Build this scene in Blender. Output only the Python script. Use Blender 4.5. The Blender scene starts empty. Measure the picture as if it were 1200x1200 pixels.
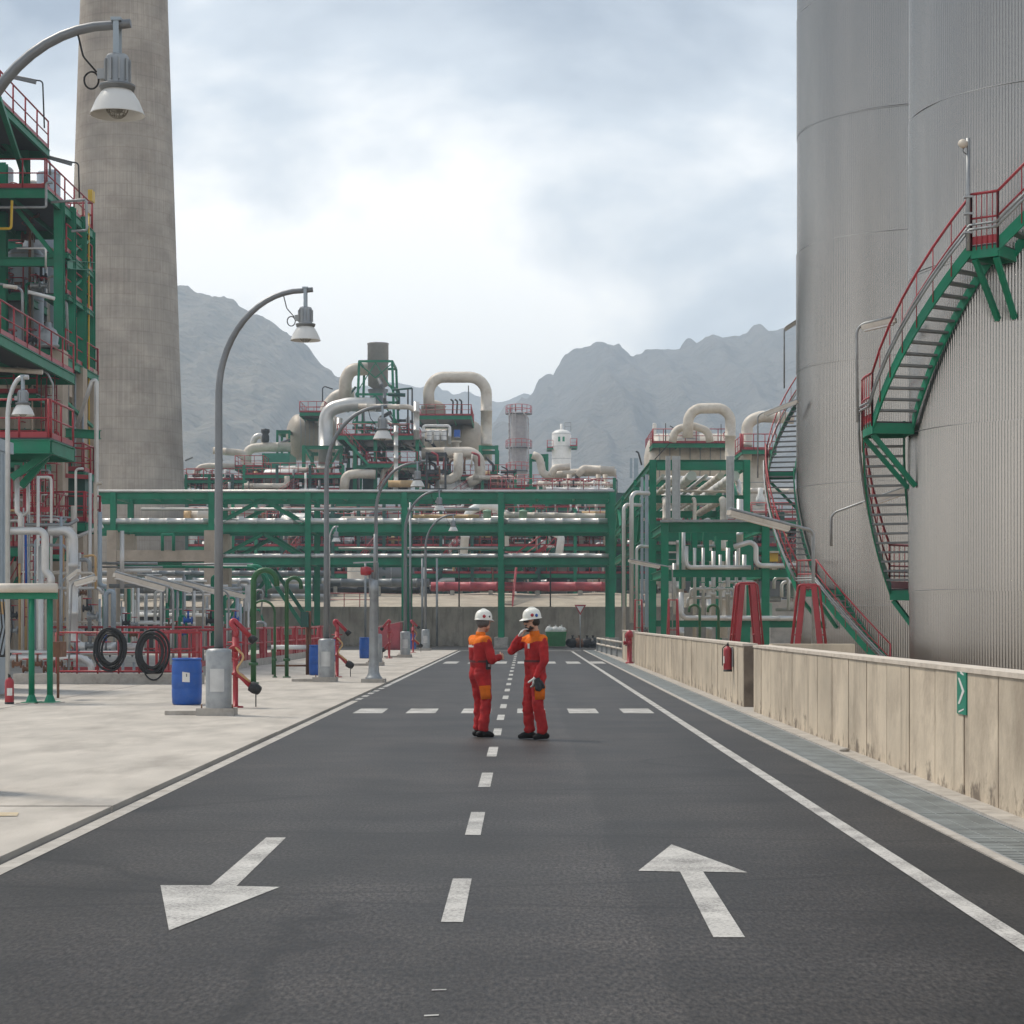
import bpy, math, random
from mathutils import Vector, Matrix, noise
rad = math.radians
random.seed(11)
sc = bpy.context.scene
col = sc.collection

# ---------------------------------------------------------------- camera
CAMZ, F, VX, VY = 1.7, 1200.0, 614.0, 727.0
PLAN = 2.0        # the site plan is drawn with one unit = 2 m along the road (y) and 1 m across and up
YS = PLAN         # what the mesh builder multiplies y by; 1 inside builders that work in true metres
cam = bpy.data.cameras.new('camera')
cam.sensor_width = 36; cam.lens = 36 * PLAN
cam.shift_x = -(VX - 600) / 1200; cam.shift_y = (VY - 600) / 1200
cam.clip_start = 0.1; cam.clip_end = 9000
cam_ob = bpy.data.objects.new('camera', cam); col.objects.link(cam_ob)
cam_ob.location = (0, 0, CAMZ); cam_ob.rotation_euler = (rad(90), 0, 0)
sc.camera = cam_ob

# ---------------------------------------------------------------- light
SUN_EL, SUN_AZ = 56.0, 305.0          # azimuth clockwise from +Y (the way the road runs)
world = bpy.data.worlds.new('World'); sc.world = world; world.use_nodes = True
wn = world.node_tree.nodes; wl = world.node_tree.links
for n in list(wn): wn.remove(n)
w_out = wn.new('ShaderNodeOutputWorld')
sky = wn.new('ShaderNodeTexSky'); sky.sky_type = 'NISHITA'; sky.sun_disc = False
sky.sun_elevation = rad(SUN_EL); sky.sun_rotation = rad(SUN_AZ); sky.air_density = 1.2; sky.dust_density = 2.0
bg_sky = wn.new('ShaderNodeBackground'); bg_sky.inputs['Strength'].default_value = 0.10
wl.new(sky.outputs[0], bg_sky.inputs['Color'])
tc = wn.new('ShaderNodeTexCoord')
mp = wn.new('ShaderNodeMapping'); mp.inputs['Scale'].default_value = (1.0, 1.0, 1.9)
mp.inputs['Location'].default_value = (2.94, 0.0, 0.99)
wl.new(tc.outputs['Generated'], mp.inputs['Vector'])
nz = wn.new('ShaderNodeTexNoise'); nz.inputs['Scale'].default_value = 4.0
nz.inputs['Detail'].default_value = 7; nz.inputs['Roughness'].default_value = 0.5
nz.inputs['Distortion'].default_value = 0.25
wl.new(mp.outputs[0], nz.inputs['Vector'])
cr = wn.new('ShaderNodeValToRGB')
cr.color_ramp.elements[0].position = 0.36; cr.color_ramp.elements[0].color = (0.27, 0.325, 0.405, 1)
cr.color_ramp.elements[1].position = 0.60; cr.color_ramp.elements[1].color = (1.32, 1.27, 1.20, 1)
e = cr.color_ramp.elements.new(0.49); e.color = (0.68, 0.73, 0.78, 1)
# clouds whiten towards the horizon all round
sz = wn.new('ShaderNodeSeparateXYZ'); wl.new(tc.outputs['Generated'], sz.inputs[0])
hzr = wn.new('ShaderNodeMapRange'); hzr.inputs['From Min'].default_value = 0.0; hzr.inputs['From Max'].default_value = 0.30
hzr.inputs['To Min'].default_value = 0.20; hzr.inputs['To Max'].default_value = -0.125; wl.new(sz.outputs['Z'], hzr.inputs['Value'])
hza = wn.new('ShaderNodeMath'); hza.operation = 'ADD'; wl.new(nz.outputs['Fac'], hza.inputs[0]); wl.new(hzr.outputs[0], hza.inputs[1])
wl.new(hza.outputs[0], cr.inputs['Fac'])
bg_cloud = wn.new('ShaderNodeBackground'); bg_cloud.inputs['Strength'].default_value = 1.0
wl.new(cr.outputs[0], bg_cloud.inputs['Color'])
nz2 = wn.new('ShaderNodeTexNoise'); nz2.inputs['Scale'].default_value = 1.6; nz2.inputs['Detail'].default_value = 3
wl.new(mp.outputs[0], nz2.inputs['Vector'])
mr = wn.new('ShaderNodeMapRange'); mr.inputs['From Min'].default_value = 0.35; mr.inputs['From Max'].default_value = 0.6
mr.inputs['To Min'].default_value = 0.82; mr.inputs['To Max'].default_value = 0.98
wl.new(nz2.outputs['Fac'], mr.inputs['Value'])
mx = wn.new('ShaderNodeMixShader')
wl.new(mr.outputs[0], mx.inputs[0]); wl.new(bg_sky.outputs[0], mx.inputs[1]); wl.new(bg_cloud.outputs[0], mx.inputs[2])
wl.new(mx.outputs[0], w_out.inputs['Surface'])

sun = bpy.data.lights.new('sun', 'SUN'); sun.energy = 2.5; sun.angle = rad(12); sun.color = (1.0, 0.92, 0.80)
sun_ob = bpy.data.objects.new('sun', sun); col.objects.link(sun_ob); sun_ob.location = (-30, 30, 90)
_a = rad(SUN_AZ)
to_sun = Vector((math.sin(_a) * math.cos(rad(SUN_EL)), math.cos(_a) * math.cos(rad(SUN_EL)), math.sin(rad(SUN_EL))))
sun_ob.rotation_euler = to_sun.to_track_quat('Z', 'Y').to_euler()

vs = sc.view_settings
vs.view_transform = 'Standard'; vs.look = 'None'; vs.exposure = 0.40; vs.gamma = 1.0; vs.use_curve_mapping = False
sc.cycles.use_denoising = True; sc.cycles.adaptive_threshold = 0.02
sc.cycles.max_bounces = 6; sc.cycles.diffuse_bounces = 3; sc.cycles.glossy_bounces = 3
sc.cycles.volume_bounces = 2; sc.cycles.transparent_max_bounces = 6
sc.cycles.caustics_reflective = False; sc.cycles.caustics_refractive = False

# ---------------------------------------------------------------- helpers
def P(x, y, d):
    """a point of the place: picture direction (x, y) at the distance d along the road"""
    return Vector(((x - VX) * d / F, d, CAMZ + (VY - y) * d / F))
def G(x, y, z=0.0):
    d = (CAMZ - z) * F / (y - VY)
    return Vector(((x - VX) * d / F, d, z))
def XA(x, d): return (x - VX) * d / F
def ZA(y, d): return CAMZ + (VY - y) * d / F
Z = Vector((0, 0, 1))

def frame(t, up=Z):
    t = t.normalized()
    if abs(t.dot(up)) > 0.99: up = Vector((0, 1, 0))
    s = t.cross(up).normalized(); u = s.cross(t).normalized()
    return t, s, u

def bend(pts, r, k=5):
    """rounds the corners of a polyline"""
    pts = [Vector(p) for p in pts]
    if len(pts) < 3: return pts
    out = [pts[0]]
    for i in range(1, len(pts) - 1):
        a, b, c = pts[i - 1], pts[i], pts[i + 1]
        u = (a - b); v = (c - b); lu, lv = u.length, v.length
        if lu < 1e-6 or lv < 1e-6: continue
        u /= lu; v /= lv
        ang = math.acos(max(-1, min(1, u.dot(v))))
        if ang > 3.1: out.append(b); continue
        dd = min(r / math.tan(ang / 2), lu * 0.49, lv * 0.49); rr = dd * math.tan(ang / 2)
        bis = (u + v).normalized(); cc = b + bis * (rr / math.sin(ang / 2))
        p0, p1 = b + u * dd - cc, b + v * dd - cc
        for j in range(k + 1):
            t = j / k; w = p0.lerp(p1, t); out.append(cc + w.normalized() * rr)
    out.append(pts[-1])
    return out

def W(p):
    p = Vector(p); return Vector((p.x, p.y * YS, p.z))
def true_metres(fn):
    def g(*a, **k):
        global YS
        old = YS; YS = 1.0
        try: return fn(*a, **k)
        finally: YS = old
    return g
class MB:
    """collects faces, then links them as one mesh object"""
    def __init__(s): s.v, s.f, s.sm, s.mi, s.cur = [], [], [], [], 0
    def add(s, vs, fs, smooth=False): return s.put([W(v) for v in vs], fs, smooth)
    def put(s, vs, fs, smooth=False):
        b = len(s.v); s.v += [tuple(v) for v in vs]
        for f in fs:
            s.f.append([i + b for i in f]); s.sm.append(smooth); s.mi.append(s.cur)
        return s
    def box(s, x0, x1, y0, y1, z0, z1):
        vs = [(x, y, z) for z in (z0, z1) for y in (y0, y1) for x in (x0, x1)]
        return s.add(vs, [(0, 2, 3, 1), (4, 5, 7, 6), (0, 1, 5, 4), (2, 6, 7, 3), (0, 4, 6, 2), (1, 3, 7, 5)])
    def bar(s, p0, p1, w, h, up=Z):
        return s.bar_(W(p0), W(p1), w, h, up)
    def bar_(s, p0, p1, w, h, up=Z):
        t, a, u = frame(p1 - p0, up)
        vs = []
        for p in (p0, p1):
            for i, j in ((-1, -1), (1, -1), (1, 1), (-1, 1)): vs.append(p + a * (w / 2 * i) + u * (h / 2 * j))
        return s.put(vs, [(3, 2, 1, 0), (4, 5, 6, 7), (0, 1, 5, 4), (1, 2, 6, 5), (2, 3, 7, 6), (3, 0, 4, 7)])
    def ibeam(s, p0, p1, w, h, up=Z, t=None):
        p0, p1 = W(p0), W(p1); t = t or max(0.02, h * 0.07); _, a, u = frame(p1 - p0, up)
        o = u * (h / 2 - t / 2)
        s.bar_(p0 + o, p1 + o, w, t, up); s.bar_(p0 - o, p1 - o, w, t, up)
        return s.bar_(p0, p1, t, h - 2 * t, up)
    def col(s, x, y, z0, z1, w=0.32, rot=False):
        return s.ibeam((x, y, z0), (x, y, z1), w, w, up=Vector((1, 0, 0)) if rot else Vector((0, 1, 0)))
    def tube(s, pts, r, n=10, caps=True):
        pts = [W(p) for p in pts]; m = len(pts)
        rs = r if isinstance(r, (list, tuple)) else [r] * m
        tang = []
        for i in range(m):
            a = pts[max(i - 1, 0)]; b = pts[min(i + 1, m - 1)]; t = (b - a)
            tang.append(t.normalized() if t.length > 1e-9 else Vector((0, 0, 1)))
        _, sd, up = frame(tang[0]); vs = []
        for i in range(m):
            if i:
                q = tang[i - 1].rotation_difference(tang[i]); sd = q @ sd; up = q @ up
            for k in range(n):
                c = 2 * math.pi * k / n; vs.append(pts[i] + (sd * math.cos(c) + up * math.sin(c)) * rs[i])
        fs = [(i * n + k, i * n + (k + 1) % n, (i + 1) * n + (k + 1) % n, (i + 1) * n + k) for i in range(m - 1) for k in range(n)]
        s.put(vs, fs, True)
        if caps:
            b = len(s.v) - m * n
            for f in ([b + k for k in range(n)][::-1], [b + (m - 1) * n + k for k in range(n)]):
                s.f.append(f); s.sm.append(False); s.mi.append(s.cur)
        return s
    def lathe(s, prof, c=(0, 0, 0), axis=Z, n=16, smooth=True):
        c = W(c); t, a, u = frame(Vector(axis)); vs = []
        for r, h in prof:
            for k in range(n):
                g = 2 * math.pi * k / n; vs.append(c + t * h + (a * math.cos(g) + u * math.sin(g)) * max(r, 1e-4))
        m = len(prof)
        return s.put(vs, [(i * n + k, i * n + (k + 1) % n, (i + 1) * n + (k + 1) % n, (i + 1) * n + k) for i in range(m - 1) for k in range(n)], smooth)
    def prism(s, pts, z0, z1):
        n = len(pts); vs = [(p[0], p[1], z0) for p in pts] + [(p[0], p[1], z1) for p in pts]
        return s.add(vs, [list(range(n))[::-1], list(range(n, 2 * n))] + [(i, (i + 1) % n, (i + 1) % n + n, i + n) for i in range(n)])
    def sphere(s, c, r, n=10, sq=(1, 1, 1)):
        c = W(c); vs = []; m = max(5, n // 2 + 1)
        for i in range(m):
            th = math.pi * i / (m - 1)
            for k in range(n):
                ph = 2 * math.pi * k / n
                vs.append((c.x + r * sq[0] * max(math.sin(th), 1e-3) * math.cos(ph), c.y + r * sq[1] * max(math.sin(th), 1e-3) * math.sin(ph), c.z + r * sq[2] * math.cos(th)))
        return s.put(vs, [(i * n + k, (i + 1) * n + k, (i + 1) * n + (k + 1) % n, i * n + (k + 1) % n) for i in range(m - 1) for k in range(n)], True)
    def mesh(s, name):
        me = bpy.data.meshes.new(name); me.from_pydata(s.v, [], s.f)
        me.polygons.foreach_set('use_smooth', s.sm); me.polygons.foreach_set('material_index', s.mi); me.update()
        return me
    def build(s, name, mat, parent=None):
        return link(name, s.mesh(name), mat, parent)

def link(name, me, mat, parent=None):
    if mat is not None and not me.materials:
        for m in (mat if isinstance(mat, (list, tuple)) else [mat]): me.materials.append(M[m] if isinstance(m, str) else m)
    o = bpy.data.objects.new(name, me); col.objects.link(o)
    if parent is not None:
        o.parent = parent
        if parent.type == 'EMPTY': o.matrix_parent_inverse = Matrix.Translation(parent.location).inverted()
    return o
def tag(o, label=None, cat=None, group=None, kind=None):
    if label: o['label'] = label
    if cat: o['category'] = cat
    if group: o['group'] = group
    if kind: o['kind'] = kind
    return o
def thing(name, label, cat, loc=(0, 0, 0), group=None, plan=True):
    o = bpy.data.objects.new(name, None); col.objects.link(o); o.location = (loc[0], loc[1] * (PLAN if plan else 1), loc[2]); o.empty_display_size = 0.2
    return tag(o, label, cat, group)
def copy_tree(o, parent=None):
    c = o.copy(); col.objects.link(c); c.parent = parent
    for ch in [x for x in bpy.data.objects if x.parent == o]: copy_tree(ch, c)
    return c

# ---------------------------------------------------------------- materials
M = {}
def mat(name, rgb, rough=0.6, metal=0.0, var=0.12, scale=2.0, bump=0.0, bscale=20.0, dirt=None, damt=0.0, dscale=1.5, spec=0.5, stretch=(1, 1, 1)):
    m = bpy.data.materials.new(name); m.use_nodes = True; M[name] = m
    nt = m.node_tree; N, L = nt.nodes, nt.links; b = N['Principled BSDF']
    b.inputs['Roughness'].default_value = rough; b.inputs['Metallic'].default_value = metal
    b.inputs['Specular IOR Level'].default_value = spec
    t = N.new('ShaderNodeTexCoord'); mp = N.new('ShaderNodeMapping'); mp.inputs['Scale'].default_value = stretch
    L.new(t.outputs['Object'], mp.inputs['Vector'])
    n1 = N.new('ShaderNodeTexNoise'); n1.inputs['Scale'].default_value = scale; n1.inputs['Detail'].default_value = 6
    L.new(mp.outputs[0], n1.inputs['Vector'])
    c = N.new('ShaderNodeValToRGB')
    c.color_ramp.elements[0].position = 0.3; c.color_ramp.elements[1].position = 0.7
    c.color_ramp.elements[0].color = tuple(v * (1 - var) for v in rgb) + (1,)
    c.color_ramp.elements[1].color = tuple(min(1, v * (1 + var)) for v in rgb) + (1,)
    L.new(n1.outputs['Fac'], c.inputs['Fac']); outc = c.outputs[0]
    if dirt:
        n2 = N.new('ShaderNodeTexNoise'); n2.inputs['Scale'].default_value = dscale; n2.inputs['Detail'].default_value = 8; n2.inputs['Roughness'].default_value = 0.7
        L.new(mp.outputs[0], n2.inputs['Vector'])
        r = N.new('ShaderNodeMapRange'); r.inputs['From Min'].default_value = 0.48; r.inputs['From Max'].default_value = 0.7; r.inputs['To Max'].default_value = damt
        L.new(n2.outputs['Fac'], r.inputs['Value'])
        mx = N.new('ShaderNodeMix'); mx.data_type = 'RGBA'; mx.inputs['B'].default_value = tuple(dirt) + (1,)
        L.new(r.outputs[0], mx.inputs['Factor']); L.new(outc, mx.inputs['A']); outc = mx.outputs['Result']
    L.new(outc, b.inputs['Base Color'])
    if bump:
        n3 = N.new('ShaderNodeTexNoise'); n3.inputs['Scale'].default_value = bscale; n3.inputs['Detail'].default_value = 5
        L.new(mp.outputs[0], n3.inputs['Vector'])
        bp = N.new('ShaderNodeBump'); bp.inputs['Strength'].default_value = bump; bp.inputs['Distance'].default_value = 0.02
        L.new(n3.outputs['Fac'], bp.inputs['Height']); L.new(bp.outputs[0], b.inputs['Normal'])
    return m
def nodes(m): return m.node_tree.nodes, m.node_tree.links, m.node_tree.nodes['Principled BSDF']

mat('green', (0.003, 0.20, 0.105), 0.5, var=0.18, scale=1.3, dirt=(0.035, 0.17, 0.115), damt=0.7, dscale=1.1, spec=0.35)
mat('dark_green', (0.012, 0.075, 0.06), 0.5, var=0.2)
mat('olive_green', (0.02, 0.10, 0.03), 0.45, var=0.2)
mat('red', (0.36, 0.025, 0.035), 0.42, var=0.18, scale=2, dirt=(0.22, 0.06, 0.05), damt=0.4)
mat('pink_red', (0.42, 0.07, 0.085), 0.5, var=0.15)
mat('cream', (0.62, 0.56, 0.48), 0.5, var=0.10, scale=0.8, dirt=(0.34, 0.27, 0.20), damt=0.6, dscale=0.9)
mat('silver', (0.60, 0.59, 0.57), 0.42, 0.45, var=0.10, scale=1.0, dirt=(0.35, 0.32, 0.29), damt=0.3)
mat('white', (0.74, 0.73, 0.70), 0.45, var=0.06, dirt=(0.5, 0.46, 0.4), damt=0.25)
mat('galv', (0.33, 0.345, 0.355), 0.48, 0.5, var=0.2, scale=6, dirt=(0.22, 0.22, 0.21), damt=0.6, dscale=3)
mat('grey_steel', (0.17, 0.18, 0.185), 0.45, 0.3, var=0.12)
mat('dark_steel', (0.035, 0.037, 0.04), 0.5, 0.2, var=0.2)
mat('blue_grey', (0.34, 0.40, 0.45), 0.5, 0.2, var=0.08)
mat('black', (0.012, 0.012, 0.013), 0.6, var=0.2)
mat('blue', (0.006, 0.085, 0.38), 0.42, var=0.16, scale=3, dirt=(0.05, 0.12, 0.32), damt=0.6, dscale=5)
mat('yellow', (0.62, 0.40, 0.03), 0.5, var=0.12)
mat('tan', (0.52, 0.34, 0.16), 0.55, var=0.12)
mat('mint', (0.36, 0.55, 0.40), 0.5)
mat('rust', (0.16, 0.075, 0.04), 0.8, var=0.3, scale=6)
mat('wood', (0.30, 0.22, 0.14), 0.8, var=0.2, scale=5)
mat('fireproof', (0.46, 0.38, 0.30), 0.85, var=0.14, scale=1.2, bump=0.3, dirt=(0.30, 0.24, 0.18), damt=0.5)
mat('paper', (0.75, 0.74, 0.70), 0.7)
# ---- asphalt: fine aggregate, patches, tyre tracks and a few cracks
m = mat('asphalt', (0.0172, 0.0163, 0.0157), 0.56, var=0.40, scale=0.55, spec=0.30, dirt=(0.030, 0.027, 0.0245), damt=0.7, dscale=0.16)
N, L, b = nodes(m)
t = N.new('ShaderNodeTexCoord')
mpf = N.new('ShaderNodeMapping'); mpf.inputs['Scale'].default_value = (1, 0.30, 1); L.new(t.outputs['Object'], mpf.inputs['Vector'])
fine = N.new('ShaderNodeTexNoise'); fine.inputs['Scale'].default_value = 42; fine.inputs['Detail'].default_value = 5; fine.inputs['Roughness'].default_value = 0.75
L.new(mpf.outputs[0], fine.inputs['Vector'])
spk = N.new('ShaderNodeValToRGB'); spk.color_ramp.elements[0].position = 0.38; spk.color_ramp.elements[1].position = 0.68
spk.color_ramp.elements[0].color = (0.15, 0.15, 0.17, 1); spk.color_ramp.elements[1].color = (3.2, 3.1, 3.0, 1)
L.new(fine.outputs['Fac'], spk.inputs['Fac'])
mul = N.new('ShaderNodeMix'); mul.data_type = 'RGBA'; mul.blend_type = 'MULTIPLY'; mul.inputs['Factor'].default_value = 1
src = b.inputs['Base Color'].links[0].from_socket
L.new(src, mul.inputs['A']); L.new(spk.outputs[0], mul.inputs['B'])
mpx = N.new('ShaderNodeMapping'); mpx.inputs['Scale'].default_value = (0.35, 0.45, 1); L.new(t.outputs['Object'], mpx.inputs['Vector'])
strk = N.new('ShaderNodeTexNoise'); strk.inputs['Scale'].default_value = 1.6; strk.inputs['Detail'].default_value = 7; strk.inputs['Roughness'].default_value = 0.65
L.new(mpx.outputs[0], strk.inputs['Vector'])
sr = N.new('ShaderNodeValToRGB'); sr.color_ramp.elements[0].position = 0.3; sr.color_ramp.elements[1].position = 0.72
sr.color_ramp.elements[0].color = (0.62, 0.62, 0.64, 1); sr.color_ramp.elements[1].color = (1.6, 1.54, 1.48, 1)
L.new(strk.outputs['Fac'], sr.inputs['Fac'])
mul2 = N.new('ShaderNodeMix'); mul2.data_type = 'RGBA'; mul2.blend_type = 'MULTIPLY'; mul2.inputs['Factor'].default_value = 1
L.new(mul.outputs['Result'], mul2.inputs['A']); L.new(sr.outputs[0], mul2.inputs['B'])
mpc = N.new('ShaderNodeMapping'); mpc.inputs['Scale'].default_value = (0.10, 0.30, 1); L.new(t.outputs['Object'], mpc.inputs['Vector'])
dist = N.new('ShaderNodeTexNoise'); dist.inputs['Scale'].default_value = 1.2; L.new(t.outputs['Object'], dist.inputs['Vector'])
addv = N.new('ShaderNodeVectorMath'); addv.operation = 'MULTIPLY_ADD'; addv.inputs[1].default_value = (0.10, 0.10, 0); L.new(dist.outputs['Color'], addv.inputs[0]); L.new(mpc.outputs[0], addv.inputs[2])
vor = N.new('ShaderNodeTexVoronoi'); vor.feature = 'DISTANCE_TO_EDGE'; vor.inputs['Scale'].default_value = 0.8; L.new(addv.outputs[0], vor.inputs['Vector'])
ck = N.new('ShaderNodeMapRange'); ck.inputs['From Max'].default_value = 0.009; ck.inputs['To Min'].default_value = 0.45; L.new(vor.outputs['Distance'], ck.inputs['Value'])
mul3 = N.new('ShaderNodeMix'); mul3.data_type = 'RGBA'; mul3.blend_type = 'MULTIPLY'; mul3.inputs['Factor'].default_value = 1
L.new(mul2.outputs['Result'], mul3.inputs['A']); L.new(ck.outputs[0], mul3.inputs['B'])
L.new(mul3.outputs['Result'], b.inputs['Base Color'])
# laid in strips: the paver's joint and worn wheel paths run along the road
sx_ = N.new('ShaderNodeSeparateXYZ'); L.new(t.outputs['Object'], sx_.inputs[0])
jn = N.new('ShaderNodeTexNoise'); jn.inputs['Scale'].default_value = 0.5; jn.inputs['Detail'].default_value = 4; L.new(t.outputs['Object'], jn.inputs['Vector'])
jx = N.new('ShaderNodeMath'); jx.operation = 'MULTIPLY_ADD'; jx.inputs[1].default_value = 0.35; L.new(jn.outputs['Fac'], jx.inputs[0]); L.new(sx_.outputs['X'], jx.inputs[2])
wp = N.new('ShaderNodeValToRGB'); wp.color_ramp.interpolation = 'EASE'
els = [(0.0, .92), (0.14, .95), (0.22, 1.14), (0.30, .96), (0.41, 1.16), (0.47, .92), (0.535, 1.18), (0.60, 1.22), (0.607, .86), (0.68, 1.0), (0.75, 1.14), (0.83, .94), (0.92, 1.1), (1.0, .9)]
while len(wp.color_ramp.elements) < len(els): wp.color_ramp.elements.new(0.5)
for e_, (p_, v_) in zip(wp.color_ramp.elements, els): e_.position = p_; e_.color = (v_, v_, v_ * 1.01, 1)
nx_ = N.new('ShaderNodeMapRange'); nx_.inputs['From Min'].default_value = -3.5; nx_.inputs['From Max'].default_value = 3.7; L.new(jx.outputs[0], nx_.inputs['Value']); L.new(nx_.outputs[0], wp.inputs['Fac'])
mul4 = N.new('ShaderNodeMix'); mul4.data_type = 'RGBA'; mul4.blend_type = 'MULTIPLY'; mul4.inputs['Factor'].default_value = 1
L.new(mul3.outputs['Result'], mul4.inputs['A']); L.new(wp.outputs[0], mul4.inputs['B']); L.new(mul4.outputs['Result'], b.inputs['Base Color'])
bp = N.new('ShaderNodeBump'); bp.inputs['Strength'].default_value = 0.30; bp.inputs['Distance'].default_value = 0.004
L.new(fine.outputs['Fac'], bp.inputs['Height']); L.new(bp.outputs[0], b.inputs['Normal'])

# ---- worn road paint: white with the asphalt showing through in specks
m = mat('paint', (0.50, 0.485, 0.455), 0.75, var=0.10, scale=3)
N, L, b = nodes(m)
t = N.new('ShaderNodeTexCoord')
w1 = N.new('ShaderNodeTexNoise'); w1.inputs['Scale'].default_value = 42; w1.inputs['Detail'].default_value = 8; w1.inputs['Roughness'].default_value = 0.75
w2 = N.new('ShaderNodeTexNoise'); w2.inputs['Scale'].default_value = 2.2; w2.inputs['Detail'].default_value = 5
L.new(t.outputs['Object'], w1.inputs['Vector']); L.new(t.outputs['Object'], w2.inputs['Vector'])
ad = N.new('ShaderNodeMath'); ad.operation = 'MULTIPLY_ADD'; ad.inputs[1].default_value = 0.55; L.new(w2.outputs['Fac'], ad.inputs[0]); L.new(w1.outputs['Fac'], ad.inputs[2])
rr = N.new('ShaderNodeMapRange'); rr.inputs['From Min'].default_value = 0.70; rr.inputs['From Max'].default_value = 0.93; rr.inputs['To Max'].default_value = 0.72
L.new(ad.outputs[0], rr.inputs['Value'])
mx = N.new('ShaderNodeMix'); mx.data_type = 'RGBA'; mx.inputs['B'].default_value = (0.085, 0.08, 0.078, 1)
L.new(b.inputs['Base Color'].links[0].from_socket, mx.inputs['A']); L.new(rr.outputs[0], mx.inputs['Factor']); L.new(mx.outputs['Result'], b.inputs['Base Color'])

# ---- concrete of the apron: broom streaks, blotches, oil
m = mat('apron', (0.455, 0.415, 0.365), 0.85, var=0.16, scale=1.6, bump=0.3, bscale=30, dirt=(0.24, 0.215, 0.185), damt=0.6, dscale=1.0, stretch=(1.0, 0.35, 1))
m = mat('kerb', (0.42, 0.39, 0.35), 0.85, var=0.15, scale=3, bump=0.3, dirt=(0.2, 0.17, 0.14), damt=0.6, dscale=4)
# ---- board-marked concrete of the bund walls
def wall_mat(name, rgb, stain, low):
    m = mat(name, rgb, 0.88, var=0.14, scale=1.6, bump=0.35, bscale=14, dirt=stain, damt=0.9, dscale=1.4, stretch=(1.3, 0.8, 0.7))
    N, L, b = nodes(m); t = N.new('ShaderNodeTexCoord')
    sep = N.new('ShaderNodeSeparateXYZ'); L.new(t.outputs['Object'], sep.inputs[0])
    # every board took the mould differently
    fl = N.new('ShaderNodeMath'); fl.operation = 'DIVIDE'; fl.inputs[1].default_value = 0.7 * PLAN; L.new(sep.outputs['Y'], fl.inputs[0])
    f2 = N.new('ShaderNodeMath'); f2.operation = 'FLOOR'; L.new(fl.outputs[0], f2.inputs[0])
    wn_ = N.new('ShaderNodeTexWhiteNoise'); wn_.noise_dimensions = '1D'; L.new(f2.outputs[0], wn_.inputs['W'])
    r1 = N.new('ShaderNodeMapRange'); r1.inputs['To Min'].default_value = 0.90; r1.inputs['To Max'].default_value = 1.08; L.new(wn_.outputs['Value'], r1.inputs['Value'])
    mu = N.new('ShaderNodeMix'); mu.data_type = 'RGBA'; mu.blend_type = 'MULTIPLY'; mu.inputs['Factor'].default_value = 1
    L.new(b.inputs['Base Color'].links[0].from_socket, mu.inputs['A']); L.new(r1.outputs[0], mu.inputs['B'])
    # splash dirt along the foot, ragged upper edge
    ns = N.new('ShaderNodeTexNoise'); ns.inputs['Scale'].default_value = 2.6; ns.inputs['Detail'].default_value = 9; ns.inputs['Roughness'].default_value = 0.7; L.new(t.outputs['Object'], ns.inputs['Vector'])
    a = N.new('ShaderNodeMath'); a.operation = 'MULTIPLY_ADD'; a.inputs[1].default_value = -2.2; a.inputs[2].default_value = 1.27; L.new(ns.outputs['Fac'], a.inputs[0])
    s2 = N.new('ShaderNodeMath'); s2.operation = 'ADD'; L.new(sep.outputs['Z'], s2.inputs[0]); L.new(a.outputs[0], s2.inputs[1])
    r2 = N.new('ShaderNodeMapRange'); r2.inputs['From Min'].default_value = 0.03; r2.inputs['From Max'].default_value = 0.26; r2.inputs['To Min'].default_value = 0.85; r2.inputs['To Max'].default_value = 0.0
    L.new(s2.outputs[0], r2.inputs['Value'])
    m2 = N.new('ShaderNodeMix'); m2.data_type = 'RGBA'; m2.inputs['B'].default_value = tuple(low) + (1,)
    L.new(mu.outputs['Result'], m2.inputs['A']); L.new(r2.outputs[0], m2.inputs['Factor'])
    mpz = N.new('ShaderNodeMapping'); mpz.inputs['Scale'].default_value = (3.2, 3.2, 0.5); L.new(t.outputs['Object'], mpz.inputs['Vector'])
    n5 = N.new('ShaderNodeTexNoise'); n5.inputs['Scale'].default_value = 1.0; n5.inputs['Detail'].default_value = 5; L.new(mpz.outputs[0], n5.inputs['Vector'])
    r5 = N.new('ShaderNodeMapRange'); r5.inputs['From Min'].default_value = 0.55; r5.inputs['From Max'].default_value = 0.72; r5.inputs['To Max'].default_value = 0.6; L.new(n5.outputs['Fac'], r5.inputs['Value'])
    m5 = N.new('ShaderNodeMix'); m5.data_type = 'RGBA'; m5.inputs['B'].default_value = tuple(v * 0.8 for v in stain) + (1,)
    L.new(m2.outputs['Result'], m5.inputs['A']); L.new(r5.outputs[0], m5.inputs['Factor'])
    L.new(m5.outputs['Result'], b.inputs['Base Color'])
wall_mat('bund', (0.57, 0.485, 0.375), (0.36, 0.295, 0.225), (0.12, 0.092, 0.07))
wall_mat('retaining', (0.44, 0.385, 0.325), (0.29, 0.25, 0.21), (0.20, 0.17, 0.14))
mat('coping', (0.60, 0.53, 0.45), 0.85, var=0.12, scale=4, dirt=(0.3, 0.25, 0.2), damt=0.4, dscale=3)

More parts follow.
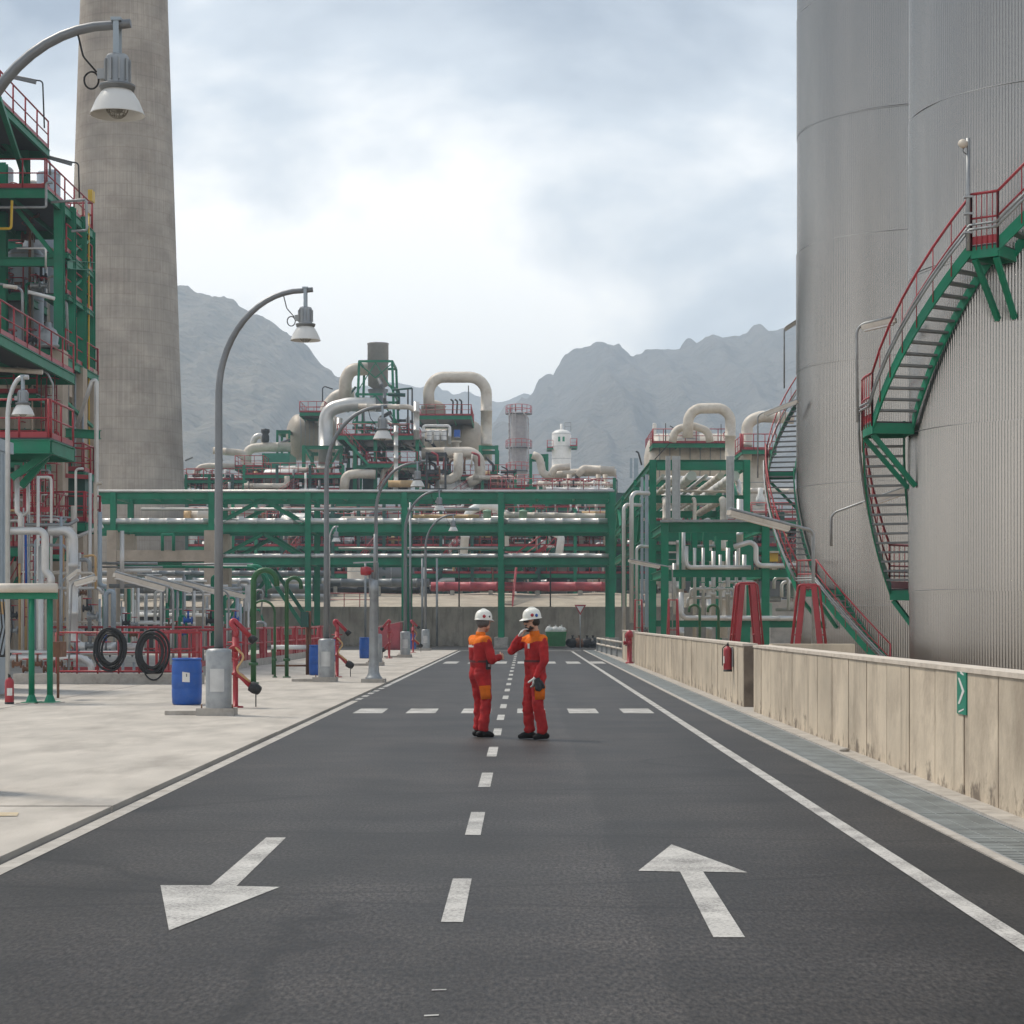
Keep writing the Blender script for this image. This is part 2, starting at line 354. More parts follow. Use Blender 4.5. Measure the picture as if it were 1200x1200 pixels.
# ---- chimney: slip-formed concrete with lift joints and vertical board marks
m = mat('stack_concrete', (0.365, 0.325, 0.28), 0.9, var=0.22, scale=0.45, bump=0.35, bscale=3, dirt=(0.23, 0.19, 0.155), damt=0.7, dscale=0.32, stretch=(0.7, 0.7, 1.0))
N, L, b = nodes(m); t = N.new('ShaderNodeTexCoord'); sep = N.new('ShaderNodeSeparateXYZ'); L.new(t.outputs['Object'], sep.inputs[0])
at = N.new('ShaderNodeMath'); at.operation = 'ARCTAN2'; L.new(sep.outputs['Y'], at.inputs[0]); L.new(sep.outputs['X'], at.inputs[1])
cb = N.new('ShaderNodeCombineXYZ')
ma = N.new('ShaderNodeMath'); ma.operation = 'MULTIPLY'; ma.inputs[1].default_value = 26; L.new(at.outputs[0], ma.inputs[0])
mz = N.new('ShaderNodeMath'); mz.operation = 'MULTIPLY'; mz.inputs[1].default_value = 0.55; L.new(sep.outputs['Z'], mz.inputs[0])
L.new(ma.outputs[0], cb.inputs[0]); L.new(mz.outputs[0], cb.inputs[1])
bk = N.new('ShaderNodeTexBrick'); bk.offset = 0.5; bk.inputs['Scale'].default_value = 1.0; bk.inputs['Mortar Size'].default_value = 0.035; bk.inputs['Mortar Smooth'].default_value = 0.6
bk.inputs['Brick Width'].default_value = 0.8; bk.inputs['Row Height'].default_value = 0.62
bk.inputs['Color1'].default_value = (0.91, 0.91, 0.91, 1); bk.inputs['Color2'].default_value = (1.07, 1.07, 1.07, 1); bk.inputs['Mortar'].default_value = (0.80, 0.79, 0.78, 1)
L.new(cb.outputs[0], bk.inputs['Vector'])
cb2 = N.new('ShaderNodeCombineXYZ'); m6 = N.new('ShaderNodeMath'); m6.operation = 'MULTIPLY'; m6.inputs[1].default_value = 40; L.new(at.outputs[0], m6.inputs[0])
m7 = N.new('ShaderNodeMath'); m7.operation = 'MULTIPLY'; m7.inputs[1].default_value = 0.09; L.new(sep.outputs['Z'], m7.inputs[0])
L.new(m6.outputs[0], cb2.inputs[0]); L.new(m7.outputs[0], cb2.inputs[1])
sn = N.new('ShaderNodeTexNoise'); sn.inputs['Scale'].default_value = 1.2; sn.inputs['Detail'].default_value = 6; L.new(cb2.outputs[0], sn.inputs['Vector'])
sr2 = N.new('ShaderNodeValToRGB'); sr2.color_ramp.elements[0].position = 0.3; sr2.color_ramp.elements[0].color = (0.72, 0.71, 0.71, 1); sr2.color_ramp.elements[1].position = 0.7; sr2.color_ramp.elements[1].color = (1.16, 1.15, 1.13, 1)
L.new(sn.outputs['Fac'], sr2.inputs['Fac'])
src = b.inputs['Base Color'].links[0].from_socket
for sock in (bk.outputs['Color'], sr2.outputs[0]):
    mu = N.new('ShaderNodeMix'); mu.data_type = 'RGBA'; mu.blend_type = 'MULTIPLY'; mu.inputs['Factor'].default_value = 0.6
    L.new(src, mu.inputs['A']); L.new(sock, mu.inputs['B']); src = mu.outputs['Result']
L.new(src, b.inputs['Base Color'])

# ---- tank cladding
m = mat('cladding', (0.345, 0.33, 0.31), 0.21, 0.92, var=0.10, scale=0.25, dirt=(0.42, 0.39, 0.36), damt=0.35, dscale=0.5, stretch=(1, 1, 0.15))
# ---- hills
for nm, c1, c2 in (('hill_scrub', (0.15, 0.13, 0.10), (0.035, 0.045, 0.035)), ('hill_rock', (0.10, 0.09, 0.075), (0.022, 0.028, 0.024))):
    m = mat(nm, c1, 0.95, var=0.25, scale=0.02, dirt=c2, damt=0.95, dscale=0.05, bump=1.0, bscale=0.09)
    N, L, b = nodes(m)
    for n in N:
        if n.type == 'BUMP': n.inputs['Distance'].default_value = 8
mat('soil', (0.36, 0.29, 0.215), 0.95, var=0.2, scale=0.8, bump=0.6, bscale=4, dirt=(0.22, 0.18, 0.13), damt=0.6)
# ---- people
mat('skin', (0.50, 0.27, 0.18), 0.55, var=0.08, scale=12)
mat('hair', (0.03, 0.021, 0.016), 0.7, var=0.3, scale=60)
mat('hair_grey', (0.10, 0.095, 0.09), 0.7, var=0.3, scale=60)
mat('coverall_red', (0.42, 0.028, 0.028), 0.85, var=0.28, scale=7, dirt=(0.20, 0.02, 0.025), damt=0.6, dscale=6, bump=0.25, bscale=220, spec=0.2)
mat('coverall_orange', (0.72, 0.165, 0.015), 0.85, var=0.18, scale=6, bump=0.25, bscale=220, spec=0.2)
mat('glove', (0.62, 0.60, 0.56), 0.8, var=0.15, scale=14)
mat('helmet', (0.80, 0.79, 0.72), 0.28, var=0.03)
# ================================================================ SETTING
def struct(mb, name, mt, parent=None):
    o = mb.build(name, mt, parent)
    if parent is None: o['kind'] = 'structure'
    return o
# ---- ground sheet out to the hills
struct(MB().box(-2500, 2500, -400, 2500, -0.6, -0.05), 'ground', 'soil')

# ---- hills
def hills(name, mt, ridge, dist, depth_front, depth_back, nx=150, ny=40, rough=1.0, seed=0, crag=1.0):
    """a mountain ridge: (x, y) picture directions give the skyline, dist its distance"""
    xs = [r[0] for r in ridge]; mb = MB(); vs = []
    x0, x1 = xs[0], xs[-1]
    def sky_y(x):
        for (a, ya), (c, yc) in zip(ridge, ridge[1:]):
            if a <= x <= c:
                t = (x - a) / (c - a); t = t * t * (3 - 2 * t) * 0.4 + t * 0.6
                return ya + (yc - ya) * t
        return ridge[-1][1]
    for j in range(ny + 1):
        v = j / ny * 2 - 1
        for i in range(nx + 1):
            x = x0 + (x1 - x0) * i / nx
            d = dist + (v * depth_front if v < 0 else v * depth_back)
            h = ZA(sky_y(x), dist)
            fall = max(0.0, 1 - abs(v)) ** (1.05 if v < 0 else 0.8)
            X = (x - VX) * dist / F
            p = Vector((X * 0.007 + seed, d * 0.007, 0.3))
            n = noise.fractal(p, 0.9, 2.1, 6) * 30 * rough
            gully = abs(noise.noise(Vector((X * 0.016 + seed, d * 0.005, 2)))) * 40 * rough
            amp = min(1.0, (1 - abs(v)) * 3.2) * (0.12 if abs(v) < 1e-6 else min(1, 0.14 + abs(v) * 2.2))
            fine = noise.fractal(Vector((X * 0.06, d * 0.06, seed)), 0.8, 2.0, 4) * 5 * rough * min(1, (1 - abs(v)) * 3)
            fine += (abs(noise.noise(Vector((X * 0.035 + seed, d * 0.012, 7)))) - .25) * 16 * crag * min(1, (1 - abs(v)) * 3) + noise.noise(Vector((X * 0.16, d * 0.05, seed))) * 2.2 * crag * min(1, (1 - abs(v)) * 3)
            vs.append((X, d, max(-2, h * fall + (n - gully * 0.7) * amp + fine * (0.8 if abs(v) > 1e-6 else 0.9)) - (1.5 if abs(v) == 1 else 0)))
    w = nx + 1
    mb.add(vs, [(j * w + i, j * w + i + 1, (j + 1) * w + i + 1, (j + 1) * w + i) for j in range(ny) for i in range(nx)], True)
    o = struct(mb, name, mt); return o
hills('hill_left', 'hill_scrub', [(-420, 470), (-200, 380), (0, 330), (100, 318), (200, 330), (245, 341), (300, 362), (345, 391), (380, 424), (405, 448), (430, 468), (470, 500), (520, 545), (600, 620), (700, 700)], 900, 560, 520, 320, 70, 0.95, 3.1, 0.45)
hills('hill_right', 'hill_rock', [(440, 700), (520, 590), (570, 500), (592, 474), (615, 460), (645, 437), (663, 416), (685, 405), (700, 400), (722, 403), (742, 411), (765, 407), (800, 404), (832, 393), (870, 391), (905, 386), (960, 370), (1040, 350), (1150, 372), (1300, 420), (1500, 520), (1650, 640)], 1100, 680, 520, 360, 70, 1.0, 9.7, 1.0)
hills('hill_far', 'hill_scrub', [(200, 640), (300, 520), (380, 470), (450, 447), (500, 452), (545, 460), (580, 470), (620, 462), (700, 480), (800, 560), (900, 650)], 1600, 400, 350, 110, 24, 0.8, 5.5)

# ---- road
ROAD_END = 57.5
road = struct(MB().box(-3.66, 3.34, -12, ROAD_END, -0.3, 0.0).box(-40, 30, ROAD_END, 67.4, -0.3, 0.0).box(-60, 4.6, -60, -12, -0.3, 0.0), 'road', 'asphalt')
def flat(pts, name, z=0.004, mt='paint'):
    mb = MB(); n = len(pts)
    mb.add([(p[0], p[1], z) for p in pts], [list(range(n))])
    return mb.build(name, mt, road)
def rect(x0, x1, y0, y1): return [(x0, y0), (x1, y0), (x1, y1), (x0, y1)]
# centre dashes
y = 9.065 - 2.335 * 4
CX = -0.405
k = 0
while y < 56:
    if y > 5: flat(rect(CX - 0.062, CX + 0.062, y - 0.97, y), 'lane_dash')
    y += 2.335
# worn-away remains of a dash close to the camera
for (xa, xb, yb) in ((506, 523, 1161), (497, 514, 1191)):
    p, q = G(xa, yb), G(xb, yb); flat([(p.x, p.y - 0.008), (q.x, q.y), (q.x, q.y + 0.012), (p.x, p.y + 0.006)], 'worn_paint')
# right edge line
flat(rect(2.56, 2.69, -10, 56), 'edge_line')
# left edge line: a band along the apron, broken where the apron has its driveway
y = -10
flat(rect(-3.63, -3.49, -10, 21.6), 'edge_line', mt='kerb')
yy = 21.9
while yy < 26.2:
    flat(rect(-3.62, -3.49, yy, yy + 0.45), 'edge_line'); yy += 0.85
flat(rect(-3.62, -3.50, 26.6, ROAD_END - 0.2), 'edge_line')
# stop line of short blocks across both lanes and its faint twin far down the road
for xa, xb in ((413, 448), (475, 510), (540, 575), (606, 640), (667, 702), (731, 767)):
    a, c, e, g = G(xa + 0, 836), G(xb, 836), G(xb - 0.5 + (614 - xb) * 0.045, 830.6), G(xa + (614 - xa) * 0.05, 830.6)
    flat([(a.x, a.y), (c.x, c.y), (e.x, e.y), (g.x, g.y)], 'stop_block')
for i in range(7):
    x = -3.2 + i * 0.98; flat(rect(x, x + 0.55, 40.2, 42.2), 'stop_block')
flat(rect(-3.5, 3.2, 57.0, 57.4), 'give_way_line')
# lane arrows
for pts in ([(787, 990), (748, 1021), (797, 1022), (836, 1099), (873, 1099), (824, 1022), (876, 1023)],
            [(198, 1091), (328, 1040), (277, 1039), (335, 982), (312, 982), (247, 1038), (188, 1038)]):
    q = [G(*p) for p in pts]
    flat([(p.x, p.y) for p in q], 'lane_arrow')

# ---- concrete apron of cast slabs (left)
apron = struct(MB().box(-60, -3.66, -60, ROAD_END, -0.3, -0.02), 'concrete_apron', 'kerb')
ys = [-3.1, 3.05, 9.2, 15.35, 21.5, 27.6, 33.8, 39.9, 46.0, 52.0, ROAD_END]
xs = [-3.685, -9.9, -16.0, -22.1, -28.2, -34.3]
for i in range(len(xs) - 1):
    for j in range(len(ys) - 1):
        g = 0.017
        mb = MB(); r_ = random.uniform(-0.004, 0.004)
        mb.box(xs[i + 1] + g, xs[i] - g, ys[j] + g, ys[j + 1] - g, -0.1, 0.03 + r_); mb.build('concrete_slab', 'apron', apron)
# a faded yellow mark at the apron's edge
mb = MB()
for (x0, x1, y0, y1) in ((-40, 20, 952, 956),):
    p = [G(x0, y1, 0.037), G(x1, y1, 0.037), G(x1 + 2, y0, 0.037), G(x0, y0, 0.037)]; mb.add(p, [(0, 1, 2, 3)])
mb.build('yellow_mark', mat('worn_yellow', (0.50, 0.40, 0.25), 0.8, var=0.15, dirt=(0.48, 0.43, 0.37), damt=0.9, dscale=6), apron)
# ---- concrete strip that carries the drain (right)
struct(MB().box(3.34, 3.43, -12, 58, -0.3, 0.012).box(3.985, 4.62, -12, 58, -0.3, 0.03), 'kerb_strip', 'kerb')
struct(MB().box(4.62, 60, -12, 67.4, -0.5, -0.12), 'bund_floor', 'apron')
dr = thing('drain_channel', 'long steel drain grating set in the ground along the concrete bund wall', 'drain', (3.7, 8, 0))
MB().box(3.43, 3.985, -12, 58, -0.30, -0.20).build('channel_bed', 'black', dr)
mb = MB().box(3.43, 3.45, -12, 58, -0.2, 0.010).box(3.965, 3.985, -12, 58, -0.2, 0.010); mb.build('angle_frame', 'galv', dr)
g = MB()
for i in range(20): g.box(3.452, 3.963, 0.012 + i * 0.0495, 0.037 + i * 0.0495, -0.03, 0.006)
for x in (3.46, 3.62, 3.79, 3.95): g.box(x - 0.006, x + 0.006, 0, 0.995, -0.034, 0.003)
gm = g.mesh('grating'); gm.materials.append(mat('grating_steel', (0.34, 0.37, 0.37), 0.5, 0.3, var=0.2, scale=2, dirt=(0.10, 0.10, 0.09), damt=0.5))
for i in range(70):
    o = link('grating', gm, None, dr); o.location = (random.uniform(-0.003, 0.003), (-12 + i) * PLAN, random.uniform(-0.003, 0.003))

# ---- bund walls of board-marked concrete
def bund(name, label, x0, x1, y0, y1, h, side=-1, ends=()):
    t = thing(name, label, 'wall', (x0, y0, 0))
    MB().box(x0 + 0.07, x1 - 0.02, y0 + 0.02, y1 - 0.02, -0.2, h - 0.04).build('core', 'bund', t)
    k = math.floor(y0 / 0.7)
    while k * 0.7 < y1 - 0.05:
        a, c = max(k * 0.7, y0), min((k + 1) * 0.7, y1); pr = random.uniform(0, 0.009)
        if c - a > 0.06: MB().box(x0 - pr, x0 + 0.09, a + 0.012, c - 0.012, 0, h - 0.045).build('concrete_panel', 'bund', t)
        k += 1
    yy = y0
    while yy < y1 - 0.01:
        c = min(yy + 2.8, y1); MB().box(x0 - 0.022, x1 + 0.02, yy + 0.004, c - 0.004, h - 0.045 , h + random.uniform(0, 0.004)).build('coping', 'coping', t); yy = c
    return t
WX = 4.22
w1 = bund('bund_wall', 'nearest concrete bund wall with the green arrow sign beside the drain', WX, WX + 0.27, -6, 18.8, 1.25)
w2 = bund('bund_wall', 'middle concrete bund wall with a red extinguisher hung at its near end', WX + 0.02, WX + 0.27, 19.75, 39.2, 1.25)
w3 = bund('bund_wall', 'short farthest concrete bund wall beside the red pillar', WX + 0.05, WX + 0.3, 40.3, 44.4, 1.28)
mb = MB().box(4.50, 6.0, 18.55, 18.80, -0.2, 1.27); mb.build('return_wall', 'bund', w1)
MB().box(4.48, 6.1, 19.78, 20.03, -0.2, 1.0).build('return_wall', 'bund', w2)
MB().box(WX + 0.025, WX + 0.262, 19.735, 19.748, 0.0, 1.2).build('shaded_end_face', mat('shaded_end', (0.15, 0.115, 0.085), 0.9, var=0.3, scale=3, dirt=(0.28, 0.22, 0.17), damt=0.7, dscale=2), w2)  # shade of the sunless end painted in as dark brown, mixed with staining
# green exit-arrow sign on the near wall
p = P(1129, 810, 0); d_ = WX * F / (1129 - VX)
sg = thing('arrow_sign', 'green sign with white running arrow fixed to the near bund wall', 'sign', (WX - 0.03, d_, 0.9))
zt, zb = ZA(784, d_), ZA(837, d_)
MB().box(WX - 0.020, WX - 0.0, d_ - 0.10, d_ + 0.10, zb, zt).build('plate', mat('sign_green', (0.01, 0.22, 0.14), 0.4), sg)
mb = MB(); xw = WX - 0.0225; zc = (zt + zb) / 2; hh = (zt - zb)
def yz(pts): mb.add([(xw, d_ + a * 0.10, zc + c * hh) for a, c in pts], [list(range(len(pts)))])
yz([(0.75, 0.30), (0.35, 0.30), (-0.75, 0.02), (-0.20, 0.02)]); yz([(-0.20, 0.02), (-0.75, 0.02), (0.35, -0.28), (0.75, -0.28)])
yz([(0.2, 0.46), (-0.55, 0.40), (-0.55, 0.36), (0.2, 0.40)]); yz([(0.6, -0.44), (-0.6, -0.36), (-0.6, -0.39), (0.6, -0.48)])
mb.build('arrow', 'white', sg)

# ---- retaining wall, embankment behind it
rw = thing('retaining_wall', 'long grey concrete retaining wall behind the cross road and pipe rack', 'wall', (0, 68, 0))
MB().box(-70, 12, 67.55, 68.1, -0.3, 2.55).build('core', 'retaining', rw)
xx = -30.0; pm = None
while xx < 9.5:
    MB().box(xx + 0.012, xx + 1.988, 67.44 + random.uniform(0, 0.012), 67.56, 0, 2.60).build('concrete_panel', 'retaining', rw); xx += 2.0
mb = MB(); vs = []
nx, ny = 60, 8
for j in range(ny + 1):
    for i in range(nx + 1):
        x = -70 + 82 * i / nx; yv = 68.1 + 9 * j / ny
        vs.append((x, yv, 2.5 + min(1.15, j * 0.24) + noise.noise(Vector((x * 0.4, yv * 0.4, 0))) * 0.12 * (j > 0)))
mb.add(vs, [(j * (nx + 1) + i, j * (nx + 1) + i + 1, (j + 1) * (nx + 1) + i + 1, (j + 1) * (nx + 1) + i) for j in range(ny) for i in range(nx)], True)
mb.box(-70, 12, 77, 79, -0.4, 3.4)
struct(mb, 'embankment', mat('bank', (0.40, 0.345, 0.275), 0.95, var=0.18, scale=0.7, bump=0.5, bscale=3, dirt=(0.30, 0.24, 0.18), damt=0.6))
struct(MB().box(-90, 60, 79, 260, -0.4, 3.3), 'plant_terrace', 'apron')

# ---- chimney
CHX, CHY = XA(145.5, 96), 96.0
prof = []
ch = thing('chimney', 'tall tapering concrete chimney stack behind the pipe rack', 'chimney', (CHX, CHY, 0))
for i in range(41):
    z = 92 * i / 40; yp = VY - (z - CAMZ) * F / CHY
    hw = 50.5 + max(0, yp) * 0.0335 if yp > 0 else 50.5 + yp * 0.012
    prof.append((hw * CHY / F * 0.998, z))
mb = MB(); mb.lathe(prof, n=72); o = mb.build('shaft', 'stack_concrete', ch); o.matrix_parent_inverse = Matrix()
mb = MB()
for zz in (20, 38, 56, 74):
    pass
r0 = prof[0][0]
mb.lathe([(r0 + 0.5, 0), (r0 + 0.5, 6.6), (r0 + 0.1, 7.0), (r0 - 0.3, 7.0)], n=72)
o = mb.build('plinth', 'fireproof', ch); o.matrix_parent_inverse = Matrix()
# ================================================================ STORAGE TANKS AND THEIR STAIRS
@true_metres
def tank(label, L_, ang, R_, pitch, z_first, dz, ztop):
    beta = math.asin(R_ / math.sqrt(L_ * L_ + R_ * R_)); D = math.sqrt(L_ * L_ + R_ * R_); a = ang + beta
    C = Vector((D * math.sin(a), D * math.cos(a), 0))
    t = thing('storage_tank', label, 'tank', (C.x, C.y, -0.1), plan=False)
    n = int(2 * math.pi * R_ / pitch) * 6
    zs = [-0.1]; z = z_first
    while z > 1: z -= dz
    while z < ztop: z += dz; zs.append(min(z, ztop))
    for i in range(len(zs) - 1):
        mb = MB(); vs = []; rr = R_ - 0.02 + (0.016 if i % 2 else 0.0)
        prof = (0, 0.55, 1.0, 0.95, 0.45, 0.0)
        for zz in (zs[i] - (0.05 if i else 0), zs[i + 1]):
            for k in range(n):
                g = 2 * math.pi * k / n; r = rr + 0.021 * prof[k % 6] + 0.045 * noise.noise(Vector((math.cos(g) * R_ * .55, math.sin(g) * R_ * .55, i * .35 + (zz > zs[i]) * .2))) + 0.006 * noise.noise(Vector((math.cos(g) * R_ * 1.9, math.sin(g) * R_ * 1.9, i * 3.1)))
                vs.append((r * math.cos(g), r * math.sin(g), zz + 0.1))
        mb.add(vs, [(k, (k + 1) % n, n + (k + 1) % n, n + k) for k in range(n)], True)
        if i == len(zs) - 2: mb.lathe([(rr + 0.1, zs[-1] + 0.1), (rr * 0.5, zs[-1] + 0.5), (0, zs[-1] + 0.6)], n=64)
        o = mb.build('shell_course', 'cladding', t); o.matrix_parent_inverse = Matrix()
        if i: # lap band
            b_ = MB().lathe([(R_ - 0.01, zs[i] + 0.094), (R_ + 0.010, zs[i] + 0.095), (R_ + 0.010, zs[i] + 0.105), (R_ - 0.01, zs[i] + 0.106)], n=128)
            o = b_.build('lap_band', 'grey_steel', t); o.matrix_parent_inverse = Matrix()
    return t, C, a

FT = F * PLAN                                    # the lens in true metres
def ZT_(y, D): return CAMZ + (VY - y) * D / FT
T1, C1, A1 = tank('nearest corrugated metal tank rising out of the picture beside the bund wall', 45.0, math.atan2(1066 - VX, FT), 3.6, 0.066, ZT_(147, 44.2), 3.35, 24)
T2, C2, A2 = tank('farther corrugated metal tank half hidden behind the nearest tank', 76.0, math.atan2(934 - VX, FT), 4.7, 0.080, ZT_(162, 75.3), 4.3, 37)

def helix(C, aim, r, deg, z):
    """deg: 0 faces the camera, positive swings to the left side seen from the camera"""
    base = math.atan2(-math.cos(aim), -math.sin(aim))      # direction from the tank to the camera
    g = base - rad(deg)
    return Vector((C.x + r * math.cos(g), C.y + r * math.sin(g), z))

@true_metres
def spiral(label, C, aim, R_, w, segs, rail_h=1.0, riser=0.205):
    """segs: ('f', deg0, z0, deg1, z1) a flight, ('l', deg0, deg1, z) a landing"""
    st = thing('spiral_staircase', label, 'staircase', helix(C, aim, R_ + 0.5, segs[0][1], -0.1), plan=False)
    ri, ro = R_ + 0.12, R_ + 0.12 + w
    H = lambda r, dg, z: helix(C, aim, r, dg, z)
    rail_top, rail_mid, cond = [], [], []
    for sg in segs:
        if sg[0] == 'f':
            _, d0, z0, d1, z1 = sg; n = max(2, int(round(abs(z1 - z0) / riser)))
            for r, nm in ((ri, 'stringer'), (ro, 'stringer')):
                mb = MB(); vs = []
                m = n * 1
                for i in range(m + 1):
                    t = i / m; dg = d0 + (d1 - d0) * t; zz = z0 + (z1 - z0) * t
                    for (dr_, dz_) in ((-0.02, -0.17), (0.02, -0.17), (0.02, 0.11), (-0.02, 0.11)): vs.append(H(r + dr_, dg, zz + dz_))
                mb.add(vs, [(i * 4 + k, i * 4 + (k + 1) % 4, i * 4 + 4 + (k + 1) % 4, i * 4 + 4 + k) for i in range(m) for k in range(4)] + [(0, 1, 2, 3), (m * 4 + 3, m * 4 + 2, m * 4 + 1, m * 4)])
                mb.build(nm, 'green', st)
            for i in range(1, n):
                t = i / n; dg = d0 + (d1 - d0) * t; zz = z0 + (z1 - z0) * t; dd = (d1 - d0) / abs(d1 - d0) * math.degrees(0.085 / R_)
                mb = MB(); q = [H(ri + 0.022, dg - dd, 0), H(ro - 0.022, dg - dd, 0), H(ro - 0.022, dg + dd, 0), H(ri + 0.022, dg + dd, 0)]
                mb.add([(p.x, p.y, zz - 0.03) for p in q] + [(p.x, p.y, zz + 0.015) for p in q], [(0, 1, 2, 3), (4, 5, 6, 7), (0, 1, 5, 4), (1, 2, 6, 5), (2, 3, 7, 6), (3, 0, 4, 7)])
                mb.build('tread', 'grey_steel', st)
            k = max(3, n // 2)
            pts = [(d0 + (d1 - d0) * i / k, z0 + (z1 - z0) * i / k) for i in range(k + 1)]
        else:
            _, d0, d1, z0 = sg
            k = 5; vs = []
            for i in range(k + 1):
                dg = d0 + (d1 - d0) * i / k
                for r, zz in ((ri, z0 - 0.04), (ro, z0 - 0.04), (ro, z0), (ri, z0)): vs.append(H(r, dg, zz))
            mb = MB(); mb.add(vs, [(i * 4 + j, i * 4 + (j + 1) % 4, i * 4 + 4 + (j + 1) % 4, i * 4 + 4 + j) for i in range(k) for j in range(4)] + [(0, 1, 2, 3), (k * 4 + 3, k * 4 + 2, k * 4 + 1, k * 4)])
            mb.build('landing', 'dark_steel', st)
            mb = MB()
            for i in range(k):
                a_, b_ = d0 + (d1 - d0) * i / k, d0 + (d1 - d0) * (i + 1) / k
                for r in (ri, ro): mb.bar(H(r, a_, z0 - 0.15), H(r, b_, z0 - 0.15), 0.05, 0.22)
            for dg in (d0, d1): mb.bar(H(ri, dg, z0 - 0.15), H(ro, dg, z0 - 0.15), 0.06, 0.22)
            mb.build('landing_frame', 'green', st)
            mb = MB()
            for dg in (d0 + (d1 - d0) * 0.1, d1 - (d1 - d0) * 0.1): mb.bar(H(ro - 0.02, dg, z0 - 0.27), H(R_ + 0.04, dg, z0 - 1.35), 0.10, 0.10)
            mb.build('bracket', 'green', st)
            mb = MB()
            for i in range(k): mb.bar(H(ro + 0.01, d0 + (d1 - d0) * i / k, z0 + 0.09), H(ro + 0.01, d0 + (d1 - d0) * (i + 1) / k, z0 + 0.09), 0.012, 0.16)
            mb.build('toe_board', 'red', st)
            pts = [(d0 + (d1 - d0) * i / k, z0) for i in range(k + 1)]
        posts = MB()
        for i, (dg, zz) in enumerate(pts):
            big = i in (0, len(pts) - 1)
            posts.tube([H(ro + 0.03, dg, zz - 0.1), H(ro + 0.03, dg, zz + rail_h)], 0.026 if big else 0.010, 6)
        posts.build('rail_posts', 'red', st)
        rail_top += [H(ro + 0.03, dg, zz + rail_h) for dg, zz in pts]
        rail_mid += [H(ro + 0.03, dg, zz + rail_h * 0.52) for dg, zz in pts]
        cond += [H(ro + 0.10, dg, zz + 0.30) for dg, zz in pts]
    MB().tube(rail_top, 0.028, 6).build('handrail', 'red', st)
    MB().tube(rail_mid, 0.020, 6).build('mid_rail', 'red', st)
    c2 = [p + Vector((0, 0, 0.09)) for p in cond]
    MB().tube(cond, 0.028, 6).tube(c2, 0.024, 6).build('conduit', 'galv', st)
    return st

z1 = ZT_(690, 46.5); z2 = ZT_(497, 43.6); z3 = ZT_(284, 39.8)
S1 = spiral('green and red spiral staircase climbing the nearest tank', C1, A1, 3.6, 0.86,
            [('f', 168, -0.1, 127, z1), ('l', 127, 114, z1), ('f', 114, z1, 82, z2), ('l', 82, 67, z2), ('f', 67, z2, 27, z3), ('l', 27, 20, z3), ('f', 20, z3, -45, z3 + 4.6), ('l', -45, -62, z3 + 4.6)])
zb = ZT_(690, 71.0)
S2 = spiral('green and red spiral staircase wrapping the farther tank', C2, A2, 4.7, 1.0,
            [('f', 12, -0.1, 40, zb), ('l', 40, 50, zb), ('f', 50, zb, 86, zb + 4.4), ('l', 86, 94, zb + 4.4), ('f', 94, zb + 4.4, 140, zb + 9.0), ('l', 140, 150, zb + 9.0)], riser=0.21)

# ---- tube lights on the stairs and over the bund
def tube_light(label, base, top, end, L_=None, fixture=(0.13, 0.10), r=0.028, mt='galv', tilt=0):
    """thin pole from base to top, arm from top to end with a long luminaire slung under it"""
    base, top, end = Vector(base), Vector(top), Vector(end)
    t = thing('tube_light', label, 'light', base)
    pts = [base, top, end] if (top - base).length > 0.05 else [top, end]
    MB().tube(bend(pts, 0.22, 6), r, 8).build('pole', mt, t)
    dv = (end - top).normalized(); ln = (end - top).length
    a = top + dv * max(0.0, ln - (L_ or ln * 0.85)); b_ = end + dv * 0.03; off = Vector((0, 0, -(fixture[1] / 2 + r + 0.004)))
    MB().bar(a + off, b_ + off, fixture[0], fixture[1]).build('housing', 'cream', t)
    off2 = off + Vector((0, 0, -fixture[1] / 2 - 0.02))
    MB().bar(a + off2 + dv * 0.04, b_ + off2 - dv * 0.04, fixture[0] * 0.8, 0.038).build('diffuser', 'white', t)
    mb = MB()
    for s_ in (a + dv * 0.1, b_ - dv * 0.1): mb.bar(s_ + Vector((0, 0, 0.02)), s_ + off, 0.03, 0.03, up=Vector((0, 1, 0)))
    mb.build('clip', 'dark_steel', t)
    return t
tube_light('tube light leaning off the landing of the nearest tank staircase', P(1005, 495, 21.4), P(1004, 381, 21.4), P(1048, 371, 21.2))
tube_light('tube light on a bent arm under the nearest tank staircase', P(974, 640, 24), P(974, 602, 24), P(1062, 570, 23.4), L_=0.95)
tube_light('tube light above the far tank staircase at the tank edge', P(919, 455, 39), P(919, 384, 39), P(935, 374, 39), L_=0.6)
tube_light('tube light halfway up the far tank staircase', P(888, 560, 37), P(888, 486, 37), P(934, 468, 36.6), L_=1.2)
tube_light('long tube light on a tall bent pole beside the far tank', P(953, 790, 30), P(953, 622, 30), P(855, 596, 29), L_=2.0, fixture=(0.17, 0.13), r=0.05)
tube_light('tube light reaching over the green pipe frame', P(788, 750, 44), P(788, 665, 44), P(738, 655, 43), L_=1.5)
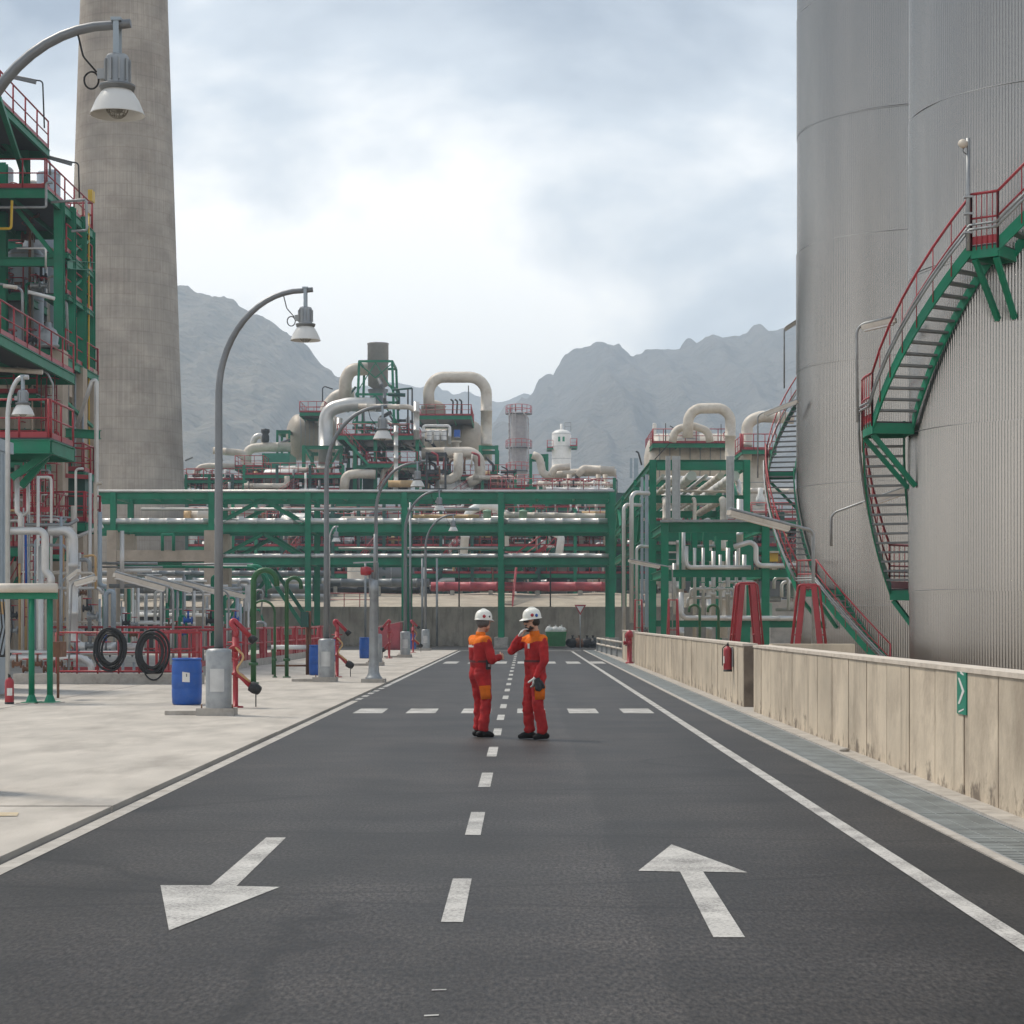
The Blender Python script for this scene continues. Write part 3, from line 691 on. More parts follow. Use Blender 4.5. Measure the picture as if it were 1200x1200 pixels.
# floodlight mast on the top landing of the nearest staircase
@true_metres
def floodlight():
    fb = helix(C1, A1, 3.6 + 1.06, 27.5, z3)
    fm = thing('floodlight_mast', 'thin grey mast with small floodlight on the nearest tank staircase', 'light', fb, plan=False)
    MB().tube([fb - Z * .1, fb + Z * 2.1], 0.042, 10).build('mast', 'galv', fm)
    MB().lathe([(0.0, -0.08), (0.075, -0.07), (0.09, 0.03), (0.075, 0.08), (0, 0.09)], fb + Vector((-.11, -.06, 1.98)), Vector((-0.6, -0.8, -0.1)), 14).build('lamp_head', 'cream', fm)
    MB().tube(bend([fb + Vector((0, 0, 2.05)), fb + Vector((-.06, -.03, 1.95)), fb + Vector((-.13, -.04, 1.84)), fb + Vector((-.02, -.01, 1.78))], 0.05), 0.012, 6).build('cable', 'grey_steel', fm)
    for q in (.95, .62, .25): MB().box(fb.x - .08, fb.x + .08, fb.y - .07, fb.y + .07, fb.z + q - .02, fb.z + q + .02).build('clamp', 'galv', fm)
floodlight()
# ================================================================ STREET LAMPS
def pieces(lst, name, mt, parent):
    return [mb.build(name, mt, parent) for mb in lst]
def local(parent, mb, name, mt):
    o = mb.build(name, mt, parent); o.matrix_parent_inverse = Matrix(); return o
@true_metres
def lamp_head(parent, c, s=1.0, cable=True):
    """pendant bell luminaire hanging from c"""
    x, y, z = c
    br = MB()
    for q in (-1, 1): br.bar((x, y + q * 0.075 * s, z + 0.05 * s), (x, y + q * 0.075 * s, z - 0.40 * s), 0.012 * s, 0.055 * s, up=Vector((1, 0, 0)))
    br.box(x - 0.05 * s, x + 0.05 * s, y - 0.09 * s, y + 0.09 * s, z + 0.04 * s, z + 0.07 * s)
    local(parent, br, 'hanger', 'blue_grey')
    h = MB().lathe([(0.0, -0.27), (0.095, -0.28), (0.115, -0.31), (0.115, -0.55), (0.13, -0.57)], (x, y, z), n=18)
    if s != 1.0: h = MB().lathe([(r * s, q * s) for r, q in ((0.0, -0.27), (0.095, -0.28), (0.115, -0.31), (0.115, -0.55), (0.13, -0.57))], (x, y, z), n=18)
    for k in range(10):
        g = k * math.pi / 5; h.bar((x + 0.118 * s * math.cos(g), y + 0.118 * s * math.sin(g), z - 0.33 * s), (x + 0.118 * s * math.cos(g), y + 0.118 * s * math.sin(g), z - 0.54 * s), 0.012 * s, 0.03 * s, up=Vector((math.cos(g), math.sin(g), 0)))
    h.box(x - 0.19 * s, x - 0.10 * s, y - 0.04 * s, y + 0.04 * s, z - 0.52 * s, z - 0.42 * s)
    local(parent, h, 'ballast_housing', 'galv')
    f = MB().lathe([(0.12 * s, -0.57 * s), (0.175 * s, -0.575 * s), (0.175 * s, -0.60 * s), (0.165 * s, -0.605 * s), (0.165 * s, -0.625 * s), (0.13 * s, -0.63 * s)], (x, y, z), n=20); local(parent, f, 'flange', 'grey_steel')
    sh = MB().lathe([(q * s, w * s) for q, w in ((0.13, -0.615), (0.165, -0.66), (0.21, -0.73), (0.24, -0.80), (0.262, -0.855), (0.268, -0.868), (0.258, -0.866), (0.235, -0.81), (0.20, -0.735), (0.15, -0.66), (0.10, -0.62))], (x, y, z), n=28)
    local(parent, sh, 'lamp_shade', 'shade_white')
    cg = MB()
    for k in range(6):
        g = k * math.pi / 6
        cg.tube([(x + math.cos(g) * 0.11 * s * math.cos(t), y + math.sin(g) * 0.11 * s * math.cos(t), z - 0.78 * s - 0.12 * s * math.sin(t)) for t in [math.pi * i / 8 for i in range(9)]], 0.005 * s, 4)
    for (r_, dz_) in ((0.11, -0.79), (0.085, -0.855)):
        cg.tube([(x + r_ * s * math.cos(t), y + r_ * s * math.sin(t), z + dz_ * s) for t in [2 * math.pi * i / 14 for i in range(15)]], 0.005 * s, 4)
    cg.sphere((x, y, z - 0.75 * s), 0.085 * s, 12, (1, 1, 1.2))
    local(parent, cg, 'bulb_cage', 'lamp_glass')
    if cable:
        c_ = MB().tube(bend([(x - 0.42 * s, y, z - 0.01), (x - 0.38 * s, y, z - 0.10 * s), (x - 0.33 * s, y - .02, z - 0.30 * s), (x - 0.20 * s, y - .02, z - 0.45 * s)], 0.12 * s), 0.010 * s, 6)
        c_.tube([(x - 0.25 * s + 0.07 * s * math.sin(t), y - .02 + 0.002 * t, z - 0.53 * s - 0.085 * s * math.cos(t)) for t in [2 * math.pi * i / 18 - 2.2 for i in range(19)]], 0.010 * s, 6)
        local(parent, c_, 'cable', 'black')
mat('shade_white', (0.66, 0.655, 0.63), 0.35, var=0.04)
mat('lamp_glass', (0.30, 0.29, 0.26), 0.25)
mat('lamp_pole', (0.19, 0.20, 0.21), 0.42, 0.35, var=0.14)

@true_metres
def street_lamp(label, x, y, ty=0.0, top=7.55, foot=0.30):
    t = thing('street_lamp', label, 'street lamp', (x, y, 0.03), 'curved street lamps along the apron')
    local(t, MB().box(-0.36, foot, -0.26, 0.26, 0.0, 0.13).box(-0.95, -0.365, -0.02, 0.2, 0.0, 0.075), 'footing', 'kerb')
    b_ = MB().lathe([(0.228, 0.13), (0.228, 1.10), (0.215, 1.145), (0.18, 1.17), (0.09, 1.18)], n=26); local(t, b_, 'base_drum', 'galv')
    bo = [MB().tube([(sx * 0.27, sy * 0.2, 0.12), (sx * 0.27, sy * 0.2, 0.2)], 0.013, 6) for sx in (-1, 1) for sy in (-1,)]
    for q in bo: local(t, q, 'anchor_bolt', 'rust')
    d_ = MB(); vs = []
    for i in range(7):
        g = rad(-90 - 32 + i * 64 / 6)
        for zz in (0.42, 0.82): vs.append((0.234 * math.cos(g), 0.234 * math.sin(g), zz))
    d_.add(vs, [(i * 2, i * 2 + 2, i * 2 + 3, i * 2 + 1) for i in range(6)])
    dd = local(t, d_, 'access_door', 'galv_light'); 
    k = 14; H = top - 0.03
    arc = [(0, 0, 1.15), (0, 0, 3.2), (0, 0, H - 1.88)] + [(1.47 * (1 - math.cos(math.pi / 2 * i / k)), 0, H - 1.88 + 1.84 * math.sin(math.pi / 2 * i / k)) for i in range(1, k + 1)] + [(1.66, 0, H - 0.02)]
    rs = [0.082, 0.075, 0.064] + [0.062 - 0.016 * i / k for i in range(1, k + 1)] + [0.044]
    local(t, MB().tube(arc, rs, 14), 'pole', 'lamp_pole')
    lamp_head(t, (1.53, 0, H - 0.05))
    t.rotation_euler.z = rad(ty)
    return t
mat('galv_light', (0.50, 0.51, 0.51), 0.4, 0.5, var=0.1, scale=5)
LX = -5.38
street_lamp('nearest street lamp, its big white shade hanging before the concrete chimney', LX - .12, 10.0, foot=0.235)
street_lamp('tallest curved street lamp seen whole, between the nearest blue drum and the road', LX, 18.05)
street_lamp('curved street lamp standing next to the second blue drum', LX, 27.9)
street_lamp('curved street lamp behind the tapered galvanised siren column', LX - 0.08, 37.8)
street_lamp('curved street lamp in front of the red cabinet by the retaining wall', LX + 0.05, 46.0)
street_lamp('farthest small street lamp of the row, close to the retaining wall', LX - 0.05, 56.5)

@true_metres
def slim_lamp(label, base, h, reach, s=1.0):
    t = thing('street_lamp', label, 'street lamp', base)
    local(t, MB().tube([(0, 0, 0), (0, 0, h - 0.9)] + [(reach * (1 - math.cos(a)), 0, h - 0.9 + 0.9 * math.sin(a)) for a in [math.pi / 2 * i / 8 for i in range(1, 9)]] + [(reach + 0.12, 0, h)], 0.05, 10), 'pole', 'galv_light')
    lamp_head(t, (reach, 0, h - 0.02), s)
    return t
b0 = P(14, 560, 21.5); slim_lamp('pale grey lamp arching over the pipes at the left edge of the picture', (XA(9, 21.5), 21.5, 0.03), ZA(442, 21.5) - 0.03, 0.32, 0.9)
slim_lamp('thin white lamp post far back beside the green rack leg', (XA(386, 60), 60, 0.0), ZA(617, 60), 0.4, 1.0)

# ---- tapered column with siren
YS = 1.0
t = thing('siren_column', 'tapered galvanised column with red siren at the edge of the apron', 'column', (XA(438, 27.6), 27.6, 0.03))
local(t, MB().box(-0.32, 0.32, -0.32, 0.32, 0, 0.10), 'footing', 'kerb')
local(t, MB().lathe([(0.23, 0.10), (0.23, 0.13), (0.20, 0.15), (0.15, 0.26), (0.135, 0.5), (0.105, 2.45), (0.11, 2.46), (0.11, 2.75), (0.0, 2.78)], n=20), 'column', 'galv')
local(t, MB().tube([(0.02, 0, 2.7), (0.03, 0, 4.0)], 0.035, 8).tube([(-0.10, 0, 2.3), (-0.10, 0, 2.9)], 0.03, 8), 'mast', 'galv')
local(t, MB().lathe([(0.0, -0.16), (0.11, -0.15), (0.13, 0.0), (0.10, 0.12), (0, 0.16)], (-0.2, 0, 3.0), Vector((1, 0, 0)), 14).bar((-0.1, 0, 3.0), (0.02, 0, 3.0), 0.04, 0.04), 'siren', 'red')
local(t, MB().bar((-0.55, 0, 3.22), (0.1, 0, 3.25), 0.05, 0.04), 'arm', 'galv')
YS = PLAN

# ================================================================ BLUE DRUMS
@true_metres
def drum(label, x, y, paper=True, rz=0):
    t = thing('plastic_drum', label, 'drum', (x, y, 0.03), 'blue plastic drums on the apron')
    local(t, MB().lathe([(0.0, 0.02), (0.26, 0.0), (0.285, 0.03), (0.292, 0.12), (0.297, 0.30), (0.293, 0.32), (0.297, 0.34), (0.298, 0.58), (0.293, 0.60), (0.298, 0.62), (0.292, 0.82), (0.275, 0.88)], n=32), 'barrel', 'blue')
    local(t, MB().lathe([(0.272, 0.875), (0.292, 0.885), (0.292, 0.92), (0.275, 0.925), (0.27, 0.895), (0.0, 0.895)], n=32), 'lid', 'blue')
    if paper:
        mb = MB(); vs = []
        for i in range(5):
            g = rad(-98 + i * 7 + rz)
            for zz in (0.46 - i * 0.002, 0.66 - i * 0.006): vs.append((0.3015 * math.cos(g), 0.3015 * math.sin(g), zz))
        mb.add(vs, [(i * 2, i * 2 + 2, i * 2 + 3, i * 2 + 1) for i in range(4)]); lab = local(t, mb, 'paper_label', 'paper')
        mb = MB(); vs = [(0.3025 * math.cos(rad(a + rz)), 0.3025 * math.sin(rad(a + rz)), zz) for a, zz in ((-84, 0.56), (-80, 0.56), (-80, 0.62), (-84, 0.62))]
        mb.add(vs, [(0, 1, 2, 3)]); o = mb.build('print', 'grey_steel', lab)
    return t
drum('nearest blue plastic drum with a white paper label', XA(219, 20.3), 20.3)
drum('blue plastic drum half hidden behind the second lamp base', XA(372, 31), 31.2, False)
drum('blue plastic drum beside the siren column', XA(429, 45), 45.0, False)
drum('farthest blue plastic drum, near the last lamp base', XA(481, 57), 57.0, False)
drum('blue plastic drum standing behind the second drum', XA(377, 40), 41.5, False)

# ================================================================ FIRE MONITORS
@true_metres
def monitor(label, x, y, s=1.0, rz=0):
    t = thing('fire_monitor', label, 'fire monitor', (x, y, 0.03), 'red fire monitors along the apron')
    local(t, MB().lathe([(0.15 * s, 0), (0.15 * s, 0.03), (0.052, 0.035), (0.052, 0.62), (0.095, 0.625), (0.095, 0.67), (0.052, 0.675), (0.052, 1.12), (0.10, 1.125), (0.10, 1.18), (0.068, 1.19), (0.068, 1.34), (0.0, 1.36)], n=16), 'standpipe', 'red')
    local(t, MB().tube(bend([(0, 0, 1.30), (0.02, 0, 1.46), (-0.10, 0.05, 1.62), (-0.05, 0.1, 1.68), (0.28, 0.1, 1.34)], 0.09, 5), 0.052, 12), 'barrel', 'red')
    local(t, MB().lathe([(0.05, 0), (0.075, 0.03), (0.085, 0.14), (0.06, 0.15), (0, 0.14)], (0.26, 0.1, 1.36), Vector((0.33, 0, -0.34)), 14), 'nozzle', 'black')
    local(t, MB().tube(bend([(0, 0, 0.66), (0.12, -0.05, 0.60), (0.30, -0.08, 0.42)], 0.08), 0.055, 10), 'outlet', 'red')
    local(t, MB().lathe([(0.05, 0), (0.10, 0.02), (0.11, 0.12), (0.085, 0.22), (0.05, 0.24), (0, 0.23)], (0.28, -0.08, 0.43), Vector((0.35, 0, -0.2)), 14).tube([(0.40, -0.08, 0.38), (0.40, -0.08, 0.02)], 0.012, 6), 'hose_nozzle', 'black')
    local(t, MB().tube(bend([(0.02, -0.14, 1.16), (0.20, -0.16, 0.98), (0.02, -0.16, 0.72), (0.30, -0.15, 0.50)], 0.1), 0.022, 8), 'hose', 'tan')
    mb = MB().tube([(-0.16, 0, 1.25), (0.16, 0, 1.25)], 0.018, 6)
    mb.tube([(0.13 * math.cos(a), -0.15, 1.05 + 0.13 * math.sin(a)) for a in [2 * math.pi * i / 16 for i in range(17)]], 0.014, 6).tube([(0, -0.15, 1.05), (0, -0.05, 1.05)], 0.02, 6).bar((-0.12, -0.15, 1.05), (0.12, -0.15, 1.05), 0.014, 0.014)
    local(t, mb, 'handwheel', 'red')
    t.rotation_euler.z = rad(rz)
    return t
monitor('red fire monitor with coiled hose directly behind the nearest lamp base', XA(276, 19.6), 19.6)
monitor('red fire monitor beside the second lamp base', XA(395, 30.0), 30.0)
monitor('red fire monitor in front of the red cabinet', XA(456, 45.0), 45.0, rz=150)
monitor('red fire monitor near the farthest lamp of the row', XA(484, 53.0), 53.0, rz=20)

# ================================================================ EXTINGUISHERS
@true_metres
def extinguisher(label, base, h=0.62, face=(-1, 0)):
    t = thing('fire_extinguisher', label, 'extinguisher', base)
    r = h * 0.145
    local(t, MB().lathe([(r * 0.9, 0), (r, 0.02), (r, h * 0.72), (r * 0.8, h * 0.80), (r * 0.35, h * 0.84), (r * 0.3, h * 0.88)], n=18), 'cylinder', 'red')
    local(t, MB().lathe([(r * 1.02, 0.0), (r * 1.02, h * 0.07), (r * 0.5, h * 0.072)], n=18), 'foot_ring', 'black')
    local(t, MB().box(-0.02, 0.02, -0.03, 0.03, h * 0.86, h * 0.94).bar((0, -0.09, h * 0.97), (0, 0.05, h * 0.93), 0.02, 0.015), 'valve', 'black')
    local(t, MB().tube(bend([(0, 0.04, h * 0.91), (face[0] * r * 1.1, r * 1.1, h * 0.8), (face[0] * r * 1.12, r * 0.9, h * 0.2)], 0.06), 0.011, 6), 'hose', 'black')
    mb = MB(); vs = []
    a0 = math.degrees(math.atan2(face[1], face[0]))
    for i in range(5):
        g = rad(a0 - 35 + i * 17.5)
        for zz in (h * 0.28, h * 0.52): vs.append((r * 1.01 * math.cos(g), r * 1.01 * math.sin(g), zz))
    mb.add(vs, [(i * 2, i * 2 + 2, i * 2 + 3, i * 2 + 1) for i in range(4)]); local(t, mb, 'label_sticker', 'paper')
    return t
de = 4.2 * F / (857 - VX)
e1 = extinguisher('red fire extinguisher hung on the near end of the middle bund wall', (WX - 0.10, 20.7, ZA(787, 20.7)), 0.60)
local(e1, MB().box(0.075, 0.098, -0.05, 0.05, 0.1, 0.5), 'bracket', 'galv')
e2 = extinguisher('red fire extinguisher hung on the farthest bund wall', (WX - 0.06, 41.2, ZA(757, 41.2)), 0.62)
local(e2, MB().box(0.075, 0.108, -0.05, 0.05, 0.1, 0.5), 'bracket', 'galv')
extinguisher('red fire extinguisher standing on the apron at the left edge', (XA(11, 20.4), 20.4, 0.03), 0.62, (0.3, -1))
t = thing('hydrant_pillar', 'red hydrant pillar at the corner of the farthest bund wall', 'hydrant', (WX - 0.12, 39.75, 0.03))
local(t, MB().lathe([(0.16, 0), (0.16, 0.05), (0.10, 0.07), (0.10, 1.0), (0.14, 1.02), (0.14, 1.18), (0.09, 1.26), (0, 1.3)], n=16), 'barrel', 'red')
local(t, MB().lathe([(0.06, 0), (0.06, 0.10), (0.085, 0.11), (0.085, 0.16), (0, 0.165)], (-0.08, 0, 0.8), Vector((-1, 0, 0)), 12).lathe([(0.06, 0), (0.06, 0.10), (0.085, 0.11), (0.085, 0.16), (0, 0.165)], (0, -0.08, 0.8), Vector((0, -1, 0)), 12), 'outlet', 'red')

# ================================================================ RED A-FRAME STILES over the bund walls
@true_metres
def stile(label, x, y, h=2.35, w=0.8, along=1.1, rz=0):
    t = thing('step_stile', label, 'step stile', (x, y, 0.03), 'red step stiles crossing the bund walls')
    for sx in (-1, 1):
        for sy in (-1, 1):
            local(t, MB().bar((sx * w / 2, sy * along / 2, 0), (sx * w / 2 * 0.82, sy * 0.11, h), 0.11, 0.05, up=Vector((1, 0, 0))), 'leg', 'red')
    for sx in (-1, 1):
        local(t, MB().tube(bend([(sx * w / 2, -along / 2 - 0.05, 0.75), (sx * w / 2 * 0.8, -0.22, h + 0.02), (sx * w / 2 * 0.8, 0.22, h + 0.02), (sx * w / 2, along / 2 + 0.05, 0.75)], 0.1), 0.022, 8), 'handrail', 'red')
    for sy in (-1, 1):
        for k in range(5):
            zz = 0.28 + k * 0.27; q = (along / 2) * (1 - zz / h) + 0.16 * zz / h
            local(t, MB().box(-w / 2 * 0.9, w / 2 * 0.9, sy * q - 0.09, sy * q + 0.09, zz - 0.015, zz + 0.015), 'tread', 'pink_red')
    local(t, MB().box(-w / 2 * 0.84, w / 2 * 0.84, -0.17, 0.17, h - 0.02, h + 0.012), 'top_plate', 'pink_red')
    t.rotation_euler.z = rad(rz)
    return t
stile('red step stile beside the gap between the near and middle bund walls', 4.98, 22.9, ZA(686, 22.9), 0.5, 0.66, 90)
stile('red step stile standing inside the bund before the far tank', 6.12, 22.0, ZA(688, 22.0), 0.5, 0.72, 80)
stile('red step stile behind the middle bund wall, in line with the low frame', 4.86, 33.4, ZA(704, 33.4), 0.34, 1.0, 0)
stile('red step stile farthest down the bund walls, near the red pillar', 4.83, 43.2, ZA(704, 43.2), 0.34, 0.9, 0)
# ================================================================ GENERIC STEELWORK
def stuff(o): o['kind'] = 'stuff'; return o
def railing(parent, pts, h=1.1, step=0.9, r=0.03, mt='red', toe=True, name='railing', split=False, n=5):
    """posts, two rails and a toe board along a polyline"""
    pts = [Vector(p) for p in pts]; mb = MB(); up = lambda p, q: p + Vector((0, 0, q))
    posts = []
    for a, c in zip(pts, pts[1:]):
        m = max(1, int(round((c - a).length / step)))
        for i in range(m + (1 if c is pts[-1] else 0)):
            p = a.lerp(c, i / m); q = MB() if split else mb
            q.tube([p, up(p, h)], r, n)
            if split: posts.append(q)
        mb.tube([up(a, h), up(c, h)], r, n); mb.tube([up(a, h * 0.52), up(c, h * 0.52)], r * 0.75, n)
        if toe: mb.bar(up(a, 0.09), up(c, 0.09), 0.015, 0.17)
    o = mb.build(name, mt, parent)
    if split: pieces(posts, 'rail_post', mt, parent)
    else: stuff(o)
    return o
def platform(parent, x0, x1, y0, y1, z, rails='', t=0.22, mt='dark_green', rmt='red', r=0.035):
    MB().box(x0, x1, y0, y1, z - 0.06, z).build('platform', 'dark_steel', parent)
    mb = MB()
    mb.ibeam((x0, y0, z - 0.06 - t / 2), (x1, y0, z - 0.06 - t / 2), 0.12, t); mb.ibeam((x0, y1, z - 0.06 - t / 2), (x1, y1, z - 0.06 - t / 2), 0.12, t)
    mb.ibeam((x0, y0 + .07, z - 0.06 - t / 2), (x0, y1 - .07, z - 0.06 - t / 2), 0.12, t); mb.ibeam((x1, y0 + .07, z - 0.06 - t / 2), (x1, y1 - .07, z - 0.06 - t / 2), 0.12, t)
    k = max(1, int((x1 - x0) / 1.6))
    for i in range(1, k): mb.bar((x0 + (x1 - x0) * i / k, y0 + .07, z - 0.16), (x0 + (x1 - x0) * i / k, y1 - .07, z - 0.16), 0.08, 0.16)
    stuff(mb.build('platform_frame', 'green', parent))
    e = 0.05
    segs = {'f': [(x0, y0 + e, z), (x1, y0 + e, z)], 'b': [(x0, y1 - e, z), (x1, y1 - e, z)], 'l': [(x0 + e, y0, z), (x0 + e, y1, z)], 'r': [(x1 - e, y0, z), (x1 - e, y1, z)]}
    for c in rails: railing(parent, segs[c], r=r, mt=rmt)
def pipe(parent, pts, r, mt='cream', b=None, n=12, name='pipe'):
    pts = bend(pts, b if b is not None else r * 3.0, 6); rs = [r] * len(pts)
    if r > 0.11 and n >= 12:            # lagging: a raised band every metre or two
        q, rs = [pts[0]], [r]; st_ = max(1.1, r * 5)
        for a, c in zip(pts, pts[1:]):
            L_ = (c - a).length; k = int(L_ / st_)
            for i in range(1, k + 1):
                t_ = (i - .5) * L_ / k; u = (c - a) / L_; w_ = .07
                for dt, f_ in ((-w_ - .004, 1), (-w_, 1.055), (w_, 1.055), (w_ + .004, 1)): q.append(a + u * (t_ + dt)); rs.append(r * f_)
            q.append(c); rs.append(r)
        pts = q
    return MB().tube(pts, rs, n).build(name, mt, parent)
def ppx(parent, pts, d, rpx, mt='cream', bpx=None, n=12, name='pipe'):
    """pipe through picture directions at distance d (or its own third value)"""
    q = [P(p[0], p[1], p[2] if len(p) > 2 else d) for p in pts]
    return pipe(parent, q, rpx * d / F, mt, (bpx if bpx is not None else rpx * 2.6) * d / F, n, name)
def flange(mb, p, axis, r): mb.lathe([(r, -0.06), (r * 1.45, -0.055), (r * 1.45, 0.055), (r, 0.06)], p, axis, 14)
def valve(parent, p, s=0.2, mt='grey_steel', wheel='red'):
    x, y, z = p
    v = MB().lathe([(s * .5, -s), (s * .9, -s * .95), (s * .9, -s * .75), (s * .45, -s * .6), (s * .6, 0), (s * .45, s * .6), (s * .9, s * .75), (s * .9, s * .95), (s * .5, s)], p, Vector((1, 0, 0)), 10)
    v.tube([(x, y, z), (x, y, z + s * 2.2)], s * 0.25, 6)
    o = v.build('valve', mt, parent)
    MB().tube([(x + s * .9 * math.cos(a), y + s * .9 * math.sin(a), z + s * 2.2) for a in [2 * math.pi * i / 10 for i in range(11)]], s * 0.12, 5).bar((x - s * .9, y, z + s * 2.2), (x + s * .9, y, z + s * 2.2), s * .12, s * .12).build('handwheel', wheel, o)
    return o
def vessel_h(parent, c, r, L_, axis=(1, 0, 0), mt='cream', name='vessel', hoops=5, n=28, head=0.5):
    """horizontal drum with dished heads and hoops"""
    h = L_ / 2; pr = [(0.0, -h - r * head)] + [(r * math.sin(a), -h - r * head * math.cos(a)) for a in [math.pi / 2 * i / 6 for i in range(1, 6)]] + [(r, -h), (r, h)] + [(r * math.cos(a), h + r * head * math.sin(a)) for a in [math.pi / 2 * i / 6 for i in range(1, 6)]] + [(0, h + r * head)]
    o = MB().lathe(pr, c, Vector(axis), n).build(name, mt, parent)
    mb = MB()
    for i in range(hoops):
        q = -h + L_ * i / max(1, hoops - 1); mb.lathe([(r * 1.001, q - .04), (r * 1.012, q - .03), (r * 1.012, q + .03), (r * 1.001, q + .04)], c, Vector(axis), n)
    stuff(mb.build('hoops', 'galv', o))
    return o
def vessel_v(parent, x, y, z0, z1, r, mt='cream', name='vessel', head=0.5, n=20):
    pr = [(r, 0), (r, z1 - z0)] + [(r * math.cos(a), z1 - z0 + r * head * math.sin(a)) for a in [math.pi / 2 * i / 5 for i in range(1, 5)]] + [(0, z1 - z0 + r * head)]
    o = MB().lathe(pr, (x, y, z0), Z, n).build(name, mt, parent)
    mb = MB(); k = max(2, int((z1 - z0) / 1.8))
    for i in range(k + 1):
        q = (z1 - z0) * i / k; mb.lathe([(r * 1.001, q - .03), (r * 1.015, q - .02), (r * 1.015, q + .02), (r * 1.001, q + .03)], (x, y, z0), Z, n)
    stuff(mb.build('hoops', 'galv', o))
    return o
def flight(parent, a, b_, w=0.8, mt='green', rmt='red', split=False):
    """straight stair from a to b_ with stringers, treads and handrails"""
    a, b_ = Vector(a), Vector(b_); dv = b_ - a; hz_ = Vector((dv.x, dv.y, 0)); sd = hz_.normalized().cross(Z) * (w / 2); n = max(3, int(abs(dv.z) / 0.22))
    for s_ in (-1, 1):
        MB().bar(a + sd * s_, b_ + sd * s_, 0.05, 0.22).build('stringer', mt, parent)
        mb = MB().tube([a + sd * s_ + Z * 1.0, b_ + sd * s_ + Z * 1.0], 0.028, 5).tube([a + sd * s_ + Z * 0.5, b_ + sd * s_ + Z * 0.5], 0.02, 5)
        for i in range(0, n + 1, 4): p = a.lerp(b_, i / n) + sd * s_; mb.tube([p, p + Z * 1.0], 0.022, 5)
        stuff(mb.build('stair_rail', rmt, parent))
    mb = MB()
    for i in range(1, n):
        p = a.lerp(b_, i / n); mb.bar(p - sd * 0.94, p + sd * 0.94, 0.22, 0.03)
    stuff(mb.build('treads', 'dark_steel', parent))
def ladder(parent, x, y, z0, z1, cage=True, mt='red', w=0.42):
    mb = MB()
    for s_ in (-1, 1): mb.tube([(x + s_ * w / 2, y, z0), (x + s_ * w / 2, y, z1)], 0.028, 5)
    k = int((z1 - z0) / 0.32)
    for i in range(1, k): mb.tube([(x - w / 2, y, z0 + i * 0.32), (x + w / 2, y, z0 + i * 0.32)], 0.016, 4)
    if cage:
        q = z0 + 2.2
        while q <= z1:
            mb.tube([(x + 0.36 * math.cos(t), y - 0.34 * math.sin(t) - 0.02, q) for t in [math.pi * i / 8 for i in range(9)]], 0.022, 4); q += 0.8
        for i in (2, 4, 6): t = math.pi * i / 8; mb.tube([(x + 0.36 * math.cos(t), y - 0.34 * math.sin(t) - 0.02, z0 + 2.2), (x + 0.36 * math.cos(t), y - 0.34 * math.sin(t) - 0.02, z1)], 0.018, 4)
    return stuff(mb.build('ladder', mt, parent))

# ================================================================ PIPE RACK across the road end
RD = 64.0
rk = thing('pipe_rack', 'long green steel pipe rack crossing behind the road end', 'pipe rack', (XA(361, RD), RD, 0))
cols_px = [133, 248, 361, 474, 587, 717]
zt = ZA(577, RD)
lev = [ZA(581, RD), ZA(619, RD), ZA(658, RD)]
for x in cols_px:
    X = XA(x, RD)
    for yy in (RD, RD + 2.8):
        if x == 248:
            MB().col(X, yy, ZA(622, RD), zt, 0.36).build('column', 'green', rk); MB().box(X - 0.36, X + 0.36, yy - 0.36, yy + 0.36, 0, ZA(622, RD)).build('column_encasement', 'fireproof', rk)
        elif x == 133:
            MB().col(X, yy, ZA(622, RD), zt, 0.36).build('column', 'green', rk); MB().box(X - 0.3, X + 0.3, yy - 0.3, yy + 0.3, 0, ZA(622, RD)).build('column_encasement', 'fireproof', rk)
        else:
            MB().col(X, yy, 0.5, zt, 0.36).build('column', 'green', rk)
            MB().box(X - 0.42, X + 0.42, yy - 0.42, yy + 0.42, 0, 0.62).build('footing', 'kerb', rk)
for yy in (RD, RD + 2.8):
    for i, zz in enumerate(lev):
        for xa, xb in zip(cols_px, cols_px[1:]):
            if i == 2 and xb <= 248: continue
            MB().ibeam((XA(xa, RD) + 0.19, yy, zz), (XA(xb, RD) - 0.19, yy, zz), 0.24, (0.42, 0.50, 0.44)[i]).build('beam', 'green', rk)
    MB().ibeam((XA(90, RD), yy, lev[0]), (XA(133, RD) - .19, yy, lev[0]), 0.24, 0.42).build('beam', 'green', rk)
    MB().ibeam((XA(90, RD), yy, lev[1]), (XA(133, RD) - .19, yy, lev[1]), 0.24, 0.5).build('beam', 'green', rk)
MB().ibeam((XA(125, RD), RD, ZA(662, RD)), (XA(248, RD) - 0.4, RD, ZA(662, RD)), 0.24, 0.4).build('beam', 'green', rk)
MB().box(XA(133, RD) + 0.32, XA(248, RD) - 0.38, RD - 0.3, RD + 0.3, ZA(658, RD), ZA(645, RD)).build('concrete_beam', 'fireproof', rk)
for xa in cols_px:
    for zz in lev: MB().ibeam((XA(xa, RD), RD + 0.19, zz), (XA(xa, RD), RD + 2.6, zz), 0.2, 0.34).build('cross_beam', 'green', rk)
for xa, xb in zip(cols_px, cols_px[1:]):
    for f in (0.33, 0.67): MB().bar((XA(xa + (xb - xa) * f, RD), RD + 0.1, lev[0] + 0.05), (XA(xa + (xb - xa) * f, RD), RD + 2.7, lev[0] + 0.05), 0.14, 0.2).build('cross_beam', 'green', rk)
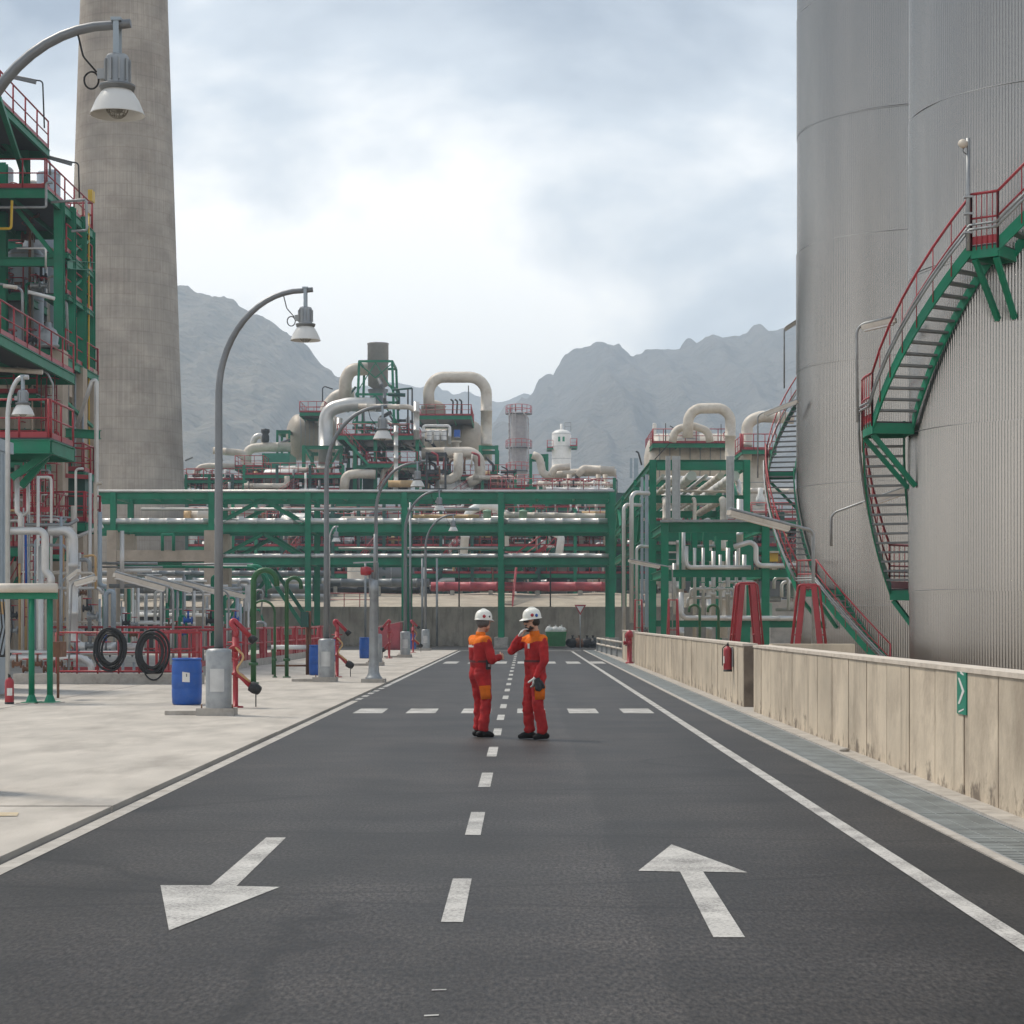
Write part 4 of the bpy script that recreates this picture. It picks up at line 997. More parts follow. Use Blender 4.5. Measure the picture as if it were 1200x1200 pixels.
# inverted-V bracing of the bay between the second and third legs
xm = (248 + 361) / 2 + 4
for yy in (RD + 0.02, RD + 2.8):
    for (yt, yb) in ((585, 614), (625, 655), (664, 735)):
        for xe in (254, 356):
            MB().ibeam(P(xm, yt, yy) if yy < 65 else Vector((XA(xm, RD), yy, ZA(yt, RD))), Vector((XA(xe, RD), yy, ZA(yb, RD))), 0.2, 0.24).build('brace', 'green', rk)
# pipes and trays the rack carries
pipe(rk, [(XA(85, RD), RD - 0.05, ZA(576.0, RD) + .02), (XA(720, RD), RD - 0.05, ZA(576.0, RD) + .02)], 0.09, 'silver')
pipe(rk, [(XA(100, RD), RD + 0.1, lev[1] + 0.25 + 0.19), (XA(712, RD), RD + 0.1, lev[1] + 0.25 + 0.19)], 0.19, 'silver')
pipe(rk, [(XA(110, RD), RD + 1.2, lev[1] + 0.25 + 0.2), (XA(700, RD), RD + 1.2, lev[1] + 0.25 + 0.2)], 0.2, 'cream')
pipe(rk, [(XA(255, RD), RD + 0.0, lev[2] + 0.22 + 0.13), (XA(716, RD), RD + 0.0, lev[2] + 0.22 + 0.13)], 0.13, 'silver')
pipe(rk, [(XA(255, RD), RD + 1.6, lev[2] + 0.22 + 0.16), (XA(716, RD), RD + 1.6, lev[2] + 0.22 + 0.16)], 0.16, 'cream')
pipe(rk, [(XA(150, RD), RD + 2.2, lev[0] - 0.6), (XA(560, RD), RD + 2.2, lev[0] - 0.6)], 0.10, 'silver')
pipe(rk, [(XA(140, RD), RD - 0.2, ZA(664, RD) + .6), (XA(220, RD), RD - 0.2, ZA(664, RD) + .6)], 0.11, 'white')
for i, (xa, xb, yy, r_, m_) in enumerate([(560, 640, 603, 0.10, 'silver'), (590, 712, 600, 0.22, 'cream'), (480, 560, 602, 0.16, 'tan'), (610, 700, 648, 0.12, 'white'), (470, 590, 640, 0.09, 'silver'), (390, 470, 640, 0.08, 'silver')]):
    pipe(rk, [(XA(xa, RD), RD + 2.0, ZA(yy, RD)), (XA(xb, RD), RD + 2.0, ZA(yy + (2 if i == 1 else 0), RD))], r_, m_)
for xa, yt in ((496, 655), (513, 655), (430, 660), (444, 660), (482, 590)):
    pipe(rk, [(XA(xa, RD), RD - 0.6, 0.1), (XA(xa, RD), RD - 0.6, ZA(yt, RD))], 0.07, 'galv')
for xa in (570, 613):
    MB().lathe([(0.16, 0), (0.26, 0.05), (0.26, 0.85), (0.28, 0.86), (0.28, 0.95), (0.1, 1.0), (0, 1.02)], (XA(xa, RD), RD + 1.4, lev[1] + 0.3), Z, 14).build('strainer_pot', 'mint', rk)
# green pipe portal on the plinth
pipe(rk, [(XA(193, RD), RD - 0.4, ZA(646, RD)), (XA(193, RD), RD - 0.4, ZA(627, RD)), (XA(206, RD), RD - 0.4, ZA(627, RD)), (XA(206, RD), RD - 0.4, ZA(646, RD))], 0.10, 'green', 0.05)

# ================================================================ TALL PIPE MODULE (right of the road end)
MD0, MD1 = 53.0, 76.0
XL, XR, ZT = XA(765, 53), XA(875, 53), ZA(539, 53)
tm = thing('pipe_module', 'tall green steel pipe module beyond the bund walls', 'pipe rack', (XL, MD0, 0))
ysm = [53, 60.6, 68.3, 76]
for yy in ysm:
    for X in (XL, XR): MB().col(X, yy, 0, ZT, 0.34).build('column', 'green', tm)
    for zz in (ZT - 0.2, ZA(585, 53), ZA(630, 53)): MB().ibeam((XL + .18, yy, zz), (XR - .18, yy, zz), 0.26, 0.40).build('beam', 'green', tm)
MB().box(XL + .2, XR - .2, 52.9, 53.1, ZA(551, 53), ZA(541.5, 53)).build('fascia', 'green', tm)
for X in (XL, XR):
    for ya, yb in zip(ysm, ysm[1:]):
        for zz in (ZT - 0.22, ZA(585, 53), ZA(630, 53)): MB().ibeam((X, ya + .18, zz), (X, yb - .18, zz), 0.26, 0.40).build('side_beam', 'green', tm)
        MB().bar((X, ya + .1, ZA(630, 53)), (X, (ya + yb) / 2, ZT - 0.4), 0.16, 0.16).build('brace', 'green', tm)
        MB().bar((X, yb - .1, ZA(630, 53)), (X, (ya + yb) / 2 + .1, ZT - 0.4), 0.16, 0.16).build('brace', 'green', tm)
for i in range(6):
    X = XL + 0.6 + i * 0.75
    pipe(tm, [(X, 53.5, ZT - 0.75 - 0.0), (X, 75, ZT - 0.75)], 0.10 + 0.08 * (i % 3), ('silver', 'cream', 'white')[i % 3])
    pipe(tm, [(X, 52.6, 0.4 + i * .1), (X, 52.6, ZA(585 + (i % 2) * 25, 53)), (X, 60, ZA(585 + (i % 2) * 25, 53))], 0.10 + 0.05 * ((i + 1) % 3), ('cream', 'silver')[i % 2])
for (xa, xb, ya, yb) in ((780, 785.5, 534.5, 608), (787.5, 797, 534.5, 608), (851, 860, 534.5, 608)):   # perforated cable trays hung on the front
    X0, X1 = XA(xa, 52.4), XA(xb, 52.4); mb = MB().box(X0, X1, 52.40, 52.43, ZA(yb, 52.4), ZA(ya, 52.4)).box(X0, X0 + .03, 52.32, 52.398, ZA(yb, 52.4), ZA(ya, 52.4)).box(X1 - .03, X1, 52.32, 52.398, ZA(yb, 52.4), ZA(ya, 52.4))
    mb.build('cable_tray', 'galv_light', tm)
for (xa, xb, ya, yb, dd) in ((751, 754, 559, 735, 51.5), (756, 760, 556, 735, 51.0), (738, 741, 537, 560, 66), (743, 748, 537, 562, 62)):
    MB().box(XA(xa, dd), XA(xb, dd), dd, dd + .08, ZA(yb, dd), ZA(ya, dd)).build('cable_tray', 'blue_grey', tm)
for (xa, ya, yb, r_, m_) in ((740, 577, 690, .11, 'silver'), (731, 591, 700, .09, 'silver'), (746, 640, 725, .08, 'silver')):
    pipe(tm, [(XA(xa, 50.5), 50.5, max(0.05, ZA(yb + 40, 50.5))), (XA(xa, 50.5), 50.5, ZA(ya, 50.5)), (XA(xa, 50.5) + 0.9, 50.9, ZA(ya, 50.5))], r_, m_)
for k in range(5): valve(tm, (XL - 0.6 + (k % 2) * .3, 51.2 + k * 1.1, 1.2 + k * 0.5), 0.14)
MB().bar((XL + .1, 53, ZT + .02), (XL + .9, 53, ZT + .9), .05, .05).build('strut', 'dark_steel', tm)

# ---- lower frame in front of it
FD = 46.0
fx = [XA(779, FD), XA(897, FD)]
lf = thing('pipe_portal', 'low green portal frame full of white pipes in front of the tall module', 'pipe rack', (fx[0], FD, 0))
ztf = ZA(612, FD)
for X in fx:
    for yy in (FD, FD + 4.5): MB().col(X, yy, 0, ztf - 0.02, 0.33).build('column', 'green', lf)
for yy in (FD, FD + 4.5):
    for zz, h_ in ((ZA(618, FD), .44), (ZA(672, FD), .34), (ZA(731, FD), .30)):
        MB().ibeam((fx[0] + .18, yy, zz), (fx[1] - .18, yy, zz), 0.24, h_).build('beam', 'green', lf)
for X in fx:
    for zz in (ZA(618, FD), ZA(672, FD)): MB().ibeam((X, FD + .18, zz), (X, FD + 4.3, zz), .22, .36).build('side_beam', 'green', lf)
MB().box(fx[0] - .2, fx[1] + .2, FD - .18, FD + .0, ztf, ztf + .10).build('cap_plate', 'galv', lf)
MB().ibeam((fx[1] + .18, FD, ZA(672, FD)), (XA(945, FD), FD, ZA(672, FD)), .24, .34).build('beam', 'green', lf)
MB().ibeam((fx[1] + .18, FD, ZA(731, FD)), (XA(990, FD), FD, ZA(731, FD)), .24, .34).build('beam', 'green', lf)
MB().box(XA(800, 47), XA(860, 47), 47.2, 47.5, ZA(657, 47), ZA(645, 47)).build('girder', 'green', lf)
w = 'silver'
ppx(lf, [(804, 640), (804, 665), (880, 665)], FD - .1, 2.6, w); ppx(lf, [(798, 694), (798, 724), (990, 725)], FD - .3, 3.0, w); ppx(lf, [(860, 641), (886, 633), (886, 663), (945, 663)], FD - .2, 3.0, w)
ppx(lf, [(801, 612), (801, 690)], FD + .7, 2.2, w); ppx(lf, [(867, 585), (867, 640)], 49, 4.0, w); ppx(lf, [(790, 660), (790, 720)], FD + .8, 2.0, w)
for i, x in enumerate((824, 836, 844, 853, 863, 872, 814)):
    ppx(lf, [(x, 642 + (i % 3) * 4), (x, 722)], FD + .6 + (i % 2) * .5, 2.6 if i % 2 else 1.9, w)
    if i < 5: valve(lf, P(x, 690 + (i % 2) * 6, FD + .2), 0.13, 'silver', 'green')
for i, (xa, ya, xb) in enumerate(((809, 690, 860), (806, 700, 870), (845, 682, 886), (800, 648, 850), (812, 640, 842))):
    ppx(lf, [(xa, ya + 12), (xa, ya), (xb, ya), (xb, ya + 14)], FD + 1.0 + i * .3, 1.7, w)
ppx(lf, [(907, 690), (907, 677), (924, 677), (924, 715)], FD + .4, 2.0, w); ppx(lf, [(916, 700), (916, 682), (932, 682), (932, 722)], FD + .8, 2.0, w)
for i, y in enumerate((575, 582, 590, 560)):
    ppx(lf, [(775, y), (850, y + 1), (866, y + 1), (866, y + 30)], 56 + i * 1.5, 1.6 + (i % 2), ('cream', 'silver')[i % 2])
for k in range(5): MB().box(XA(797 + k * 14, 48), XA(803 + k * 14, 48), 48, 48.4, ZA(690, 48), ZA(560 + 50 + k * 6, 48)).build('back_post', 'green', lf)
# green gooseneck vents behind the bund wall
for i, x in enumerate((820, 842)):
    t = thing('gooseneck_vent', ('left', 'right')[i] + ' one of two green gooseneck vents behind the middle bund wall', 'vent', (XA(x, 42), 42, -0.1))
    X = XA(x, 42); zz = ZA(709, 42)
    MB().tube([(X, 42, -.1), (X, 42, zz - .22)] + [(X - .22 + .22 * math.cos(a), 42, zz - .22 + .22 * math.sin(a)) for a in [math.pi * j / 10 for j in range(1, 10)]] + [(X - .44, 42, zz - .30)], 0.055, 10).build('bent_pipe', 'olive_green', t)
    MB().lathe([(.12, 0), (.12, .04), (.056, .05)], (X, 42, -.1), Z, 12).build('base_flange', 'olive_green', t)
# ================================================================ PROCESS TOWER at the left edge
TD = 40.0; TX = XA(69.5, TD)
tw = thing('process_tower', 'tall green steel process tower with red railings left of the chimney', 'process tower', (TX, TD, 0))
zc = ZA(411, TD); ztop = ZA(178, TD)
cp = [(TX, TD), (XA(82, 46), 46.0), (XA(94, 50), 50.0), (XA(106, 43.2), 43.2), (XA(3, 41), 41.0), (XA(30, 52), 52.0), (XA(-40, 40), 40.0), (XA(55, 55), 55)]
for i, (X, yy) in enumerate(cp):
    MB().col(X, yy, zc if i in (0, 3, 4) else 0, ZA(235 if i in (1, 2, 3) else 178, TD) if i else ZA(236, TD), 0.36).build('column', 'green', tw)
    if i in (0, 3, 4): MB().box(X - .24, X + .24, yy - .24, yy + .24, 0, zc).build('column_encasement', 'fireproof', tw)
MB().col(XA(29, 40), 40, ZA(235, TD), ZA(166, TD), 0.36).build('column', 'green', tw)
X0 = -30.0
def deck(x0p, x1p, yp, d0, d1, rails, mt='green'):
    platform(tw, XA(x0p, d0), XA(x1p, d0), d0, d1, ZA(yp, d0), rails, 0.34)
# top platform (upper left), seen from below
platform(tw, -31, XA(58, 40), 34.5, 40.0, ZA(100, 35.2), 'rf', 0.3)
MB().bar((XA(0, 35.2) - .2, 35.5, ZA(110, 35.2)), (XA(29, 40), 39.9, ZA(205, 40)), .18, .18).build('brace', 'green', tw)
MB().bar((XA(-60, 38), 38, ZA(100, 38)), (XA(27, 40), 39.9, ZA(190, 40)), .18, .18).build('brace', 'green', tw)
platform(tw, -31, TX + 0.05, 38.8, 43.0, ZA(235, TD), 'frb', 0.34)
platform(tw, -31, XA(84, 46), 41.5, 46.0, ZA(346, 42), 'f', 0.3)
for yy in (41.0, 42.0): MB().col(TX + .02, yy, ZA(428, 41), ZA(243, 41), .34).build('column', 'green', tw)
MB().box(TX - .2, TX + .24, 41.6, 42.0, 0, ZA(432, 41.8)).build('column_encasement', 'fireproof', tw)
platform(tw, TX - 1.2, TX + 0.12, 40.4, 43.4, ZA(430, 42) , 'rb', 0.3)
platform(tw, -31, XA(0, 33.0), 29.5, 38.5, ZA(390, 33), 'r', 0.35)
platform(tw, XA(-40, 30), XA(70, 30), 29.4, 31.0, ZA(517, 30), 'fr', 0.4)
MB().bar(P(14, 560, 30), P(62, 527, 30), .2, .2).build('brace', 'green', tw)
MB().bar(P(25, 570, 30.4), P(55, 535, 30.4), .2, .2).build('brace', 'green', tw)
platform(tw, XA(58, 38), XA(100, 38), 38.0, 39.4, ZA(611, 38), 'frlb', 0.3)
platform(tw, XA(70, 41), XA(99, 41), 40.9, 42.0, ZA(552, 41), 'frb', 0.25)
for yp in (305, 315):
    pass
MB().ibeam((-31, TD, ZA(307, TD)), (TX - .18, TD, ZA(307, TD)), .24, .34).build('beam', 'green', tw)
MB().ibeam((TX + .18, TD + .3, ZA(307, TD)), (XA(108, 43), 43, ZA(312, 43)), .24, .34).build('beam', 'green', tw)
MB().ibeam((XA(74, 40), 40, ZA(507, 40)), (XA(111, 40), 40.5, ZA(507, 40)), .24, .34).build('beam', 'green', tw)
MB().ibeam((-31, TD, ZA(508, TD)), (TX - .25, TD, ZA(508, TD)), .24, .34).build('beam', 'green', tw)
MB().ibeam((-31, TD, ZA(411, TD)), (TX - .25, TD, ZA(411, TD)), .24, .3).build('beam', 'green', tw)
MB().bar((TX, TD - .0, ZA(307, TD)), (XA(20, TD), TD, ZA(245, TD)), .16, .16).build('brace', 'green', tw)
MB().box(XA(75, 41), XA(97, 41), 41.2, 42, ZA(600, 41), ZA(556, 41)).build('equipment_box', 'dark_green', tw)
# vessels standing in the tower
for (x, d_, ya, yb, r_, m_) in ((57, 44, 402, 205, .50, 'blue_grey'), (30, 43, 460, 300, .75, 'blue_grey'), (44, 44, 470, 240, .62, 'galv'), (8, 43, 440, 330, .5, 'grey_steel'), (20, 46, 380, 250, .4, 'galv')):
    vessel_v(tw, XA(x, d_), d_, ZA(ya, d_), ZA(yb, d_), r_, m_)
MB().lathe([(.30, 0), (.42, .06), (.42, .12), (.36, .16), (.40, .45), (.30, .7), (.12, .82), (.12, 1.0), (0, 1.02)], P(57, 408, 39.6), Z, 14).build('exchanger_head', 'galv', tw)
# concrete table, building side
MB().box(-32, XA(22, 40), 40.5, 47, ZA(435, 40), ZA(405, 40)).build('concrete_table', 'fireproof', tw)
MB().box(XA(-30, 41), XA(16, 41), 41, 44, 0, ZA(436, 41)).build('concrete_pier', 'fireproof', tw)
ladder(tw, XA(60, 38.6), 38.6, ZA(611, 38), ZA(420, 38))
ladder(tw, XA(40, 36), 36, 2, ZA(517, 33))
ladder(tw, XA(101, 43.5), 43.0, ZA(430, 43), ZA(250, 43), True)
flight(tw, (XA(38, 37), 35.5, 2.2), (XA(64, 37), 37.2, ZA(611, 38)), .8)
flight(tw, (XA(30, 44), 42.6, ZA(508, 42)), (XA(66, 44), 42.6, ZA(430, 42)), .8)
# pipes
rp = random.Random(5)
ppx(tw, [(-20, 243), (54, 243), (54, 214), (62, 214)], 38.2, 1.6, 'galv', 3); ppx(tw, [(60, 237), (101, 234), (102, 270), (84, 271)], 38.4, 1.6, 'galv', 3); ppx(tw, [(-10, 268), (13, 268), (14, 235)], 38.0, 1.6, 'yellow', 3)
ppx(tw, [(85, 330), (85, 400), (84, 420), (78, 440), (78, 470)], 41, 1.4, 'galv'); ppx(tw, [(74, 350), (78, 356), (80, 410)], 40.6, 1.6, 'galv'); ppx(tw, [(104, 250), (104, 440), (106, 700)], 42.5, 1.0, 'yellow')
ppx(tw, [(90, 500), (108, 446), (113, 446), (113, 585), (117, 590), (117, 690)], 39.6, 2.6, 'silver', 5); ppx(tw, [(97, 240), (97, 480)], 44, 1.5, 'rust'); ppx(tw, [(-10, 432), (50, 436)], 36, 3.0, 'cream', name='tube_housing'); ppx(tw, [(20, 430), (55, 436), (62, 450), (62, 540)], 36.4, 1.2, 'galv', 8)
ppx(tw, [(-10, 331), (18, 336), (26, 340), (27, 405)], 35, 1.5, 'galv', 6); ppx(tw, [(4, 335), (20, 337)], 34.8, 2.4, 'cream', name='tube_housing'); ppx(tw, [(33, 342), (64, 350)], 37, 2.2, 'white', name='tube_housing')
ppx(tw, [(46, 186), (58, 187), (59, 205)], 40.8, 1.4, 'galv', 5)
for (xa, ya, xb, yb, d_, xp, yp) in ((9, 87, 42, 94, 37, 52, 150), (50, 181, 84, 190, 40, 93, 232)):   # tube lights leaning out over the platforms
    ppx(tw, [(xa, ya), (xb, yb), (xb + 8, yb + 1), (xp, yp)], d_, 0.9, 'dark_steel', 5, name='light_arm')
    MB().bar(P(xa + 5, ya + 3, d_), P(xb, yb + 2.5, d_), .14, .12).build('tube_housing', 'grey_steel', tw)
for i in range(26):
    x = rp.uniform(-5, 64); d_ = rp.uniform(41, 50); ya = rp.choice((240, 310, 350, 415)); yb = ya + rp.uniform(60, 200); m_ = rp.choice(('galv', 'silver', 'grey_steel', 'silver', 'rust'))
    ppx(tw, [(x, yb), (x, ya + 14), (x + rp.uniform(-14, 14), ya + 14), (x + rp.uniform(-2, 2) + 8, ya + 4)] if i % 2 else [(x, yb), (x, ya)], d_, rp.uniform(.8, 2.0), m_)
for i in range(16):
    valve(tw, P(rp.uniform(0, 62), rp.choice((228, 340, 398, 335, 505)), rp.uniform(39.5, 43)), rp.uniform(.13, .22), rp.choice(('grey_steel', 'dark_steel', 'galv')))
vessel_v(tw, XA(14, 39.5), 39.5, ZA(230, 39.5), ZA(222, 39.5), .25, 'dark_steel')
MB().box(XA(108, 46), XA(103, 46), 46, 46.3, ZA(235, 46), ZA(222, 46)).build('notice_plate', 'yellow', tw)

for yp in (300, 348): platform(tw, TX - .8, TX + .1, 40.5, 42.9, ZA(yp, 41), 'r', .2)
for yp in (462, 540): platform(tw, -26, XA(60, 39.4), 38.2, 39.4, ZA(yp, 38.4), 'f', .22)
for (x, d_) in ((22, 42), (47, 43)): MB().box(XA(x, d_) - .22, XA(x, d_) + .22, d_ - .12, d_ + .12, 0, ZA(418, d_)).build('column_encasement', 'fireproof', tw)
# deeper levels with their own rails, and the equipment on them
for (yp, d0, d1, xr) in ((282, 44.5, 48, 62), (330, 47, 52, 60), (376, 45, 50, 64), (455, 43, 47, 66), (565, 42, 46, 62), (640, 36, 39, 58)):
    platform(tw, -33, min(XA(xr, d0), XA(88, d1)), d0, d1, ZA(yp, d0), 'fr', .3)
for (x, d_, ya, yb, r_, m_) in ((16, 48, 560, 470, .7, 'galv'), (50, 46, 540, 455, .45, 'cream'), (36, 47, 700, 565, .55, 'galv'), (62, 47, 400, 300, .35, 'cream'), (4, 47, 330, 200, .45, 'galv'), (38, 47.5, 330, 215, .3, 'cream')):
    vessel_v(tw, XA(x, d_), d_, ZA(ya, d_), ZA(yb, d_), r_, m_)
for i in range(34):
    x = rp.uniform(-5, 70); d_ = rp.uniform(37, 50); ya = rp.choice((285, 332, 378, 440, 500, 545, 580)); yb = ya + rp.uniform(30, 120); m_ = rp.choice(('galv', 'silver', 'cream', 'red', 'silver', 'rust', 'dark_steel', 'green'))
    ppx(tw, [(x, yb), (x, ya), (x + rp.uniform(-18, 18), ya)] if i % 3 else [(x - 22, ya + 6), (x + 12, ya + 6), (x + 12, ya + 30)], d_, rp.uniform(.8, 2.3), m_)
for i in range(18):
    valve(tw, P(rp.uniform(0, 66), rp.choice((278, 326, 372, 451, 560, 636)), rp.uniform(42, 46)), rp.uniform(.15, .28), rp.choice(('grey_steel', 'dark_steel', 'galv', 'rust')))
for (x, ya, yb) in ((88, 640, 430), (80, 560, 300), (97, 600, 480)): ppx(tw, [(x, ya), (x, yb)], 41.5, 1.3, 'galv')
for (xa, ya, xb, yb) in ((75, 300, 104, 282), (75, 345, 104, 320), (76, 470, 108, 500)): MB().bar(P(xa, ya, 40.6), P(xb, yb, 42.6), .12, .12).build('brace', 'green', tw)
railing(tw, [P(84, 372, 46), P(95, 372, 44)], 1.2, .6, .04); railing(tw, [P(76, 560, 40), P(106, 562, 40.2)], 1.2, .7, .04)

# ---- lower clutter of the tower: white pipe loops between it and the fence
lp = thing('pipe_loops', 'big white insulated pipe loops at the foot of the process tower', 'pipes', (XA(60, 30), 30, 0))
S = 'silver'
ppx(lp, [(8, 622), (53, 622), (53, 670), (60, 676), (60, 690)], 29, 4.6, S, 9); ppx(lp, [(57, 622), (86, 622), (86, 758), (168, 759)], 29.4, 5.6, S, 12); ppx(lp, [(20, 545), (20, 600), (24, 603), (24, 660)], 30, 3.0, S, 5)
ppx(lp, [(33, 540), (33, 600), (24, 606)], 31, 2.2, S); ppx(lp, [(48, 640), (48, 770), (70, 772), (105, 772), (108, 790)], 30.5, 3.2, S, 6); ppx(lp, [(10, 764), (60, 765), (170, 765)], 28.6, 2.6, S); ppx(lp, [(0, 771), (95, 771), (107, 778), (107, 795)], 28.2, 4.0, S, 9)
ppx(lp, [(117, 600), (117, 685), (124, 688)], 33, 2.6, 'blue_grey', 5); ppx(lp, [(124, 740), (124, 694), (133, 692), (133, 745)], 32, 3.0, 'blue_grey', 6); ppx(lp, [(30, 620), (31, 700)], 32, 1.4, 'blue', 3)
ppx(lp, [(99, 652), (112, 650), (112, 690)], 31, 1.4, 'tan', 4); ppx(lp, [(143, 690), (143, 622)], 33, 2.6, 'silver'); ppx(lp, [(72, 700), (72, 600)], 34, 1.6, 'red')
for i in range(9): ppx(lp, [(66 + i * 13, 800), (66 + i * 13, 770 + (i % 3) * 6)], 28.8 + (i % 2) * .6, 1.7, 'galv', name='support')
for i in range(6): valve(lp, P(70 + i * 18, 757 + (i % 2) * 8, 28.4 + i * .2), .14)
for i in range(6): valve(lp, P(20 + i * 12, 778 + (i % 2) * 6, 26.8 + i * .2), .12, 'rust')

for i in range(30):
    x = rp.uniform(14, 112); d_ = rp.uniform(31, 37); ya = rp.uniform(545, 700); m_ = rp.choice(('silver', 'galv', 'silver', 'white', 'red', 'blue_grey', 'tan', 'cream'))
    ppx(lp, [(x, rp.uniform(755, 775)), (x, ya), (x + rp.uniform(-14, 14), ya)] if i % 2 else [(x, 765), (x, ya)], d_, rp.uniform(.9, 2.3), m_)
for i in range(14):
    x = rp.uniform(10, 70); y = rp.uniform(600, 745); ppx(lp, [(x, y), (x + rp.uniform(20, 60), y), (x + 62, y + rp.uniform(-18, 18))], rp.uniform(32, 37), rp.uniform(.9, 2.2), rp.choice(('silver', 'galv', 'cream', 'silver')))
for i in range(12): valve(lp, P(rp.uniform(14, 110), rp.uniform(690, 750), rp.uniform(30.5, 33)), rp.uniform(.1, .17), rp.choice(('galv', 'rust', 'dark_steel')))
railing(lp, [P(14, 600, 36), P(62, 600, 36)], 1.3, .6, .04); railing(lp, [P(20, 650, 37), P(75, 650, 37)], 1.3, .6, .04); ladder(lp, XA(36, 35), 35, 1.5, ZA(560, 35)); ladder(lp, XA(46, 36.5), 36.5, .1, ZA(620, 36.5))
# ================================================================ PROCESS UNITS behind the rack
UD = 104.0
def px_frame(t, xs, yl, d0, d1, ybase=700, w=0.34, mt='green', cols=True):
    """steel frame: legs at the picture columns xs, beams at the picture rows yl"""
    for x in xs:
        for d_ in (d0, d1): MB().col(XA(x, d0), d_, 3.2 if d0 > 79 else 0, ZA(yl[0], d0), w).build('column', mt, t)
    for y in yl:
        for d_ in (d0, d1):
            for a, c in zip(xs, xs[1:]): MB().ibeam((XA(a, d0) + w / 2, d_, ZA(y, d0) - .2), (XA(c, d0) - w / 2, d_, ZA(y, d0) - .2), .22, .36).build('beam', mt, t)
        for x in xs: MB().ibeam((XA(x, d0), d0 + w / 2, ZA(y, d0) - .2), (XA(x, d0), d1 - w / 2, ZA(y, d0) - .2), .2, .3).build('beam', mt, t)

# ---- stack on its tapering frame
u1 = thing('vent_stack', 'grey vent stack held in a tapering green frame, tallest of the far plant', 'stack', (XA(443, UD), UD, 3.3))
MB().lathe([(1.05, 0), (1.05, .4), (.72, .5), (1.05, 1.6)], (XA(443, UD), UD, ZA(475, UD)), Z, 20).build('cone', 'grey_steel', u1)
MB().lathe([(.5, -2.6), (.5, -.3), (1.02, 0), (1.02, 2.2), (1.07, 2.25), (1.07, 4.15), (1.1, 4.2), (1.1, 4.3), (1.0, 4.3), (1.0, 1)], (XA(443, UD), UD, ZA(452, UD)), Z, 24).build('stack', mat('stack_grey', (0.27, 0.262, 0.25), .6, .2, var=.1), u1)
for sx in (-1, 1):
    for sy in (-1, 1):
        MB().bar((XA(443 + sx * 27, UD), UD + sy * 2.3, 8), (XA(443 + sx * 19, UD), UD + sy * 1.6, ZA(428, UD)), .24, .24).build('frame_leg', 'green', u1)
for y, k in ((428, 19), (467, 22), (500, 25)):
    q = [(XA(443 - k, UD), UD - 1.6 - (k - 19) * .1), (XA(443 + k, UD), UD - 1.6 - (k - 19) * .1), (XA(443 + k, UD), UD + 1.6 + (k - 19) * .1), (XA(443 - k, UD), UD + 1.6 + (k - 19) * .1)]
    for a, c in zip(q, q[1:] + q[:1]): MB().bar(a + (ZA(y, UD),), c + (ZA(y, UD),), .18, .22).build('ring_beam', 'green', u1)
for sx in (-1, 1):
    MB().bar((XA(443 + sx * 20, UD), UD - 1.7, ZA(430, UD)), (XA(443, UD), UD - 1.9, ZA(448, UD)), .10, .10).build('brace', 'green', u1)
    MB().bar((XA(443 + sx * 22, UD), UD - 1.9, ZA(466, UD)), (XA(443, UD), UD - 1.7, ZA(430, UD)), .10, .10).build('brace', 'green', u1)
    MB().bar((XA(443 + sx * 25, UD), UD - 2.2, ZA(498, UD)), (XA(443, UD), UD - 2.0, ZA(468, UD)), .12, .12).build('brace', 'green', u1)
ppx(u1, [(437, 432), (411, 433), (405, 445), (404, 470)], UD + 1, 7.5, 'cream', 18); ppx(u1, [(415, 462), (395, 464), (383, 478), (380, 500)], UD + 3, 8, 'cream', 15, name='duct')

# ---- left unit: big drum, fat elbows, platforms
u2 = thing('reactor_unit', 'horizontal beige drum with fat curved ducts left of the vent stack', 'process unit', (XA(360, UD), UD, 3.3))
vessel_h(u2, (XA(369, 108), 108, ZA(513, 108)), 2.45, 3.6, (1, 0.25, 0), mat('drum_beige', (0.40, 0.35, 0.29), .55, .1, var=.12, scale=.5, dirt=(.26, .21, .16), damt=.5), 'drum', 9)
ppx(u2, [(440, 474), (408, 474), (382, 480), (381, 560)], UD - 2, 8.2, 'silver', 26, name='duct'); ppx(u2, [(398, 490), (396, 540)], UD - 1, 3.5, 'silver')
platform(u2, XA(351, UD), XA(381, UD), UD, UD + 3, ZA(483, UD), 'fblr', .3)
px_frame(u2, [356, 400], [522, 565], 100, 104)
for a, c in ((356, 378), (400, 378)): MB().bar((XA(a, 100), 99.9, ZA(524, 100)), (XA(c, 100), 99.9, ZA(562, 100)), .2, .2).build('brace', 'green', u2)
MB().box(XA(310, UD), XA(342, UD), UD - 1, UD + 2, ZA(551, UD), ZA(533, UD)).build('green_duct', mat('duct_green', (.02, .26, .17), .5), u2)
MB().box(XA(243, UD), XA(271, UD), UD - 2, UD + 1, ZA(575, UD), ZA(559, UD)).build('green_duct', 'duct_green', u2)
ppx(u2, [(250, 528), (286, 531), (288, 545), (296, 548)], UD, 4.2, 'cream', 8); ppx(u2, [(289, 545), (289, 526), (310, 524), (341, 524)], UD + 1, 5.5, 'cream', 10); ppx(u2, [(296, 524), (298, 512), (308, 510), (310, 520)], UD + 2, 3.6, 'silver', 7)
ppx(u2, [(228, 562), (232, 548), (245, 546), (275, 547)], UD - 1, 3.6, 'cream', 9); ppx(u2, [(311, 505), (311, 520), (324, 521), (340, 515)], UD + 1.4, 1.6, 'grey_steel', 3)
ppx(u2, [(296, 550), (302, 556), (304, 562)], UD - 2, 4.5, 'cream', 6)
px_frame(u2, [325, 339], [504, 545], UD + 2, UD + 4, w=.22)
